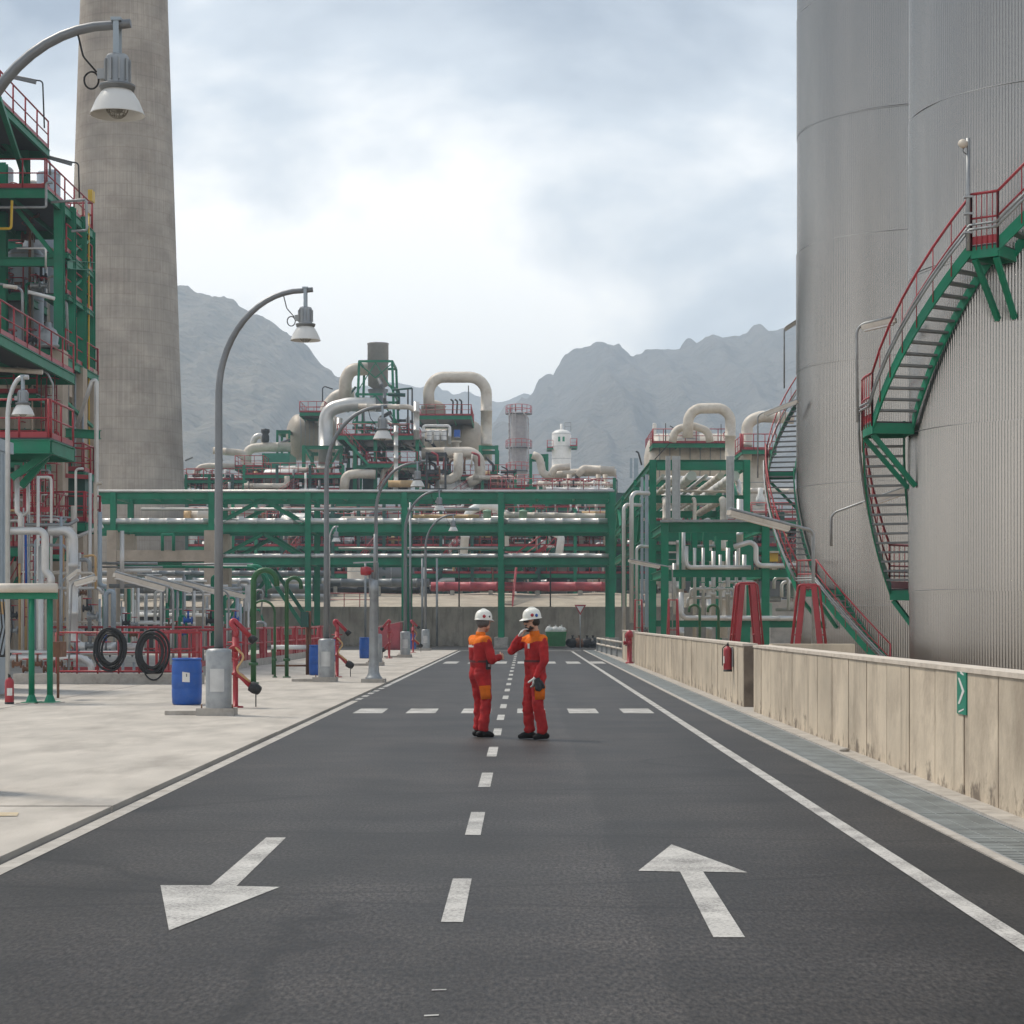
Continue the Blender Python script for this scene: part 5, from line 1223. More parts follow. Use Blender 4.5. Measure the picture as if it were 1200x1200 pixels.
platform(u2, XA(216, UD), XA(246, UD), UD - 2, UD + 1, ZA(566, UD), 'flr', .3); platform(u2, XA(285, UD), XA(318, UD), UD - 3, UD, ZA(552, UD), 'flr', .3); platform(u2, XA(285, UD), XA(345, UD), UD - 3.2, UD - .2, ZA(575, UD), 'flr', .3)
MB().lathe([(.35, 0), (.4, .1), (.4, .6), (.3, .8), (.45, 1.0), (.45, 1.3), (0, 1.4)], P(311, 518, UD + 1), Z, 10).build('relief_valve', 'dark_steel', u2)
MB().bar(P(217, 540, UD), P(226, 536, UD), .2, .14).build('tube_housing', 'grey_steel', u2)
ppx(u2, [(378, 470), (378, 452), (390, 456)], UD, .7, 'dark_steel', 3, name='light_arm')

# ---- stair tower under the stack
u3 = thing('stair_tower', 'green steel stair tower with red railings below the vent stack', 'process unit', (XA(430, 98), 98, 3.3))
SD = 98.0
px_frame(u3, [416, 440, 489], [510, 545, 575], SD, SD + 6)
platform(u3, XA(396, SD), XA(490, SD), SD - .4, SD + 6, ZA(511, SD), 'flr', .36); platform(u3, XA(430, SD), XA(490, SD), SD - .6, SD + 6, ZA(544, SD), 'flr', .36)
platform(u3, XA(395, SD), XA(440, SD), SD - .6, SD + 4, ZA(590, SD), 'fl', .36)
flight(u3, P(432, 545, SD - 1), P(402, 512, SD - 1), .9); flight(u3, P(440, 588, SD - 1), P(470, 546, SD - 1), .9)
ppx(u3, [(464, 575), (464, 499)], SD - 2, 2.6, 'silver'); ppx(u3, [(455, 567), (484, 567)], SD - 2.2, 4.2, 'tan'); ppx(u3, [(488, 515), (488, 471)], SD - 1, 3.5, 'silver', name='riser'); ppx(u3, [(420, 476), (480, 477), (490, 484)], SD, 3.0, 'cream')
ppx(u3, [(403, 575), (405, 557), (420, 555), (440, 556)], SD - 1, 5.5, 'cream', 8); ppx(u3, [(446, 575), (450, 548), (488, 548)], SD, 3, 'cream')
for x, yt in ((483, 455), (478, 455)): ppx(u3, [(x, 515), (x, yt)], SD + 1, 1.0, 'dark_steel', name='post')
ppx(u3, [(460, 457), (483, 455)], SD + 1, 1.2, 'dark_green', name='beam'); ppx(u3, [(455, 462), (475, 463)], SD + 1, 2.2, 'dark_green', name='beam')
rp = random.Random(3)
for i in range(34):
    x, y, d_ = rp.uniform(398, 486), rp.uniform(470, 575), rp.uniform(99, 106); m_ = rp.choice(('cream', 'silver', 'dark_steel', 'grey_steel', 'dark_green', 'rust', 'silver'))
    if i % 2: ppx(u3, [(x, y), (x, y - rp.uniform(8, 30)), (x + rp.uniform(-16, 16), y - 30)], d_, rp.uniform(.8, 2.6), m_)
    else: ppx(u3, [(x, y), (x + rp.uniform(10, 34), y), (x + 34, y + rp.uniform(6, 20))], d_, rp.uniform(.8, 2.4), m_)
for i in range(8): valve(u3, P(rp.uniform(400, 486), rp.choice((508, 541, 560)), SD + rp.uniform(.5, 4)), rp.uniform(.2, .35), rp.choice(('dark_steel', 'grey_steel')))
for i in range(4): MB().box(XA(405 + i * 20, 103), XA(418 + i * 20, 103), 103, 105, ZA(575, 103), ZA(548 + (i % 2) * 12, 103)).build('equipment_box', rp.choice(('dark_green', 'grey_steel', 'dark_steel')), u3)

# ---- right unit: drum with the tall portal pipe
u4 = thing('drum_unit', 'beige drum under a tall arched pipe right of the vent stack', 'process unit', (XA(545, UD), UD, 3.3))
vessel_h(u4, (XA(530, 108), 109, ZA(515, 108)), 2.1, 5.0, (0.75, -0.65, 0), 'drum_beige', 'drum', 7)
ppx(u4, [(503, 478), (502, 455), (512, 442), (570, 442), (570, 540)], UD, 6.6, 'cream', 20, 14); ppx(u4, [(498, 480), (510, 472), (520, 480)], UD + 1, 5, 'cream', 8)
platform(u4, XA(490, UD), XA(553, UD), UD - 1, UD + 4, ZA(489, UD), 'fblr', .34); MB().box(XA(493, UD), XA(520, UD), UD + .5, UD + 3, ZA(489, UD), ZA(474, UD)).build('equipment_box', 'drum_beige', u4)
px_frame(u4, [563, 582], [522, 552], UD - 4, UD - 1)
ppx(u4, [(494, 531), (552, 530), (562, 538), (563, 560), (548, 566)], UD - 5, 6.4, 'cream', 13); ppx(u4, [(537, 531), (537, 556), (528, 562), (515, 562)], UD - 6, 5.6, 'cream', 9)
ppx(u4, [(496, 522), (496, 499), (527, 499), (527, 520)], UD - 2, 1.8, 'white', 3); ppx(u4, [(505, 520), (505, 508), (513, 508)], UD - 2, 2, 'white', 3)
for x in (503, 512, 520): vessel_v(u4, XA(x, UD - 3), UD - 3, ZA(522, UD), ZA(512, UD), .28, 'white')
MB().box(XA(532, UD - 3), XA(539, UD - 3), UD - 3, UD - 2.4, ZA(518, UD), ZA(510, UD)).build('blue_box', 'blue', u4)
MB().lathe([(.28, 0), (.28, .9), (.5, 1), (.5, 1.1), (0, 1.1)], P(535, 530, UD - 3.2), Z, 10).build('nozzle', 'cream', u4)
for i in range(3): ppx(u4, [(530 + i * 5, 490), (531 + i * 5, 470), (528 + i * 5, 468)], UD + 1, 1.0, 'dark_steel', name='vent')
ppx(u4, [(549, 490), (549, 452)], UD, .6, 'dark_steel', name='rod')
px_frame(u4, [500, 522], [530, 550, 572, 600], 97, 100, w=.2, mt='dark_steel')
ppx(u4, [(588, 575), (588, 560), (598, 558), (598, 575)], UD - 6, 1.0, 'galv', 3); ppx(u4, [(583, 555), (592, 559), (600, 575)], UD - 6, 1.0, 'galv', 3)
MB().box(XA(498, 99), XA(524, 99), 99.2, 101, ZA(648, 99), ZA(600, 99)).build('panel_wall', 'cream', u4)
for i in range(18):
    x, y = rp.uniform(494, 600), rp.uniform(545, 575); ppx(u4, [(x, y), (x, y - rp.uniform(4, 14)), (x + rp.uniform(-10, 10), y - 16)], UD - rp.uniform(2, 8), rp.uniform(.7, 1.6), rp.choice(('cream', 'silver', 'red', 'rust', 'dark_steel')))
railing(u4, [P(575, 574, 96), P(615, 574, 96)], 1.2, 1.0, .04)

# ---- plant pipes over the rack between the far columns
u5 = thing('header_pipes', 'pale header pipes on a green portal above the right part of the rack', 'pipes', (XA(680, 92), 92, 3.3))
px_frame(u5, [622, 641], [532, 575], 92, 94, w=.26)
ppx(u5, [(624, 533), (632, 536), (636, 555), (645, 558), (672, 554), (700, 553), (722, 554)], 91.6, 4.6, 'cream', 7); ppx(u5, [(646, 558), (650, 548), (668, 547)], 91, 4.2, 'cream', 5); ppx(u5, [(676, 557), (684, 549), (720, 551)], 91, 4.4, 'cream', 6)
for x in (667, 701, 709): ppx(u5, [(x, 556), (x, 578)], 91.4, 3.0, 'cream', name='riser')
ppx(u5, [(676, 552), (676, 590)], 91, 2.2, 'dark_steel', name='post')
ppx(u5, [(630, 567), (720, 568)], 90, 3.0, 'cream'); ppx(u5, [(640, 573), (720, 574)], 89, 2.0, 'white')
for i in range(10): valve(u5, P(640 + i * 8, 572, 89.5), rp.uniform(.2, .34), rp.choice(('cream', 'dark_steel', 'white')))
railing(u5, [P(575, 576, 88), P(720, 576, 88)], 1.1, 1.3, .035)

# ---- jumble of equipment seen between the rack levels
def jumble(label, x0, x1, d0, d1, seed, ntop=590, nbot=690, levs=(610, 640, 672), back=True, ymax=705):
    t = thing('process_skid', label, 'process unit', (XA((x0 + x1) / 2, d0), d0, 3.3)); r = random.Random(seed)
    pal = ['cream', 'silver', 'white', 'dark_steel', 'grey_steel', 'dark_green', 'rust', 'silver', 'tan', 'cream']
    n = int((x1 - x0) * 0.27)
    for i in range(n):
        x, y, d_ = r.uniform(x0, x1), r.uniform(ntop, nbot), r.uniform(d0, d1); w = r.uniform(14, 60)
        x2 = min(x + w, x1)
        ppx(t, [(x, y), (x2, y), (x2, y + r.uniform(-14, 14))] if r.random() < .5 else [(x, y + r.uniform(5, 14)), (x, y), (x2, y)], d_, r.uniform(.8, 3.4), r.choice(pal))
    for i in range(n):
        x, y, d_ = r.uniform(x0, x1), r.uniform(ntop, nbot), r.uniform(d0, d1)
        ppx(t, [(x, min(y + r.uniform(10, 50), ymax)), (x, y)], d_, r.uniform(.6, 2.0), r.choice(pal))
    for i in range(max(2, n // 4)):
        x, y, d_ = r.uniform(x0, x1 - 20), r.uniform(ntop + 10, nbot), r.uniform(d0, d1); k = r.random()
        if k < .4: vessel_h(t, P(x + 12, y, d_), r.uniform(.6, 1.3), r.uniform(1.5, 3.4), (1, r.uniform(-.3, .3), 0), r.choice(('cream', 'drum_beige', 'silver', 'grey_steel')), hoops=3, n=14)
        elif k < .7:
            X, zz = XA(x, d_), ZA(y, d_); MB().box(X, X + r.uniform(1, 2.4), d_, d_ + 1.5, zz - r.uniform(.8, 2), zz).build('equipment_box', r.choice(('dark_green', 'grey_steel', 'dark_steel', 'mint', 'drum_beige')), t)
        else: vessel_v(t, XA(x, d_), d_, max(3.2, ZA(y + 25, d_)), ZA(y, d_), r.uniform(.4, .9), r.choice(('cream', 'white', 'grey_steel', 'drum_beige')), n=14)
    xs = [x0 + (x1 - x0) * i / 3 for i in range(4)]
    dm = d0 + 1
    for y in levs:
        if y < nbot:
            platform(t, XA(x0, dm), XA(x1, dm), dm, dm + 3, ZA(y, dm), 'f', .3)
    for x in xs: MB().col(XA(x, dm), dm, 3.2, ZA(ntop, dm), .26).build('column', r.choice(('dark_green', 'green')), t)
    for i in range(max(3, n // 2)): valve(t, P(r.uniform(x0, x1), r.choice(levs) - 4, dm + r.uniform(.3, 2.5)), r.uniform(.18, .32), r.choice(('dark_steel', 'rust', 'grey_steel')))
    flight(t, P(x0 + (x1 - x0) * .3, levs[-1], dm - .6), P(x0 + (x1 - x0) * .3 + 26, levs[-2], dm - .6), .9, 'dark_green', 'red')
    # dark back of the unit: cladding that closes it
    for k in range(3 if back else 0):
        X = XA(x0 + (x1 - x0) * k / 3, d1); X2 = XA(x0 + (x1 - x0) * (k + 1) / 3, d1)
        MB().box(X + .05, X2 - .05, d1, d1 + .3, 3.2, ZA(ntop + 2 + r.uniform(0, 16), d1)).build('cladding_panel', r.choice(('dark_steel', 'dark_green', 'grey_steel')), t)
    return t
jumble('dark equipment behind the rack, just right of the chimney foot', 219, 300, 84, 94, 21)
jumble('dark skid of pipes behind the braced bay of the rack', 300, 390, 83, 93, 22)
jumble('dark skid of pipes behind the rack below the stair tower', 390, 480, 82, 92, 23)
jumble('pipes and boxes behind the rack below the arched pipe', 480, 590, 82, 92, 24, 592)
jumble('pale tanks and pipes behind the rack left of the tall module', 590, 716, 82, 92, 25, 596)
jumble('equipment seen through the tall green module', 720, 900, 84, 95, 26, 560, 700)
jumble('pipes seen between the far tank staircase and the low frame', 880, 990, 62, 72, 27, 600, 715)
jumble('red railed platforms and small pipes above the rack right of the chimney', 218, 300, 99, 103, 31, 556, 600, (562, 576, 592), False, 610)
jumble('red railed platforms and small pipes left of the stair tower', 286, 402, 97, 102, 32, 545, 600, (556, 574, 592), False, 610)
jumble('crowded small pipes under the arched pipe, above the rack', 488, 604, 98, 102, 33, 550, 600, (558, 575, 592), False, 610)
jumble('small pipes and rails above the rack near the green portal', 604, 722, 96, 100, 34, 562, 600, (570, 582, 594), False, 610)
ppx(rk, [(543, 650), (548, 600), (565, 592), (588, 594), (592, 640)], 80, 5.0, 'white', 14, name='curved_pipe'); ppx(rk, [(655, 650), (658, 628), (648, 624)], 80, 4.4, 'white', 6, name='curved_pipe')
ppx(rk, [(218, 604), (246, 604)], 84, 5.5, 'cream', name='pipe_end'); ppx(rk, [(216, 604), (224, 604)], 83.9, 5.8, 'tan', name='pipe_end')
# ---- long pipelines on the embankment
pl = thing('red_pipeline', 'thick red pipeline lying along the top of the embankment', 'pipeline', P(610, 690, 73))
pipe(pl, [P(505, 687.5, 73), P(720, 687.5, 73)], .33, 'pink_red', n=16)
for x in (530, 575, 630, 680): MB().box(XA(x, 73) - .15, XA(x, 73) + .15, 72.8, 73.2, 3.2, ZA(692, 73)).build('saddle', 'kerb', pl)
for i, (ya, r_, m_, xa, xb) in enumerate(((683, .30, 'grey_steel', 385, 503), (691, .28, 'dark_steel', 385, 500), (703, .36, 'rust', 490, 516), (694, .14, 'red', 385, 500))):
    t = thing('pipeline', ('upper grey', 'lower dark', 'short brown', 'thin red')[i] + ' pipeline on the embankment left of the red pipeline', 'pipeline', P(xa, ya, 72 + i))
    pipe(t, [P(xa, ya, 72.5 + i * .8), P(xb, ya, 72.5 + i * .8)], r_, m_, n=14)
    for x in (xa + 8, (xa + xb) / 2, xb - 8): MB().box(XA(x, 72.5) - .12, XA(x, 72.5) + .12, 72.4 + i * .8, 72.6 + i * .8, 2.9, ZA(ya, 72.5 + i * .8) - r_ * .8).build('saddle', 'kerb', t)
st = thing('access_stair', 'red access stair up the embankment behind the rack leg', 'staircase', P(594, 712, 69))
flight(st, P(592, 716, 68.6), P(598, 664, 72), .95, 'red', 'red')
flight(st, P(606, 664, 72.5), P(640, 640, 72.5), .8, 'red', 'red')
platform(st, XA(586, 72), XA(612, 72), 72, 73.4, ZA(664, 72), 'b', .2)
for x, yt in ((538, 640), (645, 650)):
    t = thing('thin_post', ('thin dark post on the retaining wall left of the access stair', 'thin dark post on the retaining wall right of the access stair')[x > 600], 'post', (XA(x, 68), 68, 2.5))
    MB().tube([(XA(x, 68), 68, 2.5), (XA(x, 68), 68, ZA(yt, 68))], .05, 8).build('shaft', 'dark_steel', t); MB().box(XA(x, 68) - .1, XA(x, 68) + .1, 67.95, 68.05, 2.5, 2.62).build('foot', 'dark_steel', t)
t = thing('wall_railing', 'low red railing on top of the retaining wall at its left part', 'railing', (XA(410, 67.9), 67.9, 2.6))
railing(t, [(XA(385, 67.9), 67.9, 2.6), (XA(440, 67.9), 67.9, 2.6)], .9, 1.0, .03, toe=False, split=True)

# ---- far columns and tank
mat('grey_haze', (0.28, 0.26, 0.26), .6)
f1 = thing('distillation_column', 'slim grey distillation column standing before the hills', 'column', (XA(608, 170), 170, 0))
vessel_v(f1, XA(608, 170), 170, 0, ZA(487, 170), 1.35, 'grey_haze', n=18)

for y, w in ((485, 5), (525, 4.5), (552, 5)):
    z_ = ZA(y, 170); x_ = XA(608, 170)
    MB().lathe([(1.3, -.1), (2.2, -.1), (2.2, 0), (1.3, 0)], (x_, 170, z_), Z, 18).build('platform', 'dark_steel', f1)
    mb = MB()
    for k in range(14):
        g = 2 * math.pi * k / 14; mb.tube([(x_ + 2.15 * math.cos(g), 170 + 2.15 * math.sin(g), z_), (x_ + 2.15 * math.cos(g), 170 + 2.15 * math.sin(g), z_ + 1.2)], .05, 4)
    for h_ in (.6, 1.2): mb.tube([(x_ + 2.15 * math.cos(a), 170 + 2.15 * math.sin(a), z_ + h_) for a in [2 * math.pi * i / 20 for i in range(21)]], .05, 4)
    stuff(mb.build('railing', 'red', f1))
ppx(f1, [(597, 575), (597, 475)], 169, 1.1, 'grey_haze'); ppx(f1, [(619, 575), (619, 490), (612, 482)], 169, .8, 'grey_haze', 4); ladder(f1, XA(602, 167), 167.6, 4, ZA(485, 170), mt='grey_haze')
for x in (600, 604, 612): ppx(f1, [(x, 486), (x, 474)], 170, .5, 'dark_steel', name='vent')
f2 = thing('white_tank', 'small white upright tank standing before the right hill', 'tank', (XA(658, 150), 150, 0))
vessel_v(f2, XA(658, 150), 150, 0, ZA(509, 150), 1.42, 'white', n=24)
MB().lathe([(.2, 0), (.2, 1.4), (0, 1.4)], (XA(658, 150), 150, ZA(508, 150)), Z, 10).build('vent', 'white', f2)
for sx in (-1, 1): MB().box(XA(658, 148) + sx * .32 - .16, XA(658, 148) + sx * .32 + .16, 148.5, 148.58, ZA(516.5, 148), ZA(511, 148)).build('emblem', 'green', f2)
platform(f2, XA(668, 150), XA(676, 150), 149, 151, ZA(524, 150), 'fr', .2); platform(f2, XA(641, 150), XA(648, 150), 149, 151, ZA(526, 150), 'fl', .2)
railing(f2, [P(662, 505, 150), P(669, 505, 150)], 1.2, .6, .04, 'grey_steel', False)
f3 = thing('far_tower', 'faint pale tower far off behind the tall module', 'tower', (XA(767, 300), 300, 0))
vessel_v(f3, XA(767, 300), 300, 0, ZA(497, 300), .6, 'cream', n=12)
MB().lathe([(1.0, 0), (1.0, 3)], (XA(767, 300), 300, 0), Z, 12).build('skirt', 'cream', f3)
# ---- drum and arched pipe behind the tall module
u6 = thing('large_drum', 'long cream drum under a looped pipe behind the tall green module', 'process unit', (XA(812, 82), 82, 3.3))
vessel_h(u6, (XA(812, 82), 82, ZA(541, 82)), 2.25, 5.6, (1, 0, 0), 'cream', 'drum', 8)
platform(u6, XA(762, 81), XA(850, 81), 79.5, 84, ZA(523, 81), 'fblr', .3)
ppx(u6, [(806, 513), (807, 479), (856, 478), (856, 560)], 78, 6.2, 'cream', 16, 14); ppx(u6, [(788, 518), (791, 503), (812, 499), (830, 505), (832, 518)], 79, 4.6, 'cream', 12); vessel_v(u6, XA(806, 81), 81, ZA(522, 81), ZA(508, 81), .9, 'cream')
ppx(u6, [(780, 523), (780, 496)], 80, .6, 'dark_steel', name='rod'); ppx(u6, [(845, 523), (845, 497)], 80, .5, 'dark_steel', name='rod'); ppx(u6, [(785, 499), (797, 506)], 80, .6, 'dark_steel', name='rod')
for x in (785, 838): MB().box(XA(x, 82) - .5, XA(x, 82) + .5, 81, 83, 3.2, ZA(565, 82)).build('saddle', 'kerb', u6)
ppx(u6, [(752, 545), (748, 530), (745, 529)], 80, 1, 'dark_steel', 3, name='vent')
u7 = thing('tall_vessel', 'upright cream vessel with a curved outlet left of the far tank', 'vessel', (XA(884, 74), 74, 0))
vessel_v(u7, XA(884, 74), 74, 0, ZA(535, 74), 1.15, 'cream'); ppx(u7, [(874, 540), (876, 494), (892, 488), (930, 490)], 73, 6.8, 'cream', 16)
platform(u7, XA(866, 73.5), XA(905, 73.5), 72.3, 75, ZA(530, 73.5), 'fl', .26); ppx(u7, [(868, 530), (868, 508)], 72.5, 1.4, 'red', name='post')
for y in (575, 590, 600): ppx(u7, [(870, y), (935, y + 1)], 70, 3.2 if y != 590 else 1.6, 'cream')
platform(u7, XA(862, 70), XA(940, 70), 69, 71, ZA(612, 70), 'f', .26)
MB().lathe([(.0, -.3), (.28, -.25), (.30, .2), (.16, .5), (.16, .9), (0, .92)], P(891, 588, 66), Z, 14).build('dosing_bottle', 'white', u7)
MB().box(XA(902, 60), XA(912, 60), 60, 60.6, ZA(658, 60), ZA(648, 60)).build('yellow_box', 'yellow', u7); mb = MB().prism([(XA(897, 60), 59.8), (XA(917, 60), 59.8), (XA(917, 60), 61), (XA(897, 60), 61)], ZA(648, 60), ZA(646, 60)); mb.build('small_roof', 'cream', u7)
# ================================================================ YARD on the left apron
yf = thing('yard_fence', 'red pipe fence on a concrete kerb carrying two black hose coils', 'fence', (XA(140, 26.9), 26.9, 0.03))
FY = 26.9
MB().box(XA(18, FY), XA(238, FY), FY - .12, FY + .12, 0, .30).build('kerb', 'kerb', yf)
railing(yf, [(XA(66, FY), FY, .30), (XA(236, FY), FY, .30)], 1.08, .55, .026, 'red', False, split=True)
MB().tube([(XA(66, FY), FY, .36), (XA(238, FY), FY, .36)], .03, 6).build('bottom_rail', 'red', yf)
yf2 = thing('yard_fence', 'red pipe fence running back from the nearest lamp towards the rack', 'fence', (-9.9, 38, 0.03))
MB().box(-10.05, -9.80, 27.6, 52, 0, .28).build('kerb', 'kerb', yf2)
railing(yf2, [(-9.9, 27.6, .28), (-9.9, 52, .28)], 1.12, .9, .04, 'red', True, split=True)
for i in range(9): MB().box(-9.96, -9.84, 28 + i * 2.7, 28.25 + i * 2.7, .28, 1.45).build('post', 'red', yf2)
yf3 = thing('yard_fence', 'red railing panel behind the green gooseneck pipes', 'fence', (XA(340, 50), 50, 0.03))
railing(yf3, [P(318, 0, 50) * Vector((1, 1, 0)) if False else Vector((XA(325, 50), 50, .03)), Vector((XA(372, 50), 50, .03))], 1.3, .8, .05, 'red', True, split=True)
MB().box(XA(325, 50), XA(372, 50), 50.05, 50.08, .1, 1.0).build('panel', 'red', yf3)
yf4 = thing('yard_fence', 'red railing behind the hose coils deep in the yard', 'fence', (XA(150, 33), 33, 0.03))
railing(yf4, [(XA(55, 33), 33, .03), (XA(262, 33), 33, .03)], 1.45, .8, .04, 'red', True, split=True)
def hose_coil(label, x, y, s=1.0, seed=1):
    t = thing('hose_coil', label, 'hose', P(x, y, FY - .1)); r = random.Random(seed); c = P(x, y, FY - .11)
    for k in range(7):
        rx, rz, oy = (.27 + .028 * k) * s * .94, (.37 + .032 * k) * s, r.uniform(-.05, .05); ox, oz = r.uniform(-.02, .02), r.uniform(-.05, .0)
        MB().tube([(c.x + ox + rx * math.cos(a), c.y + oy + .02 * math.sin(3 * a), c.z + oz + rz * math.sin(a)) for a in [2 * math.pi * i / 26 for i in range(27)]], .030, 7, False).build('hose_loop', 'black', t)
    return t
hose_coil('left one of two black hose coils hung on the red fence', 129, 759, 1.0, 2)
h2 = hose_coil('right one of two black hose coils, a loop sagging from it', 179, 763, 1.06, 4)
c = P(180, 778, FY - .14); MB().tube([(c.x + .28 * math.cos(a), c.y, c.z + .42 * math.sin(a)) for a in [math.pi + math.pi * i / 14 for i in range(15)]], .02, 6).build('loose_loop', 'black', h2)

# gooseneck green pipes
def gooseneck(label, x, yb, yt, r=0.07, reach=-.45, mt='olive_green'):
    b_ = G(x, yb, .03); X, d_ = b_.x, b_.y; zz = ZA(yt, d_); q = abs(reach) / 2
    t = thing('gooseneck_pipe', label, 'pipe', b_); s_ = -1 if reach > 0 else 1
    MB().tube([(X, d_, .03), (X, d_, zz - q)] + [(X - s_ * q + s_ * q * math.cos(a), d_, zz - q + q * math.sin(a)) for a in [math.pi * j / 12 for j in range(1, 12)]] + [(X - s_ * 2 * q, d_, zz - q - .12)], r, 12).build('bent_pipe', mt, t)
    MB().lathe([(r * 2, 0), (r * 2, .03), (r * 1.02, .04)], (X, d_, .03), Z, 14).build('base_flange', mt, t)
    MB().lathe([(r * 1.3, -.04), (r * 1.7, -.035), (r * 1.7, .035), (r * 1.3, .04)], (X, d_, .55), Z, 14).build('collar', mt, t)
gooseneck('nearest dark green gooseneck pipe beside the second lamp', 297, 801, 668, .075, .62)
gooseneck('second dark green gooseneck pipe with a smaller hook', 336, 794, 677, .06, .42)
gooseneck('thin olive gooseneck pipe between the two dark green ones', 322, 794, 704, .035, -.7)
t = thing('olive_frame', 'olive pipe frame with white wrapped pipe on the apron', 'frame', G(342, 792, .03)); DD = 31.5
for x in (320, 360, 363): MB().tube([(XA(x, DD), DD, .03), (XA(x, DD), DD, ZA(716 if x != 320 else 760, DD))], .045, 8).build('post', 'olive_green' if x == 320 else 'rust', t)
MB().tube([(XA(320, DD), DD, ZA(780, DD)), (XA(363, DD), DD, ZA(780, DD))], .03, 8).build('rail', 'rust', t); MB().tube([(XA(318, DD), DD, ZA(758.5, DD)), (XA(359, DD), DD, ZA(758.5, DD))], .075, 10).build('wrapped_pipe', 'white', t)
MB().box(XA(353, DD), XA(362, DD), DD - .1, DD + .1, ZA(735, DD), ZA(717, DD)).build('valve_box', 'dark_green', t)

# tube lights on thin bent poles, in a row
for i, (xe, ye, xt, yt, d_) in enumerate(((135, 670, 203, 689, 29.5), (172, 674, 238, 692, 32), (215, 680, 268, 694, 35), (255, 688, 286, 696, 38))):
    tube_light(('first', 'second', 'third', 'fourth')[i] + ' slanting tube light in the row behind the hose coils, counted from the tower', (XA(xt, d_), d_, .03), P(xt, yt, d_), P(xe, ye, d_ - .6), L_=1.35, fixture=(.15, .12), r=.035)
tube_light('tube light tilted upwards at the foot of the process tower', (XA(72, 29), 29, .03), P(73, 680, 29), P(92, 666, 28.6), L_=.5, fixture=(.13, .1))
tube_light('tube light beside the tower pipes, pointing right and up', (XA(80, 27.6), 27.6, .03), P(84, 682, 27.6), P(111, 674, 27.4), L_=.62, fixture=(.13, .1))

# forest of small pipes behind the fence
sp = thing('yard_manifold', 'manifold of thin grey, blue and green pipes behind the red fence', 'pipes', (XA(200, 40), 40, 0.03)); rp = random.Random(17)
for i in range(44):
    x = rp.uniform(100, 300); d_ = rp.uniform(35, 50); yt = rp.uniform(672, 735); m_ = rp.choice(('galv', 'silver', 'blue_grey', 'green', 'silver', 'galv', 'white', 'blue', 'galv'))
    if i % 3 == 0: ppx(sp, [(x, 762), (x, yt), (x + rp.uniform(5, 14), yt), (x + rp.uniform(5, 14), yt + 30)], d_, rp.uniform(.9, 2.2), m_, 4)
    else: ppx(sp, [(x, 764), (x, yt)], d_, rp.uniform(.8, 2.3), m_)
for i in range(22):
    x = rp.uniform(95, 250); d_ = rp.uniform(36, 52); y = rp.uniform(655, 742); ppx(sp, [(x, y), (min(x + rp.uniform(30, 110), 300), y)], d_, rp.uniform(.8, 2.4), rp.choice(('silver', 'galv', 'white', 'galv')))
for i in range(16): valve(sp, P(rp.uniform(100, 290), rp.uniform(725, 745), rp.uniform(34, 40)), rp.uniform(.10, .18), rp.choice(('galv', 'rust', 'dark_steel', 'blue')))
for x in (122, 151, 205, 212, 196): ppx(sp, [(x, 764), (x, 690)], 44, 2.2, 'green', name='post')
ppx(sp, [(150, 664), (200, 664), (296, 665), (312, 676), (312, 700)], 46, 1.4, 'green', 9)
ppx(sp, [(290, 665), (305, 664), (316, 690)], 47, 3.6, 'green', 14, name='arched_pipe')
MB().box(XA(287, 40), XA(295, 40), 40, 40.4, ZA(716, 40), ZA(685, 40)).build('junction_box', 'galv_light', sp)
sh = thing('low_shed', 'low dark shed with white roof edge behind the yard pipes', 'shed', (XA(183, 52), 52, 0))
MB().box(XA(163, 52), XA(204, 52), 52, 55, 0, ZA(722, 52)).build('body', 'dark_steel', sh); MB().box(XA(159, 52), XA(208, 52), 51.6, 55.4, ZA(722, 52), ZA(715, 52)).build('roof', 'white', sh); MB().box(XA(168, 52), XA(198, 52), 51.96, 52.0, ZA(742, 52), ZA(725, 52)).build('window', 'black', sh)
# stacked grey tanks / ducts far behind the yard
dk = thing('duct_bank', 'bank of long grey ducts behind the yard and under the rack', 'ducts', (XA(200, 72), 72, 3))
for i, (y, m_, r_) in enumerate(((690, 'grey_steel', .35), (700, 'silver', .3), (681, 'silver', .22), (710, 'cream', .3), (672, 'grey_steel', .2), (733, 'silver', .25))):
    pipe(dk, [P(120, y, 71 + i * .7), P(385, y, 71 + i * .7)], r_, m_, n=12)
for x in (150, 220, 300, 370): MB().box(XA(x, 71) - .15, XA(x, 71) + .15, 70.6, 75.5, 2.4, ZA(674, 71)).build('trestle', 'dark_green', dk)

# pipe support and cabinet at the left edge
ps = thing('pipe_support', 'green pipe support with two cream pipes ending at the left edge of the apron', 'pipe support', (XA(48, 20.8), 20.8, 0.03))
for x, d_ in ((37, 20.7), (58.5, 20.7)):
    X = XA(x, d_); MB().tube([(X, d_, .03), (X, d_, ZA(697, d_))], .062, 12).build('post', 'green', ps)
    mb = MB().box(X - .15, X + .15, d_ - .15, d_ + .15, .03, .055); mb.lathe([(.12, .055), (.063, .2)], (X, d_, 0), Z, 8); mb.build('base_plate', 'green', ps); MB().box(X - .22, X + .22, d_ - .2, d_ + .2, .0, .045).build('plinth', 'kerb', ps)
MB().bar((XA(-30, 20.7), 20.7, ZA(698, 20.7)), (XA(67, 20.7), 20.7, ZA(698, 20.7)), .16, .14).build('cross_arm', 'green', ps)
for x in (7, 48): MB().box(XA(x, 20.7) - .07, XA(x, 20.7) + .07, 20.62, 20.9, ZA(698, 20.7) + .07, ZA(698, 20.7) + .13).build('shoe', 'green', ps)
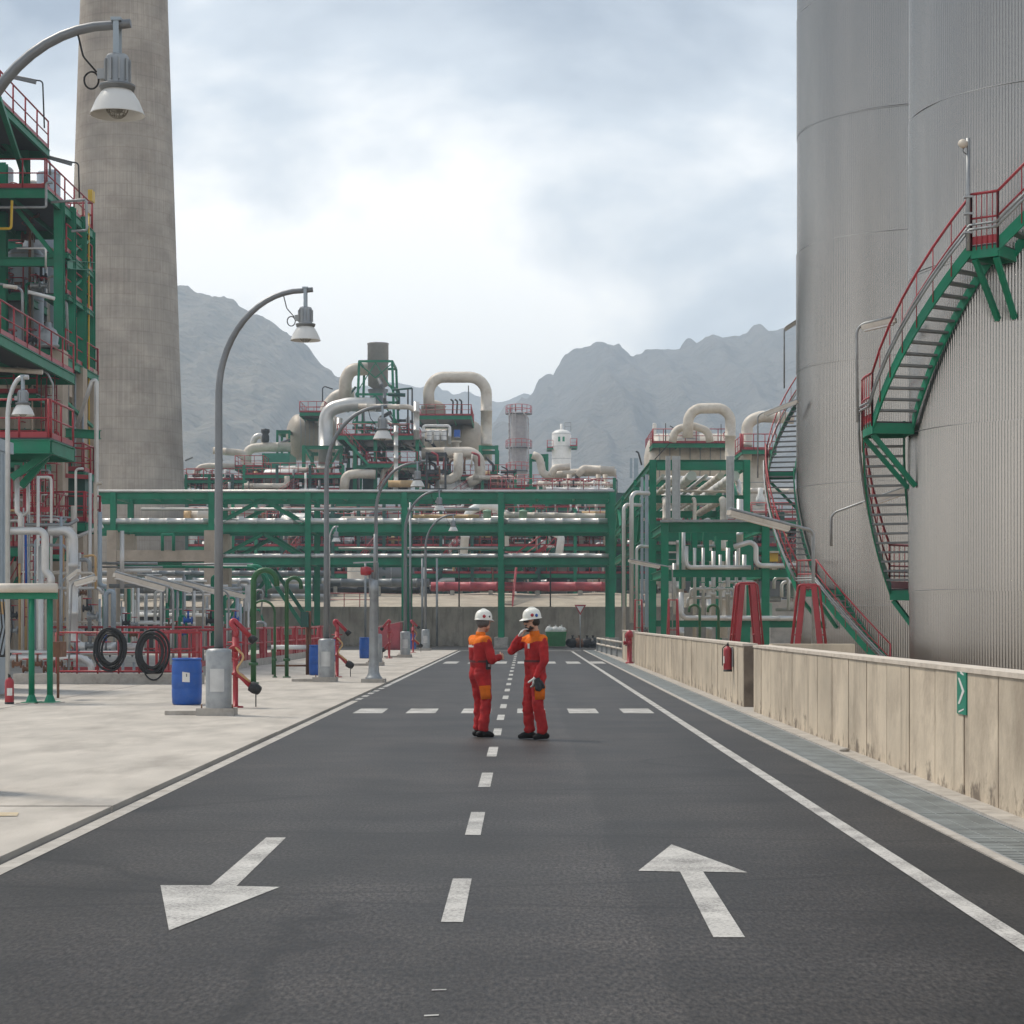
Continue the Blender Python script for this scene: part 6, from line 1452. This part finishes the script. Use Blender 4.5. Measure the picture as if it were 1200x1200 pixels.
for y, d_, r_ in ((689, 20.6, .095), (694.5, 21.1, .085)):
    mb = MB().tube([(XA(-60, d_), d_, ZA(y, d_)), (XA(67, d_), d_, ZA(y, d_))], r_, 14); mb.build('pipe', 'cream', ps)
MB().tube([(XA(68, 22), 22, .03), (XA(68, 22), 22, ZA(690, 22))], .03, 8).build('post', 'rust', ps)
MB().box(XA(64, 21.6), XA(73, 21.6), 21.5, 21.8, ZA(770, 21.6), ZA(752, 21.6)).build('valve_box', 'rust', ps)
cb = thing('control_cabinet', 'pale grey control cabinet with cables cut by the left edge', 'cabinet', (XA(0, 22), 22, 0.03))
MB().box(XA(-40, 22), XA(12, 22.6), 22, 22.6, .10, ZA(697, 22)).build('body', 'blue_grey', cb); MB().box(XA(-38, 22), XA(13, 22.7), 21.9, 22.7, .03, .10).build('plinth', 'kerb', cb); MB().box(XA(-36, 22), XA(-6, 22), 21.975, 22.0, .25, ZA(702, 22)).build('door', 'galv_light', cb)
for k in range(4):
    MB().tube(bend([(XA(-2 + k * 4, 21.8), 21.85, ZA(700, 22)), (XA(2 + k * 4, 21.8), 21.82, ZA(735, 22)), (XA(-6 + k * 5, 21.8), 21.8, ZA(772, 22)), (XA(10 + k, 21.8), 21.8, ZA(765, 22))], .15), .018, 6).build('cable', 'black', cb)
MB().box(XA(-4, 21.9), XA(4, 21.9), 21.93, 21.97, ZA(720, 22), ZA(705, 22)).build('plate', 'tan', cb)
dc = thing('clad_duct', 'upright blue grey clad duct at the left edge of the picture', 'duct', (XA(3, 24), 24, 0))
MB().box(XA(-60, 24), XA(12, 25.2), 24, 25.2, 0.03, ZA(522, 24)).build('duct', 'blue_grey', dc); MB().box(XA(-61, 24), XA(16, 25.3), 23.9, 25.3, ZA(522, 24), ZA(508, 24)).build('collar', 'blue_grey', dc)
for k in range(7): MB().box(XA(12, 25.2) - .005, XA(12, 25.2) + .015, 24.05 + k * .16, 24.09 + k * .16, .03, ZA(523, 24)).build('rib', 'blue_grey', dc)

# ================================================================ SMALL THINGS by the retaining wall
rc = thing('red_cabinet', 'red hose cabinet with sloping roof before the retaining wall', 'cabinet', (XA(456, 58), 58, 0.03))
X0, X1 = XA(443, 58), XA(469, 58); mb = MB(); z0, z1, z2 = .03, ZA(735, 58), ZA(729, 58)
mb.add([(X0, 58, z0), (X1, 58, z0), (X1, 58, z2), (X0, 58, z1), (X0, 59.2, z0), (X1, 59.2, z0), (X1, 59.2, z2), (X0, 59.2, z1)], [(0, 1, 2, 3), (5, 4, 7, 6), (4, 0, 3, 7), (1, 5, 6, 2), (3, 2, 6, 7)]); mb.build('body', 'pink_red', rc)
MB().box(X0 + .08, (X0 + X1) / 2 - .02, 57.96, 57.995, .15, z1 - .12).build('door', 'pink_red', rc); MB().box((X0 + X1) / 2 + .02, X1 - .08, 57.96, 57.995, .15, z1 - .12).build('door', 'pink_red', rc); MB().bar((X0 - .08, 58.6, z1 + .03), (X1 + .08, 58.6, z2 + .03), 1.5, .05).build('roof', 'coping', rc)
ys_ = thing('yield_sign', 'inverted triangle give way sign with red border before the retaining wall', 'sign', (XA(680, 62), 62, 0))
MB().tube([(XA(680, 62), 62.03, 0), (XA(680, 62), 62.03, ZA(712, 62))], .035, 8).build('post', 'galv', ys_)
def tri(xc, yc, h_, d_, name, mt, z_=0): 
    w = h_ * 1.15; MB().add([(xc - w / 2, d_, yc + h_ * .4), (xc + w / 2, d_, yc + h_ * .4), (xc, d_, yc - h_ * .6), (xc - w / 2, d_ + .02, yc + h_ * .4), (xc + w / 2, d_ + .02, yc + h_ * .4), (xc, d_ + .02, yc - h_ * .6)], [(0, 2, 1), (3, 4, 5), (0, 1, 4, 3), (1, 2, 5, 4), (2, 0, 3, 5)]).build(name, mt, ys_)
tri(XA(680, 62), ZA(713.5, 62), .62, 61.98, 'border', 'red'); tri(XA(680, 62), ZA(713.5, 62) + .005, .40, 61.97, 'field', 'white')
sk = thing('green_skip', 'green waste skip heaped with white bags before the retaining wall', 'skip', (XA(652, 63), 63, 0))
X0, X1, zs = XA(640, 63), XA(664, 63), ZA(741, 63)
MB().add([(X0 + .12, 63, .1), (X1 - .12, 63, .1), (X1, 63, zs), (X0, 63, zs), (X0 + .12, 64.2, .1), (X1 - .12, 64.2, .1), (X1, 64.3, zs), (X0, 64.3, zs)], [(0, 1, 2, 3), (5, 4, 7, 6), (4, 0, 3, 7), (1, 5, 6, 2), (0, 4, 5, 1)]).build('body', mat('skip_green', (.03, .2, .06), .5, var=.2), sk)
for i in range(5): MB().box(X0 + .15 + i * .25, X0 + .19 + i * .25, 62.95, 63.0, .15, zs - .08).build('rib', 'skip_green', sk)
MB().tube([(X0, 63, zs), (X1, 63, zs), (X1, 64.3, zs), (X0, 64.3, zs), (X0, 63, zs)], .035, 6).build('rim', 'skip_green', sk)
@true_metres
def bag(label, p, r_, mt, sq=(1, .9, .8), seed=0):
    t = thing('rubbish_bag', label, 'bag', (p[0], p[1], p[2])); mb = MB().sphere((0, 0, r_ * sq[2]), r_, 16, sq)
    mb.v = [tuple(Vector(v) * (1 + .18 * noise.noise(Vector(v) * (3 / r_ * .5) + Vector((seed, 0, 0))))) for v in mb.v]; mb.v = [(a, b_, max(c_, 0)) for a, b_, c_ in mb.v]
    local(t, mb, 'sack', mt); local(t, MB().lathe([(r_ * .22, 0), (r_ * .1, r_ * .2), (r_ * .25, r_ * .45)], (0, 0, r_ * sq[2] * 1.95), Z, 8), 'tied_neck', mt)
for i, x in enumerate((644, 651, 658)): bag(('left', 'middle', 'right')[i] + ' white bag on top of the green skip', (XA(x, 63.6), 63.6, zs - .1), .28, 'paper', seed=i * 3)
for i, (x, m_) in enumerate(((671, 'black'), (679, 'rust'), (688, 'black'), (695, 'dark_steel'))): bag(('first', 'second', 'third', 'fourth')[i] + ' dark sack right of the green skip, counted from the skip', (XA(x, 63.5), 63.5, 0), .40, m_, (1.1, .9, .75), seed=i * 5 + 1)
gr = thing('guard_rail', 'low pale double guard rail where the bund walls end', 'guard rail', (XA(715, 48), 48, 0))
pa, pb = Vector((XA(700, 56), 56, 0)), Vector((XA(730, 45.2), 45.2, 0))
for z_ in (.72, .42): MB().tube([pa + Z * z_, pb + Z * z_], .055, 8).build('rail', 'cream', gr)
for k in range(6): p = pa.lerp(pb, k / 5); MB().box(p.x - .05, p.x + .05, p.y - .05, p.y + .05, 0, .78).build('post', 'galv', gr)
MB().bar(pa + Z * .2 + Vector((.1, 0, 0)), pb + Z * .2 + Vector((.1, 0, 0)), .12, .4).build('base_beam', 'galv', gr)
t = thing('gravel_lump', 'small grey debris lump lying on the wall ledge beside the drain', 'debris', (4.09, 2040 / (880 - 727) * .98, .03)); local(t, MB().sphere((0, 0, .02), .07, 10, (1, 1.3, .45)), 'lump', 'kerb'); local(t, MB().sphere((.05, .08, .015), .035, 8, (1, 1, .5)), 'chip', 'kerb')
# ================================================================ WORKERS
def cap_mesh(mb, a, b_, ra, rb, n=14):
    """closed tapered capsule"""
    a, b_ = Vector(a), Vector(b_); ax = b_ - a; L_ = ax.length
    if L_ < 1e-5: ax = Vector((0, 0, 1)); L_ = 1e-4
    pr = [(ra * math.sin(t), -ra * math.cos(t)) for t in [math.pi / 2 * i / 5 for i in range(0, 6)]] + [(rb * math.cos(t), L_ + rb * math.sin(t)) for t in [math.pi / 2 * i / 5 for i in range(0, 6)]]
    pr[0] = (1e-4, -ra); pr[-1] = (1e-4, L_ + rb)
    b0 = len(mb.v); mb.lathe(pr, a, ax, n); m = len(pr)
    mb.f.append([b0 + k for k in range(n)][::-1]); mb.sm.append(True); mb.mi.append(0)
    mb.f.append([b0 + (m - 1) * n + k for k in range(n)]); mb.sm.append(True); mb.mi.append(0)
bench = bpy.data.scenes.new('bench')      # empty scene in which single shapes are fused
def fuse(name, mb, voxel, smooth=4, fold=0.0, seed=0.0):
    """one continuous skin over overlapping closed shapes"""
    me = mb.mesh(name + '_raw'); o = bpy.data.objects.new(name, me); bench.collection.objects.link(o)
    m = o.modifiers.new('r', 'REMESH'); m.mode = 'VOXEL'; m.voxel_size = voxel; m.use_smooth_shade = True
    s_ = o.modifiers.new('s', 'SMOOTH'); s_.iterations = smooth; s_.factor = 0.5
    vl = bench.view_layers[0]; vl.update(); dg = vl.depsgraph; out = bpy.data.meshes.new_from_object(o.evaluated_get(dg)); out.name = name
    bpy.data.objects.remove(o); bpy.data.meshes.remove(me)
    if fold:
        nv = len(out.vertices); co = [0.0] * (nv * 3); no = [0.0] * (nv * 3); out.vertices.foreach_get('co', co); out.vertex_normals.foreach_get('vector', no)
        for i in range(nv):
            c = Vector(co[i * 3:i * 3 + 3]); n1 = noise.noise(Vector((c.x * 6 + seed + c.z * 3, c.y * 6, c.z * 11))) + .45 * noise.noise(Vector((c.x * 9 + seed, c.y * 9 + c.z * 5, c.z * 24)))
            c = c + Vector(no[i * 3:i * 3 + 3]) * (fold * n1 * (1.35 if c.z < .75 else 1.1)); co[i * 3:i * 3 + 3] = c
        out.vertices.foreach_set('co', co)
    out.polygons.foreach_set('use_smooth', [True] * len(out.polygons))
    return out
def hand(mb, w, fwd, palm_n, side, s=1.0, curl=0.5, spread=1.0, thumb_curl=.4, fat=1.0):
    """wrist w, fwd finger direction, palm_n out of the palm, side towards the thumb"""
    w, f, pn, sd = Vector(w), Vector(fwd).normalized(), Vector(palm_n).normalized(), Vector(side).normalized()
    for k in (-1, -.33, .33, 1): cap_mesh(mb, w + sd * (.022 * k * .8 * s), w + f * (.085 * s) + sd * (.029 * k * s), .016 * s * fat, .014 * s * fat, 10)
    for k, L_ in ((1, .068), (.33, .078), (-.33, .072), (-1, .056)):
        p = w + f * (.085 * s) + sd * (.029 * k * s); d_ = f
        ang = curl * (1.0 + .12 * (1 - k))
        for j, fr in enumerate((.45, .32, .25)):
            d_ = (d_ * math.cos(ang * (.7 + .3 * j)) + pn * math.sin(ang * (.7 + .3 * j))).normalized(); pnn = (pn - d_ * pn.dot(d_))
            q = p + d_ * (L_ * fr * s * 1.15); cap_mesh(mb, p, q, (.0098 - .0008 * j) * s * fat, (.009 - .0008 * j) * s * fat, 8); p = q
    p = w + sd * (.024 * s) + f * .02 * s; d_ = (sd * .8 + f * .6 + pn * .25).normalized()
    for L_ in (.04, .032, .026):
        q = p + d_ * (L_ * s); cap_mesh(mb, p, q, .0125 * s * fat, .0105 * s * fat, 8); p = q; d_ = (d_ + f * .35 * thumb_curl + pn * .5 * thumb_curl).normalized()

@true_metres
def worker(label, loc, yaw, J, opt):
    """J: joints in the body's own axes (x its right, y ahead, z up)"""
    t = thing('person', label, 'person', loc)
    def put(me, name, mt, parent=t):
        o = link(name, me, mt, None); o.parent = parent; return o
    V = {k: Vector(v) for k, v in J.items()}
    hd = V['head']; hf = Vector(opt['gaze']).normalized(); hr = hf.cross(Z).normalized(); hu = hr.cross(hf)
    H = lambda x, y, z: hd + hr * x + hf * y + hu * z
    # --- body: one skin from scalp to feet
    mb = MB()
    for (x, y, z, r_) in ((0, -.012, .045, .088), (0, .02, .05, .082), (0, .03, .0, .074), (0, .045, -.055, .058), (0, .06, -.085, .04), (.035, .03, -.05, .045), (-.035, .03, -.05, .045), (.03, -.01, .03, .07), (-.03, -.01, .03, .07), (0, -.05, .02, .07)):
        c_ = H(x, y, z); cap_mesh(mb, c_, c_ + hu * .001, r_, r_, 14)
    cap_mesh(mb, H(0, .098, .018), H(0, .122, -.018), .009, .0145, 8); cap_mesh(mb, H(-.028, .088, .032), H(.028, .088, .032), .015, .015, 8)
    cap_mesh(mb, H(-.018, .098, -.05), H(.018, .098, -.05), .0075, .0075, 8)
    for s_ in (-1, 1): cap_mesh(mb, H(s_ * .078, -.005, -.012), H(s_ * .084, -.012, .022), .011, .015, 8)
    cap_mesh(mb, hd - hu * .04 - hf * .02, V['neck'], .056, .062); cap_mesh(mb, V['neck'], V['chest'], .06, .08)
    cap_mesh(mb, V['chest'] + Vector((-.07, 0, 0)), V['chest'] + Vector((.07, 0, 0)), .085, .085); cap_mesh(mb, V['chest'], V['pelvis'], .08, .08)
    for s_, q in ((1, 'r'), (-1, 'l')):
        cap_mesh(mb, V['chest'], V['sh_' + q], .07, .05); cap_mesh(mb, V['sh_' + q], V['el_' + q], .048, .038); cap_mesh(mb, V['el_' + q], V['wr_' + q], .038, .026)
        cap_mesh(mb, V['pelvis'], V['hip_' + q], .08, .07); cap_mesh(mb, V['hip_' + q], V['kn_' + q], .075, .05); cap_mesh(mb, V['kn_' + q], V['an_' + q], .05, .035)
        cap_mesh(mb, V['an_' + q], V['an_' + q] + Vector(opt['toe_' + q]) * .07 + Vector((0, 0, -.045)), .03, .024)
        if not opt['glove_' + q]: hand(mb, V['wr_' + q], *opt['hand_' + q])
    put(fuse('body', mb, .0058, 3), 'body', 'skin')
    # --- face details
    for s_ in (-1, 1):
        e = MB().sphere(H(s_ * .031, .094, .012), .0115, 8); put(e.mesh('eye'), 'eye', 'dark_steel')
    # --- hair
    mb = MB()
    for (x, y, z, r_) in ((0, -.03, .05, .093), (.03, -.025, .02, .079), (-.03, -.025, .02, .079), (0, -.055, .0, .072)): c_ = H(x, y, z); cap_mesh(mb, c_, c_ + hu * .001, r_, r_)
    put(fuse('hair', mb, .008, 2), 'hair', opt['hair'])
    if opt['beard']:
        mb = MB()
        for (x, y, z, r_) in ((0, .068, -.092, .044), (.034, .036, -.062, .044), (-.034, .036, -.062, .044), (.052, .012, -.028, .03), (-.052, .012, -.028, .03), (0, .095, -.072, .022)): c_ = H(x, y, z); cap_mesh(mb, c_, c_ + hu * .001, r_, r_, 10)
        cap_mesh(mb, H(-.022, .100, -.036), H(.022, .100, -.036), .009, .009, 8)
        put(fuse('beard', mb, .006, 2), 'beard', 'hair')
        mb = MB()
        for s_ in (-1, 1): cap_mesh(mb, H(s_ * .018, .108, .016), H(s_ * .05, .098, .016), .017, .016, 8); mb.tube([H(s_ * .058, .09, .02), H(s_ * .083, .0, .018)], .004, 5)
        put(mb.mesh('safety_glasses'), 'safety_glasses', 'black')
    # --- helmet
    mb = MB(); hc = H(0, -.008, .055); ring = 24; prof = [(1.0, 0.0), (1.01, .03), (.985, .06), (.90, .095), (.74, .122), (.5, .14), (.22, .149), (.001, .151)]
    vs = []
    for r_, z_ in prof:
        for k in range(ring):
            g = 2 * math.pi * k / ring; vs.append(hc + hr * (.112 * r_ * math.cos(g)) + hf * (.138 * r_ * math.sin(g)) + hu * z_)
    mb.add(vs, [(i * ring + k, i * ring + (k + 1) % ring, (i + 1) * ring + (k + 1) % ring, (i + 1) * ring + k) for i in range(len(prof) - 1) for k in range(ring)], True)
    hm_ = put(mb.mesh('helmet'), 'helmet', 'helmet')
    mb = MB(); vs = []
    for k in range(ring):
        g = 2 * math.pi * k / ring; pk = max(0, math.sin(g)) ** 2 * .055
        for rr, z_ in ((.985, .012), (1.0 + .09, -.004 - pk * .25), (1.09, -.010 - pk * .25), (.985, .0)):
            ex = pk if rr > 1 else 0
            vs.append(hc + hr * (.112 * rr * math.cos(g)) + hf * (.138 * rr * math.sin(g) + ex) + hu * z_)
    mb.add(vs, [(k * 4 + j, k * 4 + (j + 1) % 4, ((k + 1) % ring) * 4 + (j + 1) % 4, ((k + 1) % ring) * 4 + j) for k in range(ring) for j in range(4)], True)
    put(mb.mesh('brim'), 'brim', 'helmet', hm_)
    mb = MB().tube([hc + hf * (.132 * math.cos(a)) + hu * (.148 * math.sin(a) + .006) for a in [rad(25) + rad(130) * i / 10 for i in range(11)]], [.004] + [.012] * 9 + [.004], 8); put(mb.mesh('ridge'), 'ridge', 'helmet', hm_)
    for (g, z_, r_, m_) in opt['stickers']:
        n_ = (hr * math.cos(rad(g)) * 1.12 + hf * math.sin(rad(g)) * .95 + hu * .18).normalized(); c_ = hc + hr * (.1125 * math.cos(rad(g))) + hf * (.1385 * math.sin(rad(g))) + hu * z_
        put(MB().lathe([(.0, .004), (r_, .004), (r_, -.006)], c_, n_, 12).mesh('sticker'), 'sticker', m_, hm_)
    # --- coverall
    mb = MB()
    c, pv = V['chest'], V['pelvis']
    fw = (V['sh_r'] - V['sh_l']); fw.z = 0; ahead = Vector((-fw.y, fw.x, 0)).normalized(); rt = fw.normalized()
    for s_ in (-1, 1):
        cap_mesh(mb, c + rt * (.085 * s_) + Z * .03, pv + rt * (.07 * s_) + Z * .10, .125, .112); cap_mesh(mb, c + rt * (.06 * s_) + ahead * .035, c + rt * (.055 * s_) + ahead * .03 + Z * -.2, .105, .10)
        cap_mesh(mb, pv + rt * (.07 * s_) + Z * .10, pv + rt * (.075 * s_) - ahead * .015 - Z * .04, .118, .12)
        cap_mesh(mb, c + rt * (.07 * s_) - ahead * .03 + Z * .03, c + rt * (.07 * s_) - ahead * .025 - Z * .16, .105, .105)
    cap_mesh(mb, pv + Z * .14 - rt * .05, pv + Z * .14 + rt * .05, .132, .132); cap_mesh(mb, V['neck'] - Z * .045, c + Z * .06, .078, .13)
    for q in 'rl':
        cap_mesh(mb, c + Z * .06, V['sh_' + q], .10, .074); cap_mesh(mb, V['sh_' + q], V['el_' + q], .074, .063); w_ = V['el_' + q].lerp(V['wr_' + q], .96); cap_mesh(mb, V['el_' + q], w_, .062, .046)
        cap_mesh(mb, V['hip_' + q] + Z * .04, V['kn_' + q], .108, .082); cap_mesh(mb, V['hip_' + q] - ahead * .03 + Z * .02, V['kn_' + q].lerp(V['hip_' + q], .5), .098, .08); an = V['an_' + q].lerp(V['kn_' + q], .13); cap_mesh(mb, V['kn_' + q], an, .082, .076)
        cap_mesh(mb, an, an - Z * .012 + Vector(opt['toe_' + q]) * .012, .078, .074)
    me = fuse('coverall', mb, .010, 3, .010, opt['seed'])
    me.materials.append(M['coverall_red']); me.materials.append(M['coverall_orange'])
    for p in me.polygons:
        q = p.center; rel = q - c; s_ = rel.dot(rt); a_ = rel.dot(ahead)
        arm = any((q - V['sh_' + k].lerp(V['el_' + k], f_)).length < .075 for k in 'rl' for f_ in (.55, .75))
        arm = arm or any((q - V['el_' + k].lerp(V['wr_' + k], f_)).length < .10 for k in 'rl' for f_ in (0, .3, .6, .9))
        lo = .040 + .05 * min(1, abs(s_) / .2)
        if rel.z > lo - .01 and not arm and abs(s_) < .27: p.material_index = 1
    cv = put(me, 'coverall', None)
    mb = MB(); cc = V['neck'] - Z * .012 + ahead * .008
    mb.lathe([(.066, -.03), (.074, -.02), (.071, .035), (.062, .04), (.060, -.02)], cc, Z - ahead * -.12, 20); put(mb.mesh('collar'), 'collar', 'coverall_orange', cv)
    for (q, f_, ang, w_, h_) in opt['pockets']:       # thigh pockets
        a, b_ = V['hip_' + q], V['kn_' + q]; ax = (b_ - a).normalized(); p0 = a.lerp(b_, f_); base = rt * math.cos(rad(ang)) + ahead * math.sin(rad(ang)); base = (base - ax * base.dot(ax)).normalized(); sd = ax.cross(base)
        vs = []; R_ = .102
        for i in range(7):
            g = (i / 6 - .5) * w_ / R_
            nn = base * math.cos(g) + sd * math.sin(g)
            for hh, rr in ((-h_ / 2, R_ - .02), (-h_ / 2, R_ + .004), (0, R_ + .010), (h_ / 2, R_ + .002), (h_ / 2, R_ - .02)): vs.append(p0 + ax * hh + nn * rr)
        mb = MB(); mb.add(vs, [(i * 5 + j, i * 5 + j + 1, i * 5 + 6 + j, i * 5 + 5 + j) for i in range(6) for j in range(4)] + [(0, 1, 2, 3, 4), (34, 33, 32, 31, 30)], True); pk = put(mb.mesh('thigh_pocket'), 'thigh_pocket', 'coverall_orange', cv)
        vs = []
        for i in range(7):
            g = (i / 6 - .5) * w_ * 1.06 / R_; nn = base * math.cos(g) + sd * math.sin(g)
            for hh, rr in ((-h_ * .53, R_ + .002), (-h_ * .53, R_ + .013), (-h_ * .26, R_ + .016), (-h_ * .26, R_ + .004)): vs.append(p0 + ax * hh + nn * rr)
        fl = MB(); fl.add(vs, [(i * 4 + j, i * 4 + j + 1, i * 4 + 5 + j, i * 4 + 4 + j) for i in range(6) for j in range(3)]); put(fl.mesh('pocket_flap'), 'pocket_flap', 'coverall_orange', cv)
    mb = MB(); bc = pv + Z * .165
    mb.add([bc + rt * (.205 * math.cos(g)) + ahead * (.142 * math.sin(g)) + Z * z_ for z_ in (-.016, .016) for g in [2 * math.pi * k / 28 for k in range(28)]], [(k, (k + 1) % 28, 28 + (k + 1) % 28, 28 + k) for k in range(28)], True); put(mb.mesh('belt'), 'belt', mat('belt_dark', (.10, .015, .015), .7) if 'belt_dark' not in M else 'belt_dark', cv)
    # --- boots
    for q in 'rl':
        an = V['an_' + q]; td = Vector(opt['toe_' + q]).normalized(); mb = MB(); zb = .05
        a0 = Vector((an.x, an.y, 0)) - td * .06
        cap_mesh(mb, a0 + Z * .052, a0 + td * .20 + Z * .038, .044, .036); cap_mesh(mb, a0 + td * .05 + Z * .08, a0 + td * .16 + Z * .055, .05, .042); cap_mesh(mb, an + Z * .02, a0 + td * .05 + Z * .06, .055, .05); cap_mesh(mb, a0 + td * .17 + Z * .045, a0 + td * .195 + Z * .036, .040, .035)
        me = fuse('boot', mb, .009, 3)
        for v in me.vertices: v.co.z = max(v.co.z, .004)
        put(me, 'boot', 'boot_black')
    # --- gloves on hands
    for q in 'rl':
        if opt['glove_' + q]:
            mb = MB(); hand(mb, V['wr_' + q], *opt['hand_' + q], fat=1.28); d_ = (V['el_' + q] - V['wr_' + q]).normalized(); cap_mesh(mb, V['wr_' + q], V['wr_' + q] + d_ * .02, .034, .036); put(fuse('glove', mb, .0055, 2), 'glove', 'glove')
    t.rotation_euler.z = yaw
    return t, put, V, rt, ahead
mat('boot_black', (.010, .0095, .0095), .65, var=.2, spec=.25)

p0 = G(563, 864.0)
YS = 1.0
# left worker: his right side and back to the camera, hands in front of him
t, put, V, rt, ah = worker('worker in red coverall and white helmet, back turned, hands held in front of him', (p0.x, p0.y, .0), rad(-58),
  dict(head=(0.02, .045, 1.655), neck=(.0, -.005, 1.505), chest=(0, -.01, 1.31), pelvis=(0, .0, .94), sh_r=(.195, -.015, 1.415), sh_l=(-.195, -.005, 1.415), el_r=(.275, .03, 1.13), el_l=(-.25, .06, 1.13), wr_r=(.14, .235, 1.165), wr_l=(-.05, .245, 1.17),
       hip_r=(.10, 0, .90), hip_l=(-.10, .0, .90), kn_r=(.125, .02, .49), kn_l=(-.115, .06, .49), an_r=(.13, -.04, .095), an_l=(-.125, .04, .095)),
  dict(gaze=(-.30, 1, -.05), hair='hair_grey', beard=False, seed=1.3, toe_r=(.30, 1, 0), toe_l=(-.1, 1, 0), glove_r=False, glove_l=False,
       hand_r=((-.35, 1, .0), (-1, -.2, .1), (-.15, .05, 1), 1.0, .85, 1.0, 2.6), hand_l=((.75, .8, -.05), (.3, -.3, 1), (.6, -.6, 0), 1.0, .6),
       stickers=[(-38, .045, .024, 'red'), (2, .045, .015, 'dark_steel')], pockets=[('r', .60, -28, .15, .19)]))
# radio clipped to the belt, tool in the hand
put(MB().box(.205, .245, -.03, .03, .99, 1.13).mesh('radio'), 'radio', 'black'); put(MB().tube([(.225, .015, 1.13), (.225, .015, 1.20)], .007, 6).mesh('antenna'), 'antenna', 'black', [c_ for c_ in t.children if c_.name.startswith('radio')][0]); put(MB().box(.2455, .248, -.02, .02, 1.03, 1.07).mesh('radio_face'), 'radio_face', 'galv', [c_ for c_ in t.children if c_.name.startswith('radio')][0])
mb = MB()
for i, (x0, w_) in enumerate(((-.05, .012), (-.025, .012), (.0, .012), (.03, .03))): mb.box(x0, x0 + w_, -.172, -.150, 1.31, 1.345 - (i % 2) * .01)
put(mb.mesh('back_lettering'), 'back_lettering', 'paper')
p1 = G(627, 866.5)
t, put, V, rt, ah = worker('bearded worker in red coverall and cream helmet, gloved hand at his chin', (p1.x, p1.y, .0), rad(113),
  dict(head=(0, .05, 1.675), neck=(.0, -.0, 1.525), chest=(0, -.01, 1.33), pelvis=(0, .0, .955), sh_r=(.20, .0, 1.435), sh_l=(-.20, -.03, 1.43), el_r=(.20, .28, 1.27), el_l=(-.265, -.03, 1.14), wr_r=(.06, .22, 1.46), wr_l=(-.235, .085, .905),
       hip_r=(.10, 0, .91), hip_l=(-.10, .0, .91), kn_r=(.12, .06, .50), kn_l=(-.11, .0, .50), an_r=(.125, .03, .095), an_l=(-.12, -.075, .095)),
  dict(gaze=(-.12, 1, -.10), hair='hair', beard=True, seed=6.1, toe_r=(.18, 1, 0), toe_l=(-.22, 1, 0), glove_r=True, glove_l=True,
       hand_r=((-.45, -.35, .85), (-.5, -.9, -.2), (-.6, .5, .2), 1.05, .55), hand_l=((.12, .10, -1), (.9, .25, .1), (-.1, .9, -.1), 1.05, .5, 1.0, .9),
       stickers=[(158, .05, .024, 'red'), (186, .04, .024, 'blue')], pockets=[('l', .58, 172, .16, .20)]))
mb = MB()
for (a, b_, r_) in (((-.25, .06, .86), (-.26, .03, .74), .038), ((-.26, .09, .85), (-.28, .09, .73), .034), ((-.27, .07, .80), (-.29, .06, .72), .03), ((-.26, .02, .83), (-.27, -.02, .75), .026)): cap_mesh(mb, a, b_, r_, r_ * .8, 10)
gl = thing('glove_bundle', 'black work gloves held in the bearded worker hanging hand', 'gloves', (0, 0, 0))
me = fuse('gloves', mb, .007, 3, .006, 2.2); me.transform(t.matrix_basis if False else Matrix.Translation(t.location) @ Matrix.Rotation(t.rotation_euler.z, 4, 'Z'))
gl.location = t.location; o = link('leather', me, 'black', gl)
put(MB().box(-.10, -.035, .128, .131, 1.30, 1.37).mesh('chest_badge'), 'chest_badge', 'paper')

YS = PLAN
bpy.data.scenes.remove(bench)
# ---------------------------------------------------------------- haze
hz = MB().box(-2200, 2200, -60, 2000, -1.6, 380)
me = hz.mesh('haze'); hm = bpy.data.materials.new('haze_air'); hm.use_nodes = True
N, L = hm.node_tree.nodes, hm.node_tree.links
for n in list(N): N.remove(n)
o_ = N.new('ShaderNodeOutputMaterial'); pv = N.new('ShaderNodeVolumePrincipled')
pv.inputs['Color'].default_value = (0.73, 0.86, 1.0, 1); pv.inputs['Density'].default_value = 0.00038; pv.inputs['Anisotropy'].default_value = 0.0
L.new(pv.outputs[0], o_.inputs['Volume']); me.materials.append(hm)
ho = bpy.data.objects.new('haze', me); col.objects.link(ho); ho['kind'] = 'stuff'
